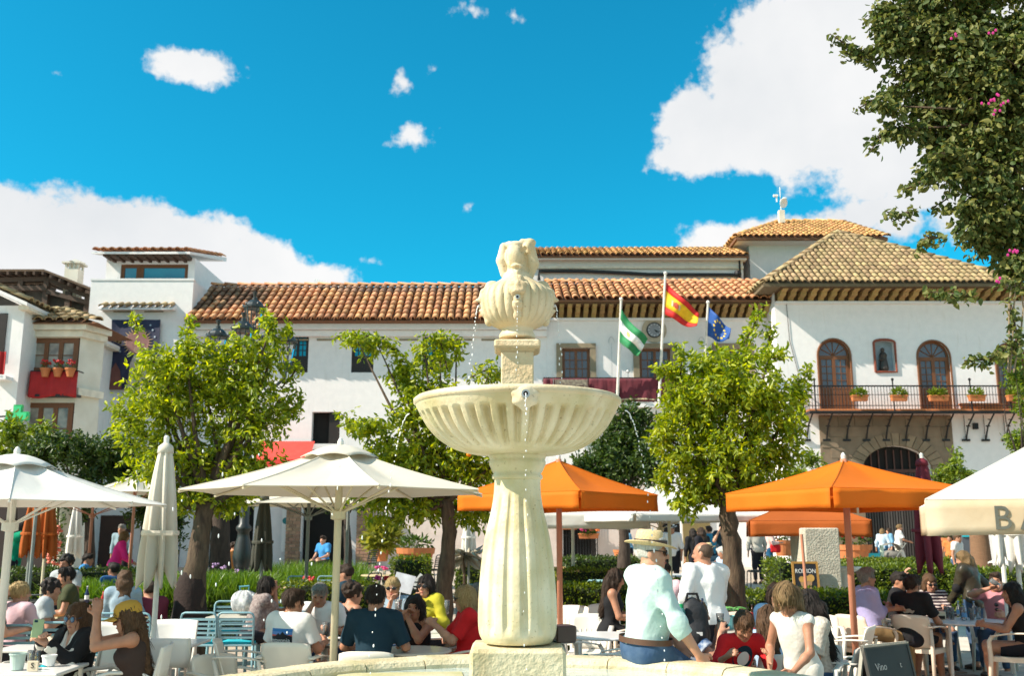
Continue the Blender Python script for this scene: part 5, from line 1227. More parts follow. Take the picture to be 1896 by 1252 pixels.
	for k, ang in enumerate((-PI/2, 0.05, PI-.05, PI/2)):
		d=Vector((math.cos(ang), math.sin(ang), 0));sd=Vector((-d.y, d.x, 0));r=52*SC(560, FY);c=d*r+Vector((0, 0, zm));P=[]
		def B(x, z, y, rr, k_=.02):P.append(pe(c+sd*x+Vector((0, 0, z))+d*y, rr, k=k_))
		B(0, .02, .0, (.062, .062, .085));B(0, -.075, .012, (.04, .04, .03));B(-.035, .062, .025, (.026, .026, .016));B(.035, .062, .025, (.026, .026, .016));B(0, .045, .045, (.014, .02, .04));B(0, .012, .045, (.045, .03, .013));B(-.03, .028, .035, (.022, .02, .018));B(.03, .028, .035, (.022, .02, .018));B(0, -.055, .04, (.03, .026, .014));B(0, .11, -.02, (.045, .03, .03));B(0, -.12, .0, (.03, .03, .04))
		for s_ in(-1, 1):
			for j in range(3):B(s_*.078, .055-.04*j, -.012, (.016, .016, .016), .006)
		P.append(ps(c+Vector((0, 0, -.025))+d*.055, .026, 'sub', .01))
		sdf_obj('mask', P, .0075, FS if k else FSW, o)
		n=MB();n.tube([c+Vector((0, 0, -.025))+d*.02, c+Vector((0, 0, -.025))+d*.066], .013, 10);n.build('nozzle', M('steel', (.5, .5, .5), .3, metal=.8), o);n=MB();n.tube([c+Vector((0, 0, -.025))+d*.064, c+Vector((0, 0, -.025))+d*.068], .008, 8);n.build('nozzle_hole', VOID, o)
	b=W(948, 516, FY).z;P=[]
	def E(x, y, z, r, k=.015):P.append(pe(Vector((x, y, b+z)), r, k=k))
	def C_(p, q, r0, r1, k=.015):P.append(pc(Vector((p[0], p[1], b+p[2])), Vector((q[0], q[1], b+q[2])), r0, r1, k))
	E(0, 0, .01, (.088, .088, .04));C_((0, .01, .0), (0, .01, .16), .072, .066);E(-.015, -.035, .135, (.062, .055, .09));E(-.005, -.06, .04, (.03, .035, .05));E(-.005, -.085, .06, (.04, .02, .016), .008);E(0, -.08, .02, (.018, .03, .045));E(-.01, -.02, .215, (.062, .05, .028))
	C_((-.085, 0, .03), (-.098, 0, .12), .022, .036);C_((-.098, 0, .12), (-.085, -.005, .21), .036, .026);C_((.085, -.0, .02), (.10, 0, .10), .022, .04);C_((.10, 0, .10), (.075, -.02, .225), .04, .034);C_((.075, -.02, .225), (.035, -.03, .235), .032, .022);E(.085, -.015, .235, (.036, .036, .026));E(.062, -.05, .19, (.03, .03, .035));C_((-.085, 0, .21), (-.05, -.01, .225), .022, .022)
	P.append(ps(Vector((.042, -.075, b+.17)), .026, 'sub', .012));P.append(pc(Vector((-.066, -.07, b+.03)), Vector((-.07, -.05, b+.21)), .014, .012, .01, 'sub'));P.append(pc(Vector((.052, -.085, b+.02)), Vector((.058, -.07, b+.16)), .014, .016, .01, 'sub'));P.append(ps(Vector((0, -.1, b+.045)), .016, 'sub', .01))
	sdf_obj('broken_sculpture', [(*p[:5], p[5]*.6, p[6])for p in P], .0048, FS, o, noise=.0012)
	rin, rout=1.98, 2.30;zt=.845;n=26
	for k in range(n):
		a0, a1=2*PI*k/n+.0025, 2*PI*(k+1)/n-.0025;m=MB();pr=[(rin+.03, zt-.15), (rin, zt-.13), (rin, zt-.045), (rin+.025, zt-.012), (rin+.06, zt), (rout-.06, zt), (rout-.02, zt-.015), (rout, zt-.05), (rout, zt-.12), (rout-.06, zt-.15)]
		seg=4;vs=[]
		dz=R.uniform(-.004, .004);dr=R.uniform(-.006, .006)
		for i in range(seg+1):
			a=a0+(a1-a0)*i/seg
			for r, z in pr:vs.append(((r+dr)*math.cos(a), (r+dr)*math.sin(a), z+dz))
		w=len(pr);fs=[(i*w+j, (i+1)*w+j, (i+1)*w+(j+1)%w, i*w+(j+1)%w)for i in range(seg)for j in range(w)]+[tuple(range(w)), tuple(range((seg+1)*w-1, seg*w-1, -1))]
		m.add(vs, fs);m.build('coping_stone', FSP, o)
	m=MB();m.lathe([(rout-.09, 0), (rout-.09, zt-.152), (rin+.05, zt-.152), (rin+.05, .40), (.02, .40)], 64, cap=False);m.lathe([(rout+.35, 0), (rout+.35, .16), (rout-.08, .16)], 64, cap=False);m.build('basin', M('basin_render', (.42, .50, .42), .7, col2=(.58, .62, .52), scale=2, bump=.3), o)
	m=MB();m.lathe([(rin+.03, .775), (.02, .7755)], 64, cap=True);m.build('basin_water', WATERB, o)
	m=MB();m.box((-.85, 1.42, .765), (.95, .4, .04), bev=.02, rz=.1);m.build('algae_ledge', M('algae_stone', (.46, .43, .22), .6, col2=(.60, .55, .38), scale=3, bump=.3), o)
	m=MB();m.box((.28, .16, 1.20), (.13, .14, .10), bev=.008, rz=.3);m.build('floodlight', M('dark_metal_box', (.07, .045, .04), .35, metal=.3), o)
	DROP=M('water_drop', (.92, .94, .94), .12, var=.02, trans=.12, spec=.7)
	def jet(name, label, p0, v, T, n, r):
		j=MB();g=9.81;first=[]
		for k in range(n):
			t=T*(k+R.uniform(-.3, .3))/n;t=max(t, 0);q=Vector(p0)+Vector(v)*t+Vector((0, 0, -.5*g*t*t));w=Vector(v)+Vector((0, 0, -g*t));w.normalize();rr=r*R.uniform(.55, 1.2)
			q+=Vector((R.gauss(0, 1), R.gauss(0, 1), 0))*.006*min(1, t*3)
			rot=w.to_track_quat('Z', 'Y').to_matrix();j.ell(q, (rr, rr, rr*R.uniform(1.2, 2.6)), 7, 6, rot=rot)
		s=[Vector(p0)+Vector(v)*t+Vector((0, 0, -.5*g*t*t))for t in np.linspace(0, T*.2, 8)];j.tube(s, [r*.55]*4+[r*.3]*4, 7)
		jo=j.build(name, DROP, None, smooth=True);jo.location=(0, 0, 0);tag(jo, label, 'water jet', None, 'stuff')
	c0=Vector((FX, FY, 0))
	jet('water_jet', 'string of drops falling from the spout at the bowl front', c0+fb, (0, -.12, 0), .58, 30, .0038)
	zz=zm-.028;rm=62*SC(560, FY)
	jet('water_jet', 'thin trickle falling from the front mask of the urn', c0+Vector((0, -rm-.01, zz)), (0, -.05, 0), .36, 26, .0032)
	jet('water_jet', 'arc of drops falling left of the urn', c0+Vector((-rm-.03, 0, zz)), (-.16, -.05, .1), .36, 26, .0045)
	jet('water_jet', 'arc of drops falling right of the urn', c0+Vector((rm+.03, 0, zz)), (.09, -.05, .1), .36, 26, .0045)
	jet('water_jet', 'jet arching out from the right side of the bowl', c0+Vector((R0+.04, 0, zr-.04)), (.36, -.1, .0), .58, 44, .0046)
	jet('water_jet', 'jet leaving the left side of the bowl', c0+Vector((-R0-.04, 0, zr-.06)), (-.4, .15, -.1), .58, 40, .0046)
	sp=MB()
	for k in range(26):sp.ell((FX+R.uniform(-2.1, -.9), FY+R.uniform(-.9, .5), R.uniform(1.15, 2.3)), (.0045, .0045, R.uniform(.006, .016)), 6, 5)
	tag(sp.build('water_spray', DROP, None, smooth=True), 'loose falling drops left of the fountain shaft', 'water drops', None, 'stuff')
def water_mat(name, col, bump, tr):
	m=bpy.data.materials.new(name);m.use_nodes=True;nt=m.node_tree;b=nt.nodes['Principled BSDF'];N=nt.nodes.new;L=nt.links.new
	b.inputs['Base Color'].default_value=(*col, 1);b.inputs['Roughness'].default_value=.06;b.inputs['IOR'].default_value=1.33;b.inputs['Transmission Weight'].default_value=tr
	tc=N('ShaderNodeTexCoord');nz=N('ShaderNodeTexNoise');nz.inputs['Scale'].default_value=7;nz.inputs['Detail'].default_value=4;L(tc.outputs['Object'], nz.inputs['Vector'])
	bp=N('ShaderNodeBump');bp.inputs['Strength'].default_value=bump;bp.inputs['Distance'].default_value=.04;L(nz.outputs['Fac'], bp.inputs['Height']);L(bp.outputs[0], b.inputs['Normal'])
	return m
WATER=water_mat('bowl_water', (.6, .72, .66), .4, .6);WATERB=water_mat('basin_water', (.72, .82, .76), .35, .35)
# build the large things
tower=None
bay_house();flags();street_lamp();fountain()
# trees
def wrap1(t):
	m=MB();Y=14.5;pr=[]
	for py, hw in((1250, 36), (1215, 34), (1180, 33), (1150, 34), (1120, 31), (1095, 30), (1080, 27), (1070, 24), (1060, 20)):pr.append((hw*SC(py, Y)*.95, W(948, py, Y).z))
	x=W(350, 1150, Y).x-t.location.x;m.lathe(pr, 14, (x, 0, 0), fn=lambda a, z:1+.06*math.sin(5*a+z*9)+.04*math.sin(z*60+3*a));m.build('trunk_wrap', M('dark_burlap', (.030, .019, .016), .95, scale=9, bump=.6), t, smooth=True)
Y1=14.5
def trunk_px(L, Y, yo=0):return[W(px, py, Y)if py<1235 else Vector((W(px, py, Y).x, Y, 0))for px, py in L]
tree('orange_tree', 'leafy orange tree with wrapped trunk beside the closed cream umbrella', 'tree', (W(352, 1200, Y1).x, Y1, 0), trunk_px([(350, 1260), (352, 1150), (362, 1060), (372, 990), (385, 930)], Y1), .21, lobes_px([(380, 720, 105, 95), (300, 745, 85, 85), (455, 700, 70, 80), (245, 785, 55, 52), (300, 850, 85, 62), (400, 850, 95, 75), (475, 785, 65, 62), (500, 665, 40, 50), (345, 660, 70, 50), (272, 662, 22, 30), (420, 920, 66, 32), (350, 905, 60, 45), (520, 745, 28, 45), (460, 860, 60, 40), (300, 680, 60, 50), (500, 610, 20, 30), (440, 640, 46, 34), (395, 930, 70, 25), (330, 940, 40, 22), (520, 870, 26, 20)], Y1), 14500, .098, L_OR, 'orange trees on the square', single=200, shoots=[[W(340, 640, Y1), W(352, 605, Y1), W(350, 585, Y1)], [W(500, 620, Y1), W(498, 590, Y1), W(488, 575, Y1)], [W(255, 610, Y1), W(250, 592, Y1), W(243, 582, Y1)], [W(520, 720, Y1), W(545, 690, Y1), W(552, 670, Y1)], [W(545, 770, Y1), W(552, 745, Y1), W(548, 715, Y1)], [W(530, 560+60, Y1), W(535, 600, Y1)]], wrap=wrap1)
Y2=15.6
tree('orange_tree', 'orange tree with arching leafy arms directly left of the fountain bowl', 'tree', (W(828, 1200, Y2).x, Y2, 0), trunk_px([(826, 1245), (820, 1150), (826, 1060), (832, 985), (826, 925)], Y2), .16, lobes_px([(820, 770, 80, 70), (775, 715, 58, 50), (660, 628, 34, 16), (700, 640, 40, 22), (742, 680, 36, 40), (785, 640, 20, 30), (815, 655, 24, 42), (845, 640, 16, 30), (905, 690, 34, 20), (690, 790, 60, 28), (650, 785, 30, 26), (790, 850, 110, 48), (740, 905, 100, 40), (880, 880, 70, 50), (690, 915, 60, 30), (880, 945, 60, 34), (800, 935, 80, 34), (740, 840, 90, 42), (850, 800, 60, 60), (720, 960, 50, 16), (770, 950, 50, 20), (760, 760, 50, 40), (930, 850, 40, 50)], Y2), 13500, .104, L_OR, 'orange trees on the square', single=200, droop=.75, shoots=[[W(740, 650, Y2), W(680, 622, Y2), W(622, 622, Y2)], [W(820, 640, Y2), W(850, 628, Y2), W(858, 655, Y2)], [W(870, 700, Y2), W(910, 680, Y2), W(928, 700, Y2)], [W(830, 690, Y2), W(815, 630, Y2), W(800, 615, Y2)]])
Y3=14.2
tree('orange_tree', 'sunlit yellow-green orange tree rising in front of the flagpoles', 'tree', (W(1358, 1200, Y3).x, Y3, 0), trunk_px([(1366, 1255), (1362, 1150), (1360, 1060), (1352, 985), (1345, 925)], Y3), .185, lobes_px([(1350, 720, 95, 80), (1290, 775, 80, 70), (1420, 760, 70, 80), (1258, 850, 55, 62), (1340, 850, 92, 72), (1440, 840, 55, 55), (1365, 665, 34, 30), (1480, 735, 24, 38), (1245, 692, 34, 24), (1300, 670, 34, 34), (1425, 660, 34, 28), (1268, 925, 46, 32), (1310, 905, 60, 36), (1380, 900, 60, 40), (1470, 790, 30, 40), (1230, 800, 36, 36), (1235, 890, 26, 24), (1260, 740, 40, 40)], Y3), 14000, .098, L_OR, 'orange trees on the square', single=200, shoots=[[W(1375, 640, Y3), W(1395, 605, Y3), W(1412, 565, Y3)], [W(1420, 660, Y3), W(1425, 620, Y3), W(1428, 600, Y3)], [W(1260, 700, Y3), W(1262, 660, Y3), W(1255, 635, Y3)], [W(1470, 720, Y3), W(1492, 698, Y3), W(1500, 680, Y3)], [W(1250, 690, Y3), W(1225, 680, Y3), W(1208, 690, Y3)]])
tt=next(o for o in COL.objects if o.name=='orange_tree.001');FR_=M('orange_peel', (.70, .22, .01), .5, scale=40, bump=.2)
for px, py in((868, 842), (745, 905), (846, 905)):
	p=W(px, py, Y2-.75)-Vector(tt.location);MB().ell(p, .038, 10, 7).build('orange_fruit', FR_, tt, smooth=True)
def far_tree(label, px, py_base, Y, lobes, n, size, mat, r=.16, top=None, single=0, group='trees at the back of the square', bark=None):
	b=Vector((W(px, 1000, Y).x, Y, gz(Y)));tp=W(px+R.uniform(-4, 4), top or 930, Y)
	return tree('shade_tree', label, 'tree', b, [b, b.lerp(tp, .5)+Vector((.06, 0, 0)), tp], r, lobes_px(lobes, Y, 1., .6), n, size, mat, group, single, bark=bark or BARKD, droop=.2, lim=True)
far_tree('dense dark green clipped tree right behind the fountain bowl', 1150, 1060, 26., [(1150, 830, 62, 62), (1120, 870, 60, 46), (1180, 790, 40, 40), (1085, 880, 50, 40), (1190, 860, 46, 46), (1160, 765, 36, 24)], 9000, .15, L_DK, .18)
far_tree('dark leafy tree at the far left with a forked dark trunk', 165, 1060, 24., [(110, 830, 60, 34), (190, 850, 70, 40), (60, 850, 50, 34), (230, 880, 46, 34), (145, 900, 60, 30), (215, 830, 40, 30), (150, 945, 26, 26)], 8000, .14, L_DK, .16, top=940)
far_tree('bright palm-like green shrub tree at the left edge', 30, 1060, 27., [(22, 800, 24, 34), (10, 840, 30, 30), (75, 800, 24, 20)], 1600, .17, L_LT, .10)
far_tree('slim dark-trunked tree behind the black lamp post', 408, 1050, 21., [(400, 900, 60, 30), (440, 925, 50, 24), (380, 935, 30, 20)], 2600, .12, L_DK, .27, top=920)
far_tree('forked thin tree at the dark doorway behind the white umbrella pole', 640, 1035, 24., [(650, 890, 60, 26), (690, 905, 55, 24), (620, 925, 40, 14), (668, 928, 38, 16)], 2600, .13, L_DK, .12, top=950)
far_tree('low light green tree beside the stone portal', 1760, 1000, 30., [(1765, 868, 22, 22), (1750, 886, 32, 14), (1790, 880, 14, 12), (1775, 845, 8, 12)], 1000, .15, L_LT, .07, top=900)
far_tree('pale green tree in front of the portal corner', 1478, 1000, 31., [(1500, 852, 20, 18), (1480, 880, 24, 16), (1530, 870, 14, 12)], 700, .15, L_LT, .06, top=900)
far_tree('leafy tree at the right edge below the iron balcony', 1895, 1000, 24., [(1885, 700, 24, 20), (1890, 820, 30, 24), (1905, 760, 22, 40), (1878, 668, 30, 8), (1850, 662, 22, 6)], 2200, .12, L_LT, .08, top=870)
far_tree('dark leafy tree behind the shaded left umbrella', 270, 1050, 22., [(300, 900, 40, 40), (330, 960, 16, 60), (268, 940, 30, 40)], 2200, .12, L_DK, .12, top=940)
# creeper hanging in from the right, near
YV=7.6
def vine():
	L=[(1720, 60, 110, 70), (1806, 110, 130, 110), (1906, 150, 150, 150), (1710, 150, 80, 70), (1756, 225, 90, 76), (1856, 290, 120, 105), (1746, 300, 50, 46), (1816, 385, 70, 66), (1876, 420, 90, 80), (1821, 455, 36, 40), (1670, 40, 70, 50), (1966, 300, 80, 160), (1650, 85, 44, 26), (1640, 195, 40, 22), (1670, 240, 40, 22), (1710, 325, 36, 16), (1726, 385, 22, 12), (1966, 60, 90, 110), (1766, -20, 140, 60), (1885, 500, 40, 44), (1888, 545, 12, 24)]
	b=Vector((W(2060, 900, YV).x, YV+.3, 0));tp=W(2040, 200, YV)
	sh=[]
	for pts in([(1620, 100), (1580, 90), (1536, 62)], [(1620, 110), (1590, 105), (1560, 95)], [(1640, 190), (1610, 188), (1590, 200)], [(1660, 235), (1630, 250), (1612, 280)], [(1690, 390), (1660, 400), (1638, 390)], [(1740, 440), (1715, 440), (1690, 470)], [(1800, 548), (1760, 545), (1720, 540)], [(1870, 560), (1882, 620), (1880, 650)], [(1870, 640), (1830, 665), (1785, 668)], [(1720, 330), (1690, 345), (1672, 350)]):
		sh.append([W(px, py, YV)for px, py in pts])
	t=tree('climbing_vine', 'dark green creeper hanging into the upper right corner with magenta blossoms', 'vine', b, [b, b.lerp(tp, .5), tp], .09, lobes_px(L, YV, .5, .12), 44000, .058, L_VI, None, single=300, per=9, droop=.9, shoots=sh, wid=.62, bark=BARK, fill=.42)
	m=MB()
	for px, py in((1838, 186), (1850, 178), (1858, 192), (1832, 192), (1846, 205), (1880, 465), (1872, 466), (1850, 518), (1838, 62), (1770, 65)):
		c=W(px, py, YV-.75);
		for k in range(3):m.ell(c+Vector((R.gauss(0, .016), R.gauss(0, .016), R.gauss(0, .016)))-Vector(t.location), (.011, .008, .013), 5, 4)
	o=m.build('blossom', MAG, t);o['kind']='stuff'
	m=MB()
	for px in(1874, 1882, 1889):m.tube([W(px, 520, YV)-Vector(t.location), W(px+R.uniform(-6, 6), 570, YV)-Vector(t.location), W(px+R.uniform(-8, 4), 625, YV)-Vector(t.location), W(px-R.uniform(6, 14), 690, YV)-Vector(t.location)], .007, 5)
	m.build('stem', M('pale_stem', (.25, .19, .12), .8, scale=9), t)
vine()
# hedges, grass, planting
def hx(px, Y):return W(px, 1050, Y).x
def hz(py, Y):return W(948, py, Y).z
hedge('low clipped hedge behind the white cafe chairs right of the fountain', hx(1020, 15.5), hx(1215, 15.5), 15.5, 16.4, 0, hz(1088, 15.5), 5200, .045)
hedge('thin sunny hedge strip in front of the blue plastic chair', hx(1030, 19.5), hx(1215, 19.5), 19.5, 20.0, gz(19.5), hz(1058, 19.5), 2200, .045)
hedge('dark hedge under the flowered window grille', hx(1045, 27), hx(1185, 27), 27, 27.8, gz(27), hz(1036, 27), 2400, .06, L_DK)
hedge('clipped hedge between the bottle crate and the stone pillar', hx(1380, 15), hx(1680, 15), 15.0, 16.2, 0, hz(1105, 15), 7500, .045)
hedge('tall bright hedge left of the white stone pillar', hx(1443, 21.5), hx(1472, 21.5), 21.5, 23, gz(21.5), hz(1040, 21.5), 2200, .05)
hedge('long sunny hedge behind the closed maroon umbrella', hx(1560, 21), hx(1790, 21), 21, 22.2, gz(21), hz(1052, 21), 7000, .05)
hedge('second long hedge in front of the strolling family', hx(1550, 28), hx(1800, 28), 28, 29, gz(28), hz(1040, 28), 5000, .06)
hedge('green hedge at the right edge behind the canopy posts', hx(1800, 19), hx(1960, 19), 19, 20, gz(19), hz(1060, 19), 3600, .05)
hedge('low hedge beside the pink-shirted seated man', hx(1870, 16), hx(1990, 16), 16, 16.8, 0, hz(1105, 16), 2000, .045)
hedge('yellow-green hedge strip behind the man with dark hair', hx(520, 16.2), hx(690, 16.2), 16.2, 16.7, 0, hz(1085, 16.2), 2600, .045)
hedge('bushy hedge among the dark tables left of the second tree', hx(725, 21), hx(790, 21), 21, 22, gz(21), hz(1036, 21), 1800, .05)
hedge('clipped hedge right of the middle tree trunk', hx(846, 24), hx(890, 24), 24, 25, gz(24), hz(1042, 24), 1600, .05)
hedge('long low hedge under the shade of the left tree', hx(296, 17.2), hx(480, 17.2), 16.8, 18.2, gz(17), .70, 3600, .05, L_DK)
hedge('dark planted bed behind the left cafe tables', hx(90, 17.2), hx(294, 17.2), 16.8, 18.0, gz(17), .66, 3600, .05, L_DK)
hedge('dark hedge row behind the shaded tables at far left', hx(-10, 19.4), hx(305, 19.4), 19.2, 20, gz(19.4), hz(1058, 19.4), 4200, .05, L_DK)
hedge('hedge bordering the pale path on the right', hx(1205, 18), hx(1290, 18), 18, 18.7, gz(18), hz(1078, 18), 1600, .045)
grass('strap_leaf_planting', 'bright green strap-leaf planting around the left tree and lamp', hx(296, 17), hx(480, 17), 16.8, 18.2, 6000, .48, None, .60)
grass('strap_leaf_planting', 'green strap-leaf bed in shade behind the left cafe tables', hx(100, 17), hx(296, 17), 16.8, 18.0, 4200, .42, None, .56)
grass('strap_leaf_planting', 'sunny bed of blade leaves behind the dark cafe tables', hx(485, 25), hx(668, 25), 24, 26.5, 5200, .72)
for k, (px, py, Y)in enumerate(((415, 1055, 18.6), (438, 1062, 18.3), (425, 1070, 18.2), (485, 1057, 18.5), (447, 1072, 18.4), (398, 1050, 18.8))):
	p=W(px, py, Y);t=thing('allium', 'lilac flower head on a thin stem by the lamp base, '+('left of the lamp, lower', 'just left of the plinth', 'second from left', 'rightmost, past the plinth', 'before the plinth, lowest', 'leftmost and tallest')[k], 'flower', (p.x, Y, gz(Y)), 0, 'lilac flower heads by the lamp')
	h=p.z-gz(Y);MB().tube([(0, 0, 0), (.03, 0, h*.5), (0, 0, h)], .008, 4).build('stem', L_GR, t);flowers(t, (0, 0, h), (.06, .06, .06), 14, .022, 'bloom', LILAC)
def planter_box(label, px, py, Y, w, mat_leaf, fl=None, h=.2, nf=30, wall=False, hang=True, fol=.2):
	p=W(px, py, Y);t=thing('planter_box', label, 'planter', p)
	m=MB();m.add([(-w*.46, -.09, 0), (w*.46, -.09, 0), (w*.46, .09, 0), (-w*.46, .09, 0), (-w*.5, -.12, h), (w*.5, -.12, h), (w*.5, .12, h), (-w*.5, .12, h)], [(3, 2, 1, 0), (4, 5, 6, 7), (0, 1, 5, 4), (1, 2, 6, 5), (2, 3, 7, 6), (3, 0, 4, 7)]);m.box((0, 0, h-.02), (w*1.05, .27, .05), bev=.01);m.build('box', CLAY, t)
	if mat_leaf:leafball(t, (0, 0, h+fol*.45), (w*.5, .16, fol), int(240*w/.6), .12, '', mat=mat_leaf)
	for f in(fl or()):flowers(t, (f[1], -.05, h+.14), (f[2], .12, .14), nf, .05, '', f[0])
	return t
for i, (px, lab)in enumerate(((1592, 'leftmost clay box of bright green plants on the iron balcony rail'), (1665, 'clay box of green plants between the first two arched doors'), (1738, 'large clay box of green plants before the middle arched door'), (1809, 'clay box of green plants standing over the long clay trough'), (1880, 'clay box of green plants at the right edge of the iron balcony'))):
	planter_box(lab, px, 743, RYB-.16, .62 if i!=2 else .74, L_LT, h=.22, fol=.2)
planter_box('long empty clay trough on the balcony floor, left half', 1800, 757, RYB+.25, .9, None);planter_box('long empty clay trough on the balcony floor, right half', 1842, 757, RYB+.25, .9, None)
planter_box('window box of pink geraniums hung upper left on the iron grille', 1052, 981, 40.65, .75, L_GE, [(PINK, -.1, .28), (RED, .32, .1)])
planter_box('window box of pink and salmon flowers hung low on the iron grille', 1090, 998, 40.6, .8, L_GE, [(PINK, -.2, .18), (SALM, .1, .15), (M('orange_petal', (.65, .15, .03), .6), .32, .1)])
def pot_plant(label, px, py_b, Y, w, h, leaf, rad, fl=None, clay=True, name='potted_plant', n=200, size=.14, stem=0.):
	x=W(px, 1000, Y).x;t=thing(name, label, 'potted plant', (x, Y, gz(Y)if py_b is None else W(px, py_b, Y).z))
	m=MB();m.lathe([(w*.34, 0), (w*.46, h*.75), (w*.5, h*.78), (w*.52, h), (w*.42, h), (w*.40, h*.85), (0, h*.85)], 20);m.build('pot', CLAY, t, smooth=False)
	if stem:MB().tube([(0, 0, h*.8), (.02, 0, h+stem*.5), (0, 0, h+stem)], .05, 6).build('stem', BARK, t)
	leafball(t, (0, 0, h+stem+rad[2]*.7), rad, n, size, '', mat=leaf)
	for f in(fl or()):flowers(t, (0, 0, h+rad[2]*.8), rad, f[1], .05, '', f[0])
	return t
pot_plant('wide terracotta urn with a palm stem against the pale wall', 770, 1062, 27., 1.0, .65, L_GE, (.42, .4, .2), n=160);
pot_plant('yellow-green grassy fountain plant in a pot beside the sunny brick pillar', 708, 1040, 33., .5, .4, L_PA, (.62, .6, .5), n=420, size=.3)
pot_plant('big terracotta tub with dark red flowers before the wooden gate', 1580, 1052, 34., 1.15, .75, L_DK, (.6, .5, .3), [(RED, 30)], n=180)
pot_plant('small standard tree with rusty leaves in a pot by the pale wall', 1148, 1040, 36., .5, .4, L_PA, (.5, .5, .5), n=420, size=.15, stem=.9)
pot_plant('terracotta pot of pink flowers behind the woman in a pink jacket', 1450, 1030, 30., .6, .45, L_GE, (.42, .4, .3), [(PINK, 26)], n=160)
pot_plant('tub of white and red flowers beyond the closed maroon umbrella', 1752, 1022, 34., .7, .45, L_GE, (.42, .4, .25), [(RED, 14), (WHITEP, 22)], n=160)
# fabrics, parasols
def FAB(name, col, tr=.30, rough=.75, col2=None, scale=1.5):
	if name in MATS:return MATS[name]
	m=M(name, col, rough, .05, scale, bump=.12, bscale=7, col2=col2, spec=.25);nt=m.node_tree;N=nt.nodes.new;L=nt.links.new
	b=nt.nodes['Principled BSDF'];nt.nodes['Bump'].inputs['Strength'].default_value=.3;out=nt.nodes['Material Output'];t=N('ShaderNodeBsdfTranslucent');t.inputs['Color'].default_value=(*[min(1, c*1.05)for c in col], 1)
	x=N('ShaderNodeMixShader');x.inputs[0].default_value=tr;L(b.outputs[0], x.inputs[1]);L(t.outputs[0], x.inputs[2]);L(x.outputs[0], out.inputs[0]);return m
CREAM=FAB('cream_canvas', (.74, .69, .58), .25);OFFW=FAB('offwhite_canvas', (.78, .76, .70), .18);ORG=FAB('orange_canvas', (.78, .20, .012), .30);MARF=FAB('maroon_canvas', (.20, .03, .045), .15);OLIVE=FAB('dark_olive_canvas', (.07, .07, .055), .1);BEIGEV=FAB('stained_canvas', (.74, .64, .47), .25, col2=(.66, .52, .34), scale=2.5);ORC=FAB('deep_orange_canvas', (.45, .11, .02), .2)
POLEW=M('cream_metal', (.62, .55, .38), .4, var=.06);POLEB=M('white_metal', (.74, .72, .66), .4, var=.05);POLEO=M('terracotta_pole', (.48, .20, .12), .45, var=.06);POLEG=M('grey_pole', (.22, .24, .22), .45);CONC=M('concrete', (.35, .33, .30), .9, bump=.2)
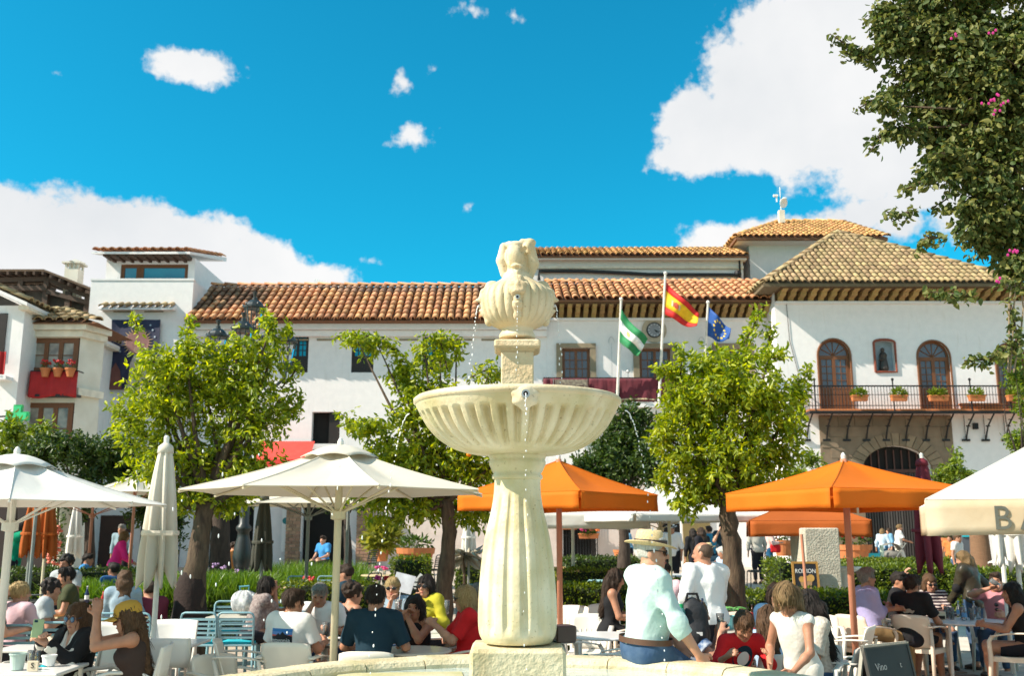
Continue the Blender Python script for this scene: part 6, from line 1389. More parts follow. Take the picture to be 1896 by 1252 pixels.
def parasol(label, x, y, ze, za, Rr, n, rot, fab, polem, val=.0, vent=True, pr=.03, group='parasols over the cafe tables', ribs=True, z0=None, apex=(0, 0), lean=(0, 0), name='parasol', valmat=None, vsplit=True, sag=.05):
	z0=gz(y)if z0 is None else z0;t=thing(name, label, 'parasol', (x, y, z0), 0, group);ze-=z0;za-=z0
	A=Vector((apex[0], apex[1], za));V=[Vector((Rr*math.cos(rot+2*PI*k/n), Rr*math.sin(rot+2*PI*k/n), ze))for k in range(n)]
	m=MB()
	for k in range(n):
		a, b=V[k], V[(k+1)%n]
		def f(u, v):
			e=a.lerp(b, u);e=e+(Vector((0, 0, ze))-e)*(.05*math.sin(u*PI))*(1 if v>0 else 0);p=A.lerp(e, v);p.z-=sag*math.sin(v*PI)*(.5+.8*math.sin(u*PI))+.006*math.sin(9*u+6*v+k*2)*math.sin(v*PI)*math.sin(u*PI);return p
		m.sheet(f, 14, 14, .006);MB().tube([f(0, v/10)+Vector((0, 0, .003))for v in range(11)], .007, 5).build('seam', fab, t)
	m.build('canopy', fab, t, smooth=False)
	if val:
		for k in range(n):
			a, b=V[k], V[(k+1)%n];d=(b-a);g=.012 if vsplit else 0
			def f(u, v):
				uu=g+(1-2*g)*u;e=a.lerp(b, uu);e=e+(Vector((0, 0, ze))-e)*(.05*math.sin(uu*PI));o=Vector((e.x, e.y, 0));o.normalize()
				return e+o*(.006+(.02 if vsplit else .005)*math.sin(u*17+k)*v)+Vector((0, 0, -val*v*(1-.07*math.sin(u*PI))-.004))
			MB().sheet(f, 20, 4, .006).build('valance', valmat or fab, t, smooth=True)
	if vent:
		c=MB();r1=Rr*.26;zb=ze+(za-ze)*.735
		def f(u, v):
			a=2*PI*u+rot;w=abs(math.sin(a*n/2-rot*n/2));r=r1*v*(1-.10*w);z=za+.018+(zb-za-.0)*v**1.1+.02*math.sin(v*PI)+.022*v*(w-.5);return(A.x*(1-v)+r*math.cos(a), A.y*(1-v)+r*math.sin(a), z)
		c.sheet(f, 48, 6, .006);c.build('vent_cap', fab, t, smooth=True)
	m=MB();m.tube([(lean[0], lean[1], -.0), (0, 0, ze-.1), (A.x, A.y, za+.02)], pr, 12);m.build('pole', polem, t, smooth=True)
	m=MB();m.lathe([(.02, 0), (.028, .02), (.03, .06), (.015, .09), (0, .1)], 10, (A.x, A.y, za+(-.01 if vent else .0)));m.build('finial', POLEB, t)
	if ribs:
		zh=ze-.12-.06*Rr;h=MB();h.lathe([(pr+.005, -.05), (pr+.035, -.04), (pr+.035, .03), (pr+.005, .05)], 12, (0, 0, zh));h.build('hub', polem, t)
		for k in range(n):
			MB().tube([A-Vector((0, 0, .04)), A.lerp(V[k], .5)-Vector((0, 0, sag*.5+.03)), V[k]-Vector((0, 0, .02))], .011, 5).build('rib', polem, t)
			MB().tube([Vector((0, 0, zh)), A.lerp(V[k], .52)-Vector((0, 0, .07))], .010, 5).build('strut', polem, t)
	b=MB();b.box((lean[0], lean[1], .045), (.5, .5, .09), bev=.015);b.lathe([(pr+.03, .09), (pr+.015, .35)], 10, (lean[0], lean[1], 0));b.build('base', CONC, t)
	return t
def closed_parasol(label, x, y, zt, zb, r, fab, polem, z0=None, n=9, pr=.028, ph=0., shape=1., tail=.16):
	z0=gz(y)if z0 is None else z0;t=thing('closed_parasol', label, 'parasol', (x, y, z0), 0, 'folded parasols');zt-=z0;zb-=z0
	ks=[R.uniform(.7, 1.2)for _ in range(n)]
	def f(u, v):
		a=2*PI*u;k=n*u+ph;q=math.cos(2*PI*k);amp=.30+.34*v;env=(.16+.84*v**.55)*(1-.20*max(0, v-.8)*3)if shape==1 else(.35+.65*math.sin(min(1, v*1.1)*PI*.62));kk=ks[int(k)%n]
		rr=r*env*(1-amp*.5+amp*.5*q)*(.88+.2*math.sin(a*2+ph)*v);zz=zt-(zt-zb)*v*(1-tail*.5*(1-q)*v*kk)
		return(rr*math.cos(a+.25*v), rr*math.sin(a+.25*v), zz)
	m=MB();m.sheet(f, n*10, 14, .005);m.build('canopy', fab, t, smooth=True)
	m=MB();m.lathe([(r*.34, zt-.10), (r*.30, zt-.03), (.02, zt+.015)], 14, fn=lambda a, z:1+.1*math.cos(a*n));m.build('top_cap', fab, t, smooth=True)
	MB().tube([(0, 0, 0), (0, 0, zt+.05)], pr, 10).ell((0, 0, zt+.06), .03).build('pole', polem, t);b=MB();b.box((0, 0, .045), (.46, .46, .09), bev=.015);b.build('base', CONC, t)
	m=MB();zs=zt-(zt-zb)*.62;rs=r*.80;m.lathe([(rs, zs-.025), (rs+.004, zs), (rs, zs+.025)], 20, cap=False);m.build('strap', fab, t)
	return t
def px_at(px, py, Y):return W(px, py, Y).x
Yc=9.4
parasol('large cream octagonal parasol open left of the fountain shaft', px_at(627, 930, Yc), Yc, W(948, 912, Yc).z, W(948, 828, Yc).z, 1.43, 8, PI/8, CREAM, POLEW, pr=.035)
parasol('cream octagonal parasol cut by the left edge, over the two women', px_at(22, 940, 9.2), 9.2, W(948, 933, 9.2).z, W(948, 845, 9.2).z, 1.34, 8, PI/8+.05, OFFW, POLEB, pr=.036)
closed_parasol('folded cream parasol beside the left orange tree', px_at(296, 1000, 10.6), 10.6, W(948, 822, 10.6).z, W(948, 1092, 10.6).z, .235, CREAM, POLEB, ph=.3, n=7)
Yo=14.0
parasol('square orange parasol just behind the fountain shaft', px_at(1035, 930, Yo), Yo, W(948, 917, Yo).z, W(948, 853, Yo).z, 1.42, 4, math.radians(278), ORG, POLEO, val=.22, vent=False, pr=.04, ribs=False)
Yr=12.2
parasol('bright orange square parasol on the right, over the chalkboard', px_at(1566, 920, Yr), Yr, W(948, 912, Yr).z, W(948, 853, Yr).z, 1.46, 4, math.radians(246), ORG, POLEO, val=.22, vent=False, pr=.04, ribs=False)
Ys=18.2
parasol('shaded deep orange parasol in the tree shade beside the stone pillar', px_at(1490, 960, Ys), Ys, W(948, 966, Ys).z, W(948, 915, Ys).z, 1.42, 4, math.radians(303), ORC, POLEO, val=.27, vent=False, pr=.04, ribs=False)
Yb_=8.6
def bar_parasol():
	ze, za=W(948, 926, Yb_).z, W(948, 926, Yb_).z+.78;s=2.8;c=W(1713, 926, Yb_);yw=math.radians(-21);cx, cy=c.x+s/2*(math.cos(yw)-math.sin(yw)), c.y+s/2*(math.sin(yw)+math.cos(yw))
	t=parasol('large off-white bar parasol with lettering on its stained valance, right edge', cx, cy, ze, za, s/2*math.sqrt(2), 4, math.radians(225)+yw, OFFW, POLEB, val=.30, vent=False, pr=.045, valmat=BEIGEV, vsplit=False, ribs=True, sag=.03)
	a=t.location;LM=M('grey_lettering', (.10, .105, .085), .7)
	d=Vector((math.cos(math.radians(225)+yw), math.sin(math.radians(225)+yw), 0))*s/2*math.sqrt(2);e=Vector((math.cos(math.radians(315)+yw), math.sin(math.radians(315)+yw), 0))*s/2*math.sqrt(2)
	u=(e-d).normalized()
	for k, ch in enumerate('BAR'):
		q=.56+.215*k;mid=d+u*q
		inn=.05*math.sin(q/s*PI);mid=mid*(1-inn);text_obj('letter', ch, .285, LM, t, (mid.x+u.y*.017, mid.y-u.x*.017, ze-.165), (PI/2, 0, math.atan2(u.y, u.x)), .006, sx=.92)
bar_parasol()
def far_parasol(label, px, py_e, py_a, Y, Rr, fab, polem=POLEB, n=8, rot=PI/8, **k):return parasol(label, px_at(px, py_e, Y), Y, W(948, py_e, Y).z, W(948, py_a, Y).z, Rr, n, rot, fab, polem, **k)
far_parasol('beige parasol in the distance behind the large cream one', 572, 936, 905, 17.5, 1.5, CREAM, POLEG, vent=False)
far_parasol('wide white parasol behind the orange one, over the hat man', 1222, 956, 900, 19., 2.1, OFFW, POLEW, vent=False, n=4, rot=math.radians(250), val=.12)
far_parasol('low white parasol right behind the fountain shaft', 1060, 952, 925, 20., 1.9, OFFW, POLEB, vent=False, n=4, rot=math.radians(225), val=.30)
far_parasol('beige domed parasol half hidden by the folded cream one', 250, 914, 880, 20., 1.0, CREAM, POLEO, vent=False)
far_parasol('white parasol far back at the left with a thin brown pole', 172, 938, 918, 21.5, 1.3, OFFW, POLEO, vent=False)
far_parasol('low white parasol at the right edge behind the posts', 1900, 1043, 1010, 22., .75, OFFW, POLEB, vent=False)
closed_parasol('folded maroon parasol behind the striped woman', px_at(1714, 950, 15.), 15., W(948, 850, 15.).z, W(948, 1066, 15.).z, .27, MARF, POLEB, ph=.1, n=6)
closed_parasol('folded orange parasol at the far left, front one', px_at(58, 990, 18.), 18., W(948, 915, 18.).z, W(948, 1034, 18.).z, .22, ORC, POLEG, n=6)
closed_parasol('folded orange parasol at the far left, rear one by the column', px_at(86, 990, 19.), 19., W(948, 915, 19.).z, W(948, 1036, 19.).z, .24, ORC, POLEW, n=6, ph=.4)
closed_parasol('folded dark olive parasol beside the lamp post', px_at(487, 990, 17.), 17., W(948, 915, 17.).z, W(948, 1060, 17.).z, .22, OLIVE, POLEG, n=6)
closed_parasol('folded white parasol beside the cream column on the left', px_at(139, 990, 23.), 23., W(948, 925, 23.).z, W(948, 1036, 23.).z, .22, OFFW, POLEB, n=6)
closed_parasol('slim folded white parasol hanging behind the right canopy, left post', px_at(1853, 1000, 13.), 13., 2.6, W(948, 1052, 13.).z, .15, OFFW, POLEB, n=5)
closed_parasol('slim folded white parasol hanging behind the right canopy, right post', px_at(1880, 1000, 12.5), 12.5, 2.6, W(948, 1062, 12.5).z, .15, OFFW, POLEB, n=5, ph=.5)
closed_parasol('small folded white parasol right of the middle tree trunk', px_at(868, 1000, 22.), 22., W(948, 940, 22.).z, W(948, 1030, 22.).z, .2, OFFW, POLEG, n=6)
for i, (px, Y, lab)in enumerate(((643, 19., 'grey parasol pole among the dark tables'), (1240, 18., 'olive parasol pole behind the hat man'), (62, 17., 'dark green pole between the folded orange parasols'))):
	p=thing('pole', lab, 'pole', (px_at(px, 1000, Y), Y, gz(Y)));m=MB();m.tube([(0, 0, .1), (0, 0, 2.2)], .03, 8);m.build('shaft', POLEG if i!=1 else POLEW, p);MB().lathe([(.22, 0), (.22, .08), (.05, .12)], 14).build('base', CONC, p)
# chairs and tables
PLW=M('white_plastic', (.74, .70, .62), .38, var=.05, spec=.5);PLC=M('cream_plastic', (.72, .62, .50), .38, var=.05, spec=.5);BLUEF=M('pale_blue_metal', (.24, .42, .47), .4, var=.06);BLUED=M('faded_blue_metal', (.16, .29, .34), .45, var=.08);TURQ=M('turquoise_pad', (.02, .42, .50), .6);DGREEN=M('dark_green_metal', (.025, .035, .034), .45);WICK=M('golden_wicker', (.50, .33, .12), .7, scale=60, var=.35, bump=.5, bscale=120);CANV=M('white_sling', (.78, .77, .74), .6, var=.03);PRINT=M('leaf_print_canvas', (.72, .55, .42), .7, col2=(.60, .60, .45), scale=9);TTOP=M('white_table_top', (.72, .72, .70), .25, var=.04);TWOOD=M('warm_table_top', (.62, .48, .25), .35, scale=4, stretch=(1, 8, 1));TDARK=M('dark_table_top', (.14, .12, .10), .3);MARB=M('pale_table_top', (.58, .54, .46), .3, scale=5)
def monobloc(mat):
	t=thing('plastic_chair', 'x', 'chair')
	m=MB();m.sheet(lambda u, v:((u-.5)*(.44+.04*v), -.20+.44*v, .43-.018*math.sin(u*PI)*math.sin(v*PI)-.03*max(0, v-.85)*6), 8, 8, .014);m.build('seat', mat, t, smooth=True)
	def bk(u, v):
		c=2*u-1;w=.40+.10*v-.08*max(0, v-.75)*2;return(c*w/2, -.21-.11*v+.05*c*c, .44+.40*v*(1-.06*c**4*(1 if v>.6 else 0)))
	b=MB();b.sheet(bk, 12, 8, .014);bo=b.build('backrest', mat, t, smooth=True)
	for k in range(5):
		u=.22+.14*k;MB().sheet(lambda a, c:Vector(bk(u-.014+.028*a, .10+.46*c))+Vector((0, .009, 0)), 1, 5, .005).build('slot_rib', mat, bo, smooth=True)
	for s in(-1, 1):
		MB().sheet(lambda u, v:Vector((s*(.245+.02*math.sin(v*PI)), -.29, .70)).lerp(Vector((s*.27, .19, .66)), v)+Vector((s*(u-.5)*.06, 0, .02*math.sin(v*PI))), 2, 8, .016).build('armrest', mat, t, smooth=True)
		MB().tube([(s*.265, .18, .665), (s*.27, .22, .60), (s*.25, .215, .43), (s*.27, .25, 0)], [.022, .024, .026, .02], 6).build('leg', mat, t, smooth=True)
		MB().tube([(s*.25, -.28, .68), (s*.23, -.22, .43), (s*.25, -.30, 0)], [.018, .026, .02], 6).build('leg', mat, t, smooth=True)
	m=MB()
	for s in(-1, 1):m.box((s*.225, .02, .405), (.03, .42, .05))
	m.box((0, .235, .40), (.44, .025, .06));m.box((0, -.20, .41), (.40, .025, .05));m.build('apron', mat, t)
	return t
def slat_chair(fm, padm, name='metal_chair', n=5):
	t=thing(name, 'x', 'chair')
	for s in(-1, 1):
		MB().tube([(s*.205, .20, .44), (s*.22, .22, 0)], .014, 7).build('leg', fm, t, smooth=True);MB().tube([(s*.205, -.20, .44), (s*.225, -.27, 0)], .014, 7).build('leg', fm, t, smooth=True)
	m=MB();m.tube([(-.205, .20, .44), (-.205, -.20, .44), (.205, -.20, .44), (.205, .20, .44), (-.205, .20, .44)], .014, 6);m.build('seat_frame', fm, t)
	m=MB();pts=[(-.205, -.20, .44), (-.215, -.235, .60), (-.22, -.275, .79), (-.205, -.285, .825), (-.17, -.29, .84), (.17, -.29, .84), (.205, -.285, .825), (.22, -.275, .79), (.215, -.235, .60), (.205, -.20, .44)];m.tube(pts, .014, 7);m.build('back_frame', fm, t, smooth=True)
	for k in range(n):
		z=.54+k*.055;y=-.222-.055*(z-.54)/.3*1.3;MB().box((0, y, z), (.42, .012, .030)).build('slat', fm, t)
	m=MB();m.sheet(lambda u, v:((u-.5)*.40, -.19+.38*v, .462+.012*math.sin(u*PI)*math.sin(v*PI)), 6, 6, .03);m.build('seat_pad', padm, t, smooth=True)
	return t
def sling_chair(back):
	t=thing('sling_chair', 'x', 'chair');fm=POLEB
	for s in(-1, 1):
		MB().tube([(s*.27, .26, 0), (s*.27, .25, .55), (s*.27, .20, .64), (s*.27, .10, .665), (s*.27, -.12, .665), (s*.27, -.22, .62), (s*.27, -.28, 0)], .017, 7).build('side_frame', fm, t, smooth=True)
		MB().tube([(s*.25, .10, .655), (s*.25, -.02, .42), (s*.25, -.06, 0)], .015, 6).build('inner_leg', fm, t, smooth=True);MB().tube([(s*.25, -.20, .40), (s*.25, -.30, .86)], .015, 6).build('back_post', fm, t)
	m=MB();m.tube([(-.27, .24, .42), (.27, .24, .42)], .015, 6);m.tube([(-.27, -.22, .41), (.27, -.22, .41)], .015, 6);m.build('crossbar', fm, t)
	MB().sheet(lambda u, v:((u-.5)*.5, -.22+.46*v, .425-.02*math.sin(v*PI)), 6, 6, .012).build('seat', CANV, t, smooth=True)
	MB().sheet(lambda u, v:((u-.5)*.5, -.265-.035*v-.04*math.sin(u*PI), .60+.26*v+.008*math.sin(u*PI)), 10, 4, .012).build('backrest', back, t, smooth=True)
	return t
def wicker_chair():
	t=thing('wicker_armchair', 'x', 'chair')
	MB().box((0, 0, .42), (.52, .50, .09), bev=.03).build('seat', WICK, t);MB().sheet(lambda u, v:((u-.5)*.54, -.24-.10*v+.03*(2*u-1)**2, .44+.48*v), 8, 6, .035).build('backrest', WICK, t, smooth=True)
	for s in(-1, 1):
		MB().tube([(s*.27, -.26, .66), (s*.29, .12, .67), (s*.28, .22, .62), (s*.25, .22, .42)], .026, 7).build('armrest', WICK, t, smooth=True)
		for y in(.21, -.21):MB().tube([(s*.23, y, .40), (s*.24, y*1.1, 0)], .024, 7).build('leg', WICK, t)
	return t
def scoop_chair(mat, inner):
	t=thing('plastic_armchair', 'x', 'chair')
	MB().sheet(lambda u, v:((u-.5)*.48, -.22+.46*v, .42), 6, 6, .02).build('seat', mat, t, smooth=True)
	MB().tube([(-.25, -.2, .42), (-.25, -.28, .80), (-.20, -.30, .86), (.20, -.30, .86), (.25, -.28, .80), (.25, -.2, .42)], .028, 7).build('back_frame', mat, t, smooth=True)
	MB().sheet(lambda u, v:((u-.5)*.46, -.22-.07*v-.03*math.sin(u*PI), .45+.38*v), 8, 6, .012).build('backrest', inner, t, smooth=True)
	for s in(-1, 1):
		MB().tube([(s*.26, -.25, .66), (s*.28, .1, .66), (s*.27, .22, .58), (s*.25, .24, 0)], .024, 7).build('armrest', mat, t, smooth=True);MB().tube([(s*.24, -.2, .42), (s*.25, -.28, 0)], .024, 7).build('leg', mat, t, smooth=True)
	return t
def table(label, x, y, top, legm, r=None, w=.7, d=.7, h=.73, rz=0., kind='four', name='cafe_table', group=None):
	t=thing(name, label, 'table', (x, y, gz(y)), rz, group);m=MB()
	if r:m.lathe([(r-.012, h-.025), (r, h-.018), (r, h-.006), (r-.01, h)], 32)
	else:m.box((0, 0, h-.013), (w, d, .026), bev=.006)
	m.build('table_top', top, t)
	if kind=='four':
		q=(r*.66 if r else 0)
		for sx in(-1, 1):
			for sy in(-1, 1):
				a=(sx*(q or w/2-.05), sy*(q or d/2-.05), h-.026);MB().tube([a, (a[0]*1.05, a[1]*1.05, 0)], .02, 7).build('leg', legm, t)
	else:
		MB().tube([(0, 0, .03), (0, 0, h-.026)], .035, 10).build('column', legm, t);m=MB()
		for k in range(4):m.tube([(0, 0, .10), (.16*math.cos(k*PI/2+.6), .16*math.sin(k*PI/2+.6), .06), (.30*math.cos(k*PI/2+.6), .30*math.sin(k*PI/2+.6), .015)], .018, 6)
		m.build('foot', legm, t)
	return t
PROTO={}
def chair(kind, label, x, y, yaw, group, z=None, tilt=None):
	"""yaw: degrees, 0 faces away from the viewer, 90 faces left"""
	if kind not in PROTO:
		PROTO[kind]={'white':lambda:monobloc(PLW), 'cream':lambda:monobloc(PLC), 'blue':lambda:slat_chair(BLUEF, TURQ), 'faded':lambda:slat_chair(BLUED, BLUED), 'dark':lambda:slat_chair(DGREEN, DGREEN, 'bistro_chair'), 'darkt':lambda:slat_chair(DGREEN, TURQ, 'bistro_chair'), 'sling':lambda:sling_chair(CANV), 'print':lambda:sling_chair(PRINT), 'wicker':wicker_chair, 'scoop':lambda:scoop_chair(BLUEF, M('blue_mesh', (.20, .40, .48), .6, scale=5, stretch=(1, 1, 9), var=.3))}[kind]();t=PROTO[kind];t['label']=label;t['group']=group
	else:t=dup(PROTO[kind], (0, 0, 0), label=label, group=group)
	t.location=(x, y, gz(y)if z is None else z);t.rotation_euler=(0, 0, math.radians(yaw))
	if tilt:t.rotation_euler=(tilt[0], tilt[1], math.radians(yaw))
	return t
GW, GB, GD='white plastic cafe chairs', 'blue metal cafe chairs', 'dark bistro chairs'
def cpx(kind, label, px, Y, yaw, group=None, **k):return chair(kind, label, W(px, 1150, Y).x, Y, yaw, group, **k)
# left foreground
table('white square table in the left corner set with ramekins and a green bucket', W(36, 1240, 8.45).x, 8.45, TTOP, POLEB, w=.86, d=.72, kind='four', rz=.06)
table('small white table behind the woman in the mustard cap', W(318, 1187, 10.55).x, 10.5, TTOP, POLEB, w=.66, d=.6, kind='one')
table('white table behind the woman in the black jacket', W(85, 1195, 10.0).x, 10.0, TTOP, POLEB, w=.8, d=.5, kind='one')
cpx('sling', 'white sling armchair facing the small white table, near the mustard cap woman', 312, 9.75, 8, 'white sling chairs');cpx('sling', 'white sling chair behind the small white table', 305, 11.2, 176, 'white sling chairs');cpx('sling', 'white sling chair between the two seated women', 196, 10.9, 190, 'white sling chairs');cpx('print', 'sling chair with leaf-print canvas next to the black jacket woman', 78, 9.35, 168, 'white sling chairs')
cpx('sling', 'white sling chair carrying the woman in the mustard cap', 246, 8.95, 100, 'white sling chairs');cpx('sling', 'white sling chair carrying the woman in the black jacket', 162, 9.15, 140, 'white sling chairs')
for px, Y, yaw, lab in((36, 11.35, 12, 'blue chair under the ponytail woman in pink'), (82, 12.5, -70, 'blue chair under the man in a grey tee'), (112, 11.7, 0, 'blue chair with its back beside the black jacket woman'), (212, 13.0, 4, 'blue chair back behind the mustard cap, left one'), (263, 13.0, -4, 'blue chair back behind the folded parasol pole'), (196, 12.1, 0, 'blue chair back low between the two women'), (382, 13.1, -3, 'empty blue chair with turquoise pad, left of the front pair'), (446, 13.1, 2, 'empty blue chair with turquoise pad, right of the front pair'), (418, 14.7, 184, 'blue chair behind the cloth-bag table, left one'), (492, 14.5, 178, 'blue chair behind the cloth-bag table, right one')):
	cpx('blue', lab, px, Y, yaw, GB)
table('cafe table among four blue chairs with a bundled white cloth bag', W(440, 1150, 13.8).x, 13.85, MARB, BLUEF, w=.72, d=.62, kind='four')
table('table with bottle and plates left of the folded parasol', W(150, 1125, 13.2).x, 13.25, TWOOD, BLUED, w=1.5, d=.7)
cpx('white', 'empty white chair turned sideways left of the printed-tee man', 462, 9.7, -80, GW);cpx('white', 'white chair tipped low behind the rim at lower left', 432, 9.35, -130, GW, z=-.12);cpx('white', 'white chair carrying the man in the printed white tee', 550, 9.65, -8, GW);cpx('white', 'white chair carrying the man in the dark blue tee', 692, 8.95, -4, GW);cpx('white', 'white armchair carrying the woman in red', 868, 10.25, 92, GW)
table('small cafe table between the two men in white tees', W(600, 1190, 10.4).x, 10.45, TDARK, POLEB, w=.66, d=.6, kind='one');table('cafe table in front of the man in dark blue, with glasses', W(765, 1185, 9.75).x, 9.8, MARB, POLEG, r=.36, kind='one');table('round table of cocktails before the woman in red', W(790, 1150, 11.5).x, 11.4, TTOP, POLEG, r=.5, kind='one');table('warm wooden table under the elbow of the woman in a patterned shirt', W(520, 1120, 13.6).x, 13.65, TWOOD, BLUED, w=.8, d=.7)
# right of the shaft
for px, Y, yaw, kind, lab in((1046, 13.9, 150, 'white', 'white chair behind the orange pole, by the hedge'), (1058, 11.0, -62, 'white', 'white chair facing right at the coffee cup table'), (1090, 12.4, 170, 'white', 'wide white chair back in sun behind the coffee cup table'), (1128, 9.95, 62, 'white', 'white chair turned left just behind the rim, near the hat man'), (1132, 14.2, 200, 'white', 'white chair near the woman in the brown dress'), (1168, 12.6, 90, 'cream', 'white chair carrying the woman in the brown dress'), (1152, 9.6, 90, 'white', 'white chair directly left of the hat man'), (1382, 12.7, 176, 'cream', 'pinkish white chair back behind the children, before the tree'), (1516, 12.3, 165, 'white', 'white chair back left of the orange pole'), (1562, 11.2, 60, 'white', 'white armchair left of the orange pole'), (1541, 9.3, 52, 'white', 'white chair with blue-grey seat beside the chalkboard'), (1602, 12.7, -60, 'cream', 'cream chair carrying the man in a lilac shirt'), (1655, 13.5, -80, 'cream', 'cream chair behind the black-tee man'), (1700, 12.75, -42, 'cream', 'front cream chair carrying the man in a black tee'), (1872, 11.9, 58, 'cream', 'cream chair carrying the dark-haired woman at the right'), (1722, 14.5, 185, 'white', 'white chair carrying the woman in a striped top'), (1845, 13.9, 140, 'white', 'white chair carrying the beer-drinking man'), (1494, 9.1, 150, 'white', 'white chair carrying the woman in a lace top'), (1290, 9.0, -85, 'white', 'white chair carrying the woman with a headband'), (1250, 11.4, 170, 'white', 'white chair carrying the person in a pink tee'), (1425, 8.75, 10, 'white', 'white chair carrying the long-haired girl')):
	cpx(kind, lab, px, Y, yaw, GW)
table('round white table with the coffee cup left of the hat man', W(1118, 1150, 11.2).x, 11.2, TTOP, POLEB, r=.42, kind='four');table('table with the potted plant and red bottle crate', W(1388, 1150, 11.6).x, 11.4, MARB, POLEB, w=1.0, d=.8);table('small table before the woman with the headband', W(1345, 1180, 9.5).x, 9.5, TTOP, POLEB, r=.36, kind='one')
table('round table of beers on the right among cream chairs', W(1788, 1150, 13.0).x, 13.0, TTOP, POLEB, r=.55, kind='four')
cpx('scoop', 'pale blue plastic armchair standing alone on the hedge line', 1113, 18.6, 176, None);cpx('wicker', 'golden wicker armchair behind the orange pole', 1044, 21., 165, 'wicker armchairs');cpx('wicker', 'golden wicker armchair half hidden by the fountain shaft', 1024, 21.5, 175, 'wicker armchairs')
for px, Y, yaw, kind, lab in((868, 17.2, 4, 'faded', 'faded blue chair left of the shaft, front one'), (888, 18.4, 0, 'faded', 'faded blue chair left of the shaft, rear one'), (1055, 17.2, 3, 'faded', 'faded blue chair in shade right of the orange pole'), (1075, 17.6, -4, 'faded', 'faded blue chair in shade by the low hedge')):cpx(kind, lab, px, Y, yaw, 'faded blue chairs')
dn={0:'far left', 1:'middle', 2:'right'}
for i, (px, Y, yaw, kind, lab)in enumerate(((545, 20, 180, 'faded', 'pale grey chair back at the strap-leaf bed, left one'), (602, 20, 180, 'faded', 'pale grey chair back at the strap-leaf bed, right one'), (560, 17.8, 160, 'darkt', 'dark chair with turquoise pad left of the green pole'), (586, 17.6, 20, 'darkt', 'dark chair with turquoise pad right of the green pole'), (530, 18.2, -90, 'dark', 'dark chair behind the woman in a patterned shirt'), (655, 19.0, 90, 'dark', 'dark chair left of the round yellow table'), (672, 21, 60, 'dark', 'dark chair at the back yellow table'), (738, 19.4, -70, 'dark', 'dark chair right of the round yellow table'), (752, 18.6, 160, 'dark', 'dark chair before the bushy hedge'), (660, 17.5, 0, 'darkt', 'dark chair with turquoise pad behind the curly-haired woman'), (700, 17.4, 10, 'dark', 'dark chair in front of the round yellow table'), (675, 30, 60, 'dark', 'black chair at the sunny wall, left one'), (752, 28.5, 120, 'dark', 'black chair left of the palm urn'), (795, 27.5, 70, 'dark', 'black chair right of the palm urn'), (78, 16.5, 0, 'dark', 'black chair behind the grey-tee man'), (32, 16, 10, 'dark', 'black chair at the far left behind the pole'), (150, 17, -80, 'dark', 'black chair in the shade left of the lilac flowers'), (98, 18, 150, 'dark', 'black chair by the folded orange parasols'), (1215, 19.2, 180, 'dark', 'dark slatted chair behind the hat man, left one'), (1262, 19.0, 185, 'dark', 'dark slatted chair behind the bald man'), (1295, 19.3, 175, 'dark', 'dark slatted chair left of the right tree trunk'), (1405, 27, 90, 'dark', 'dark cafe chair beside the pink jumper woman'))):cpx(kind, lab, px, Y, yaw, GD)
for px, py, Y, r, top, lab in((560, 1052, 19.0, .4, TWOOD, 'yellow-topped table by the strap-leaf bed with red flowers'), (625, 1046, 20., .42, TWOOD, 'yellow-topped table behind the white umbrella pole'), (706, 1058, 19.2, .52, TWOOD, 'round yellow table in the sun among dark chairs'), (712, 1046, 22., .5, TWOOD, 'rear yellow table before the bushy hedge'), (672, 1070, 17.6, .5, TDARK, 'dark shaded table behind the curly-haired woman'), (170, 1062, 17., .6, TDARK, 'dark table behind the long-haired woman in denim'), (392, 1050, 19.6, .5, TTOP, 'table with white cups left of the lamp post'), (25, 1060, 16.5, .45, TDARK, 'dark table at the far left with glasses'), (1255, 1045, 22., .7, TTOP, 'white table in the sun behind the bald man'), (880, 1070, 17.8, .4, TWOOD, 'wood-topped table by the faded blue chairs'), (1100, 1066, 18.0, .45, TWOOD, 'narrow table before the pale blue armchair')):
	table(lab, W(px, py, Y).x, Y, top, DGREEN, r=r, kind='one')
# things on the tables
GLS=M('clear_glass', (.85, .88, .88), .05, var=.02, trans=.85);BEER=M('beer', (.62, .26, .02), .15);FOAM=M('foam', (.8, .77, .68), .7);SPRITZ=M('orange_drink', (.70, .16, .02), .15);COLA=M('cola', (.03, .012, .008), .1);PORC=M('porcelain', (.78, .77, .74), .25, var=.03)
def glass(label, p, r=.035, h=.13, fill=None, lvl=.7, foam=False, group=None, rot=None, straw=False):
	t=thing('drinking_glass', label, 'glass', p, 0, group)
	MB().lathe([(r*.8, 0), (r, h), (r*.93, h), (r*.74, .008), (0, .008)], 14).build('tumbler', GLS, t, smooth=True)
	if fill:MB().lathe([(0, .01), (r*.73, .01), (r*(.75+.17*lvl), h*lvl), (0, h*lvl)], 12).build('drink', fill, t, smooth=True)
	if foam:MB().lathe([(r*(.76+.17*lvl), h*lvl), (r*.9, h*lvl+.018), (0, h*lvl+.018)], 12).build('foam', FOAM, t)
	if straw:MB().tube([(0, 0, .02), (.02, 0, h+.09)], .005, 5).build('straw', WHITEP, t)
	if rot:t.rotation_euler=rot
	return t
def tpt(px, py, h=.735):return G(px, py, h)
def bottle(label, p, mat, r=.03, h=.25, cap=None, group=None):
	t=thing('bottle', label, 'bottle', p, 0, group);MB().lathe([(r, 0), (r, h*.55), (r*.4, h*.75), (r*.36, h*.95), (0, h*.95)], 12).build('body', mat, t, smooth=True);MB().lathe([(r*.42, h*.94), (r*.42, h), (0, h)], 10).build('cap', cap or WHITEP, t);MB().lathe([(r*1.02, h*.2), (r*1.02, h*.45)], 12, cap=False).build('paper_label', cap or WHITEP, t);return t
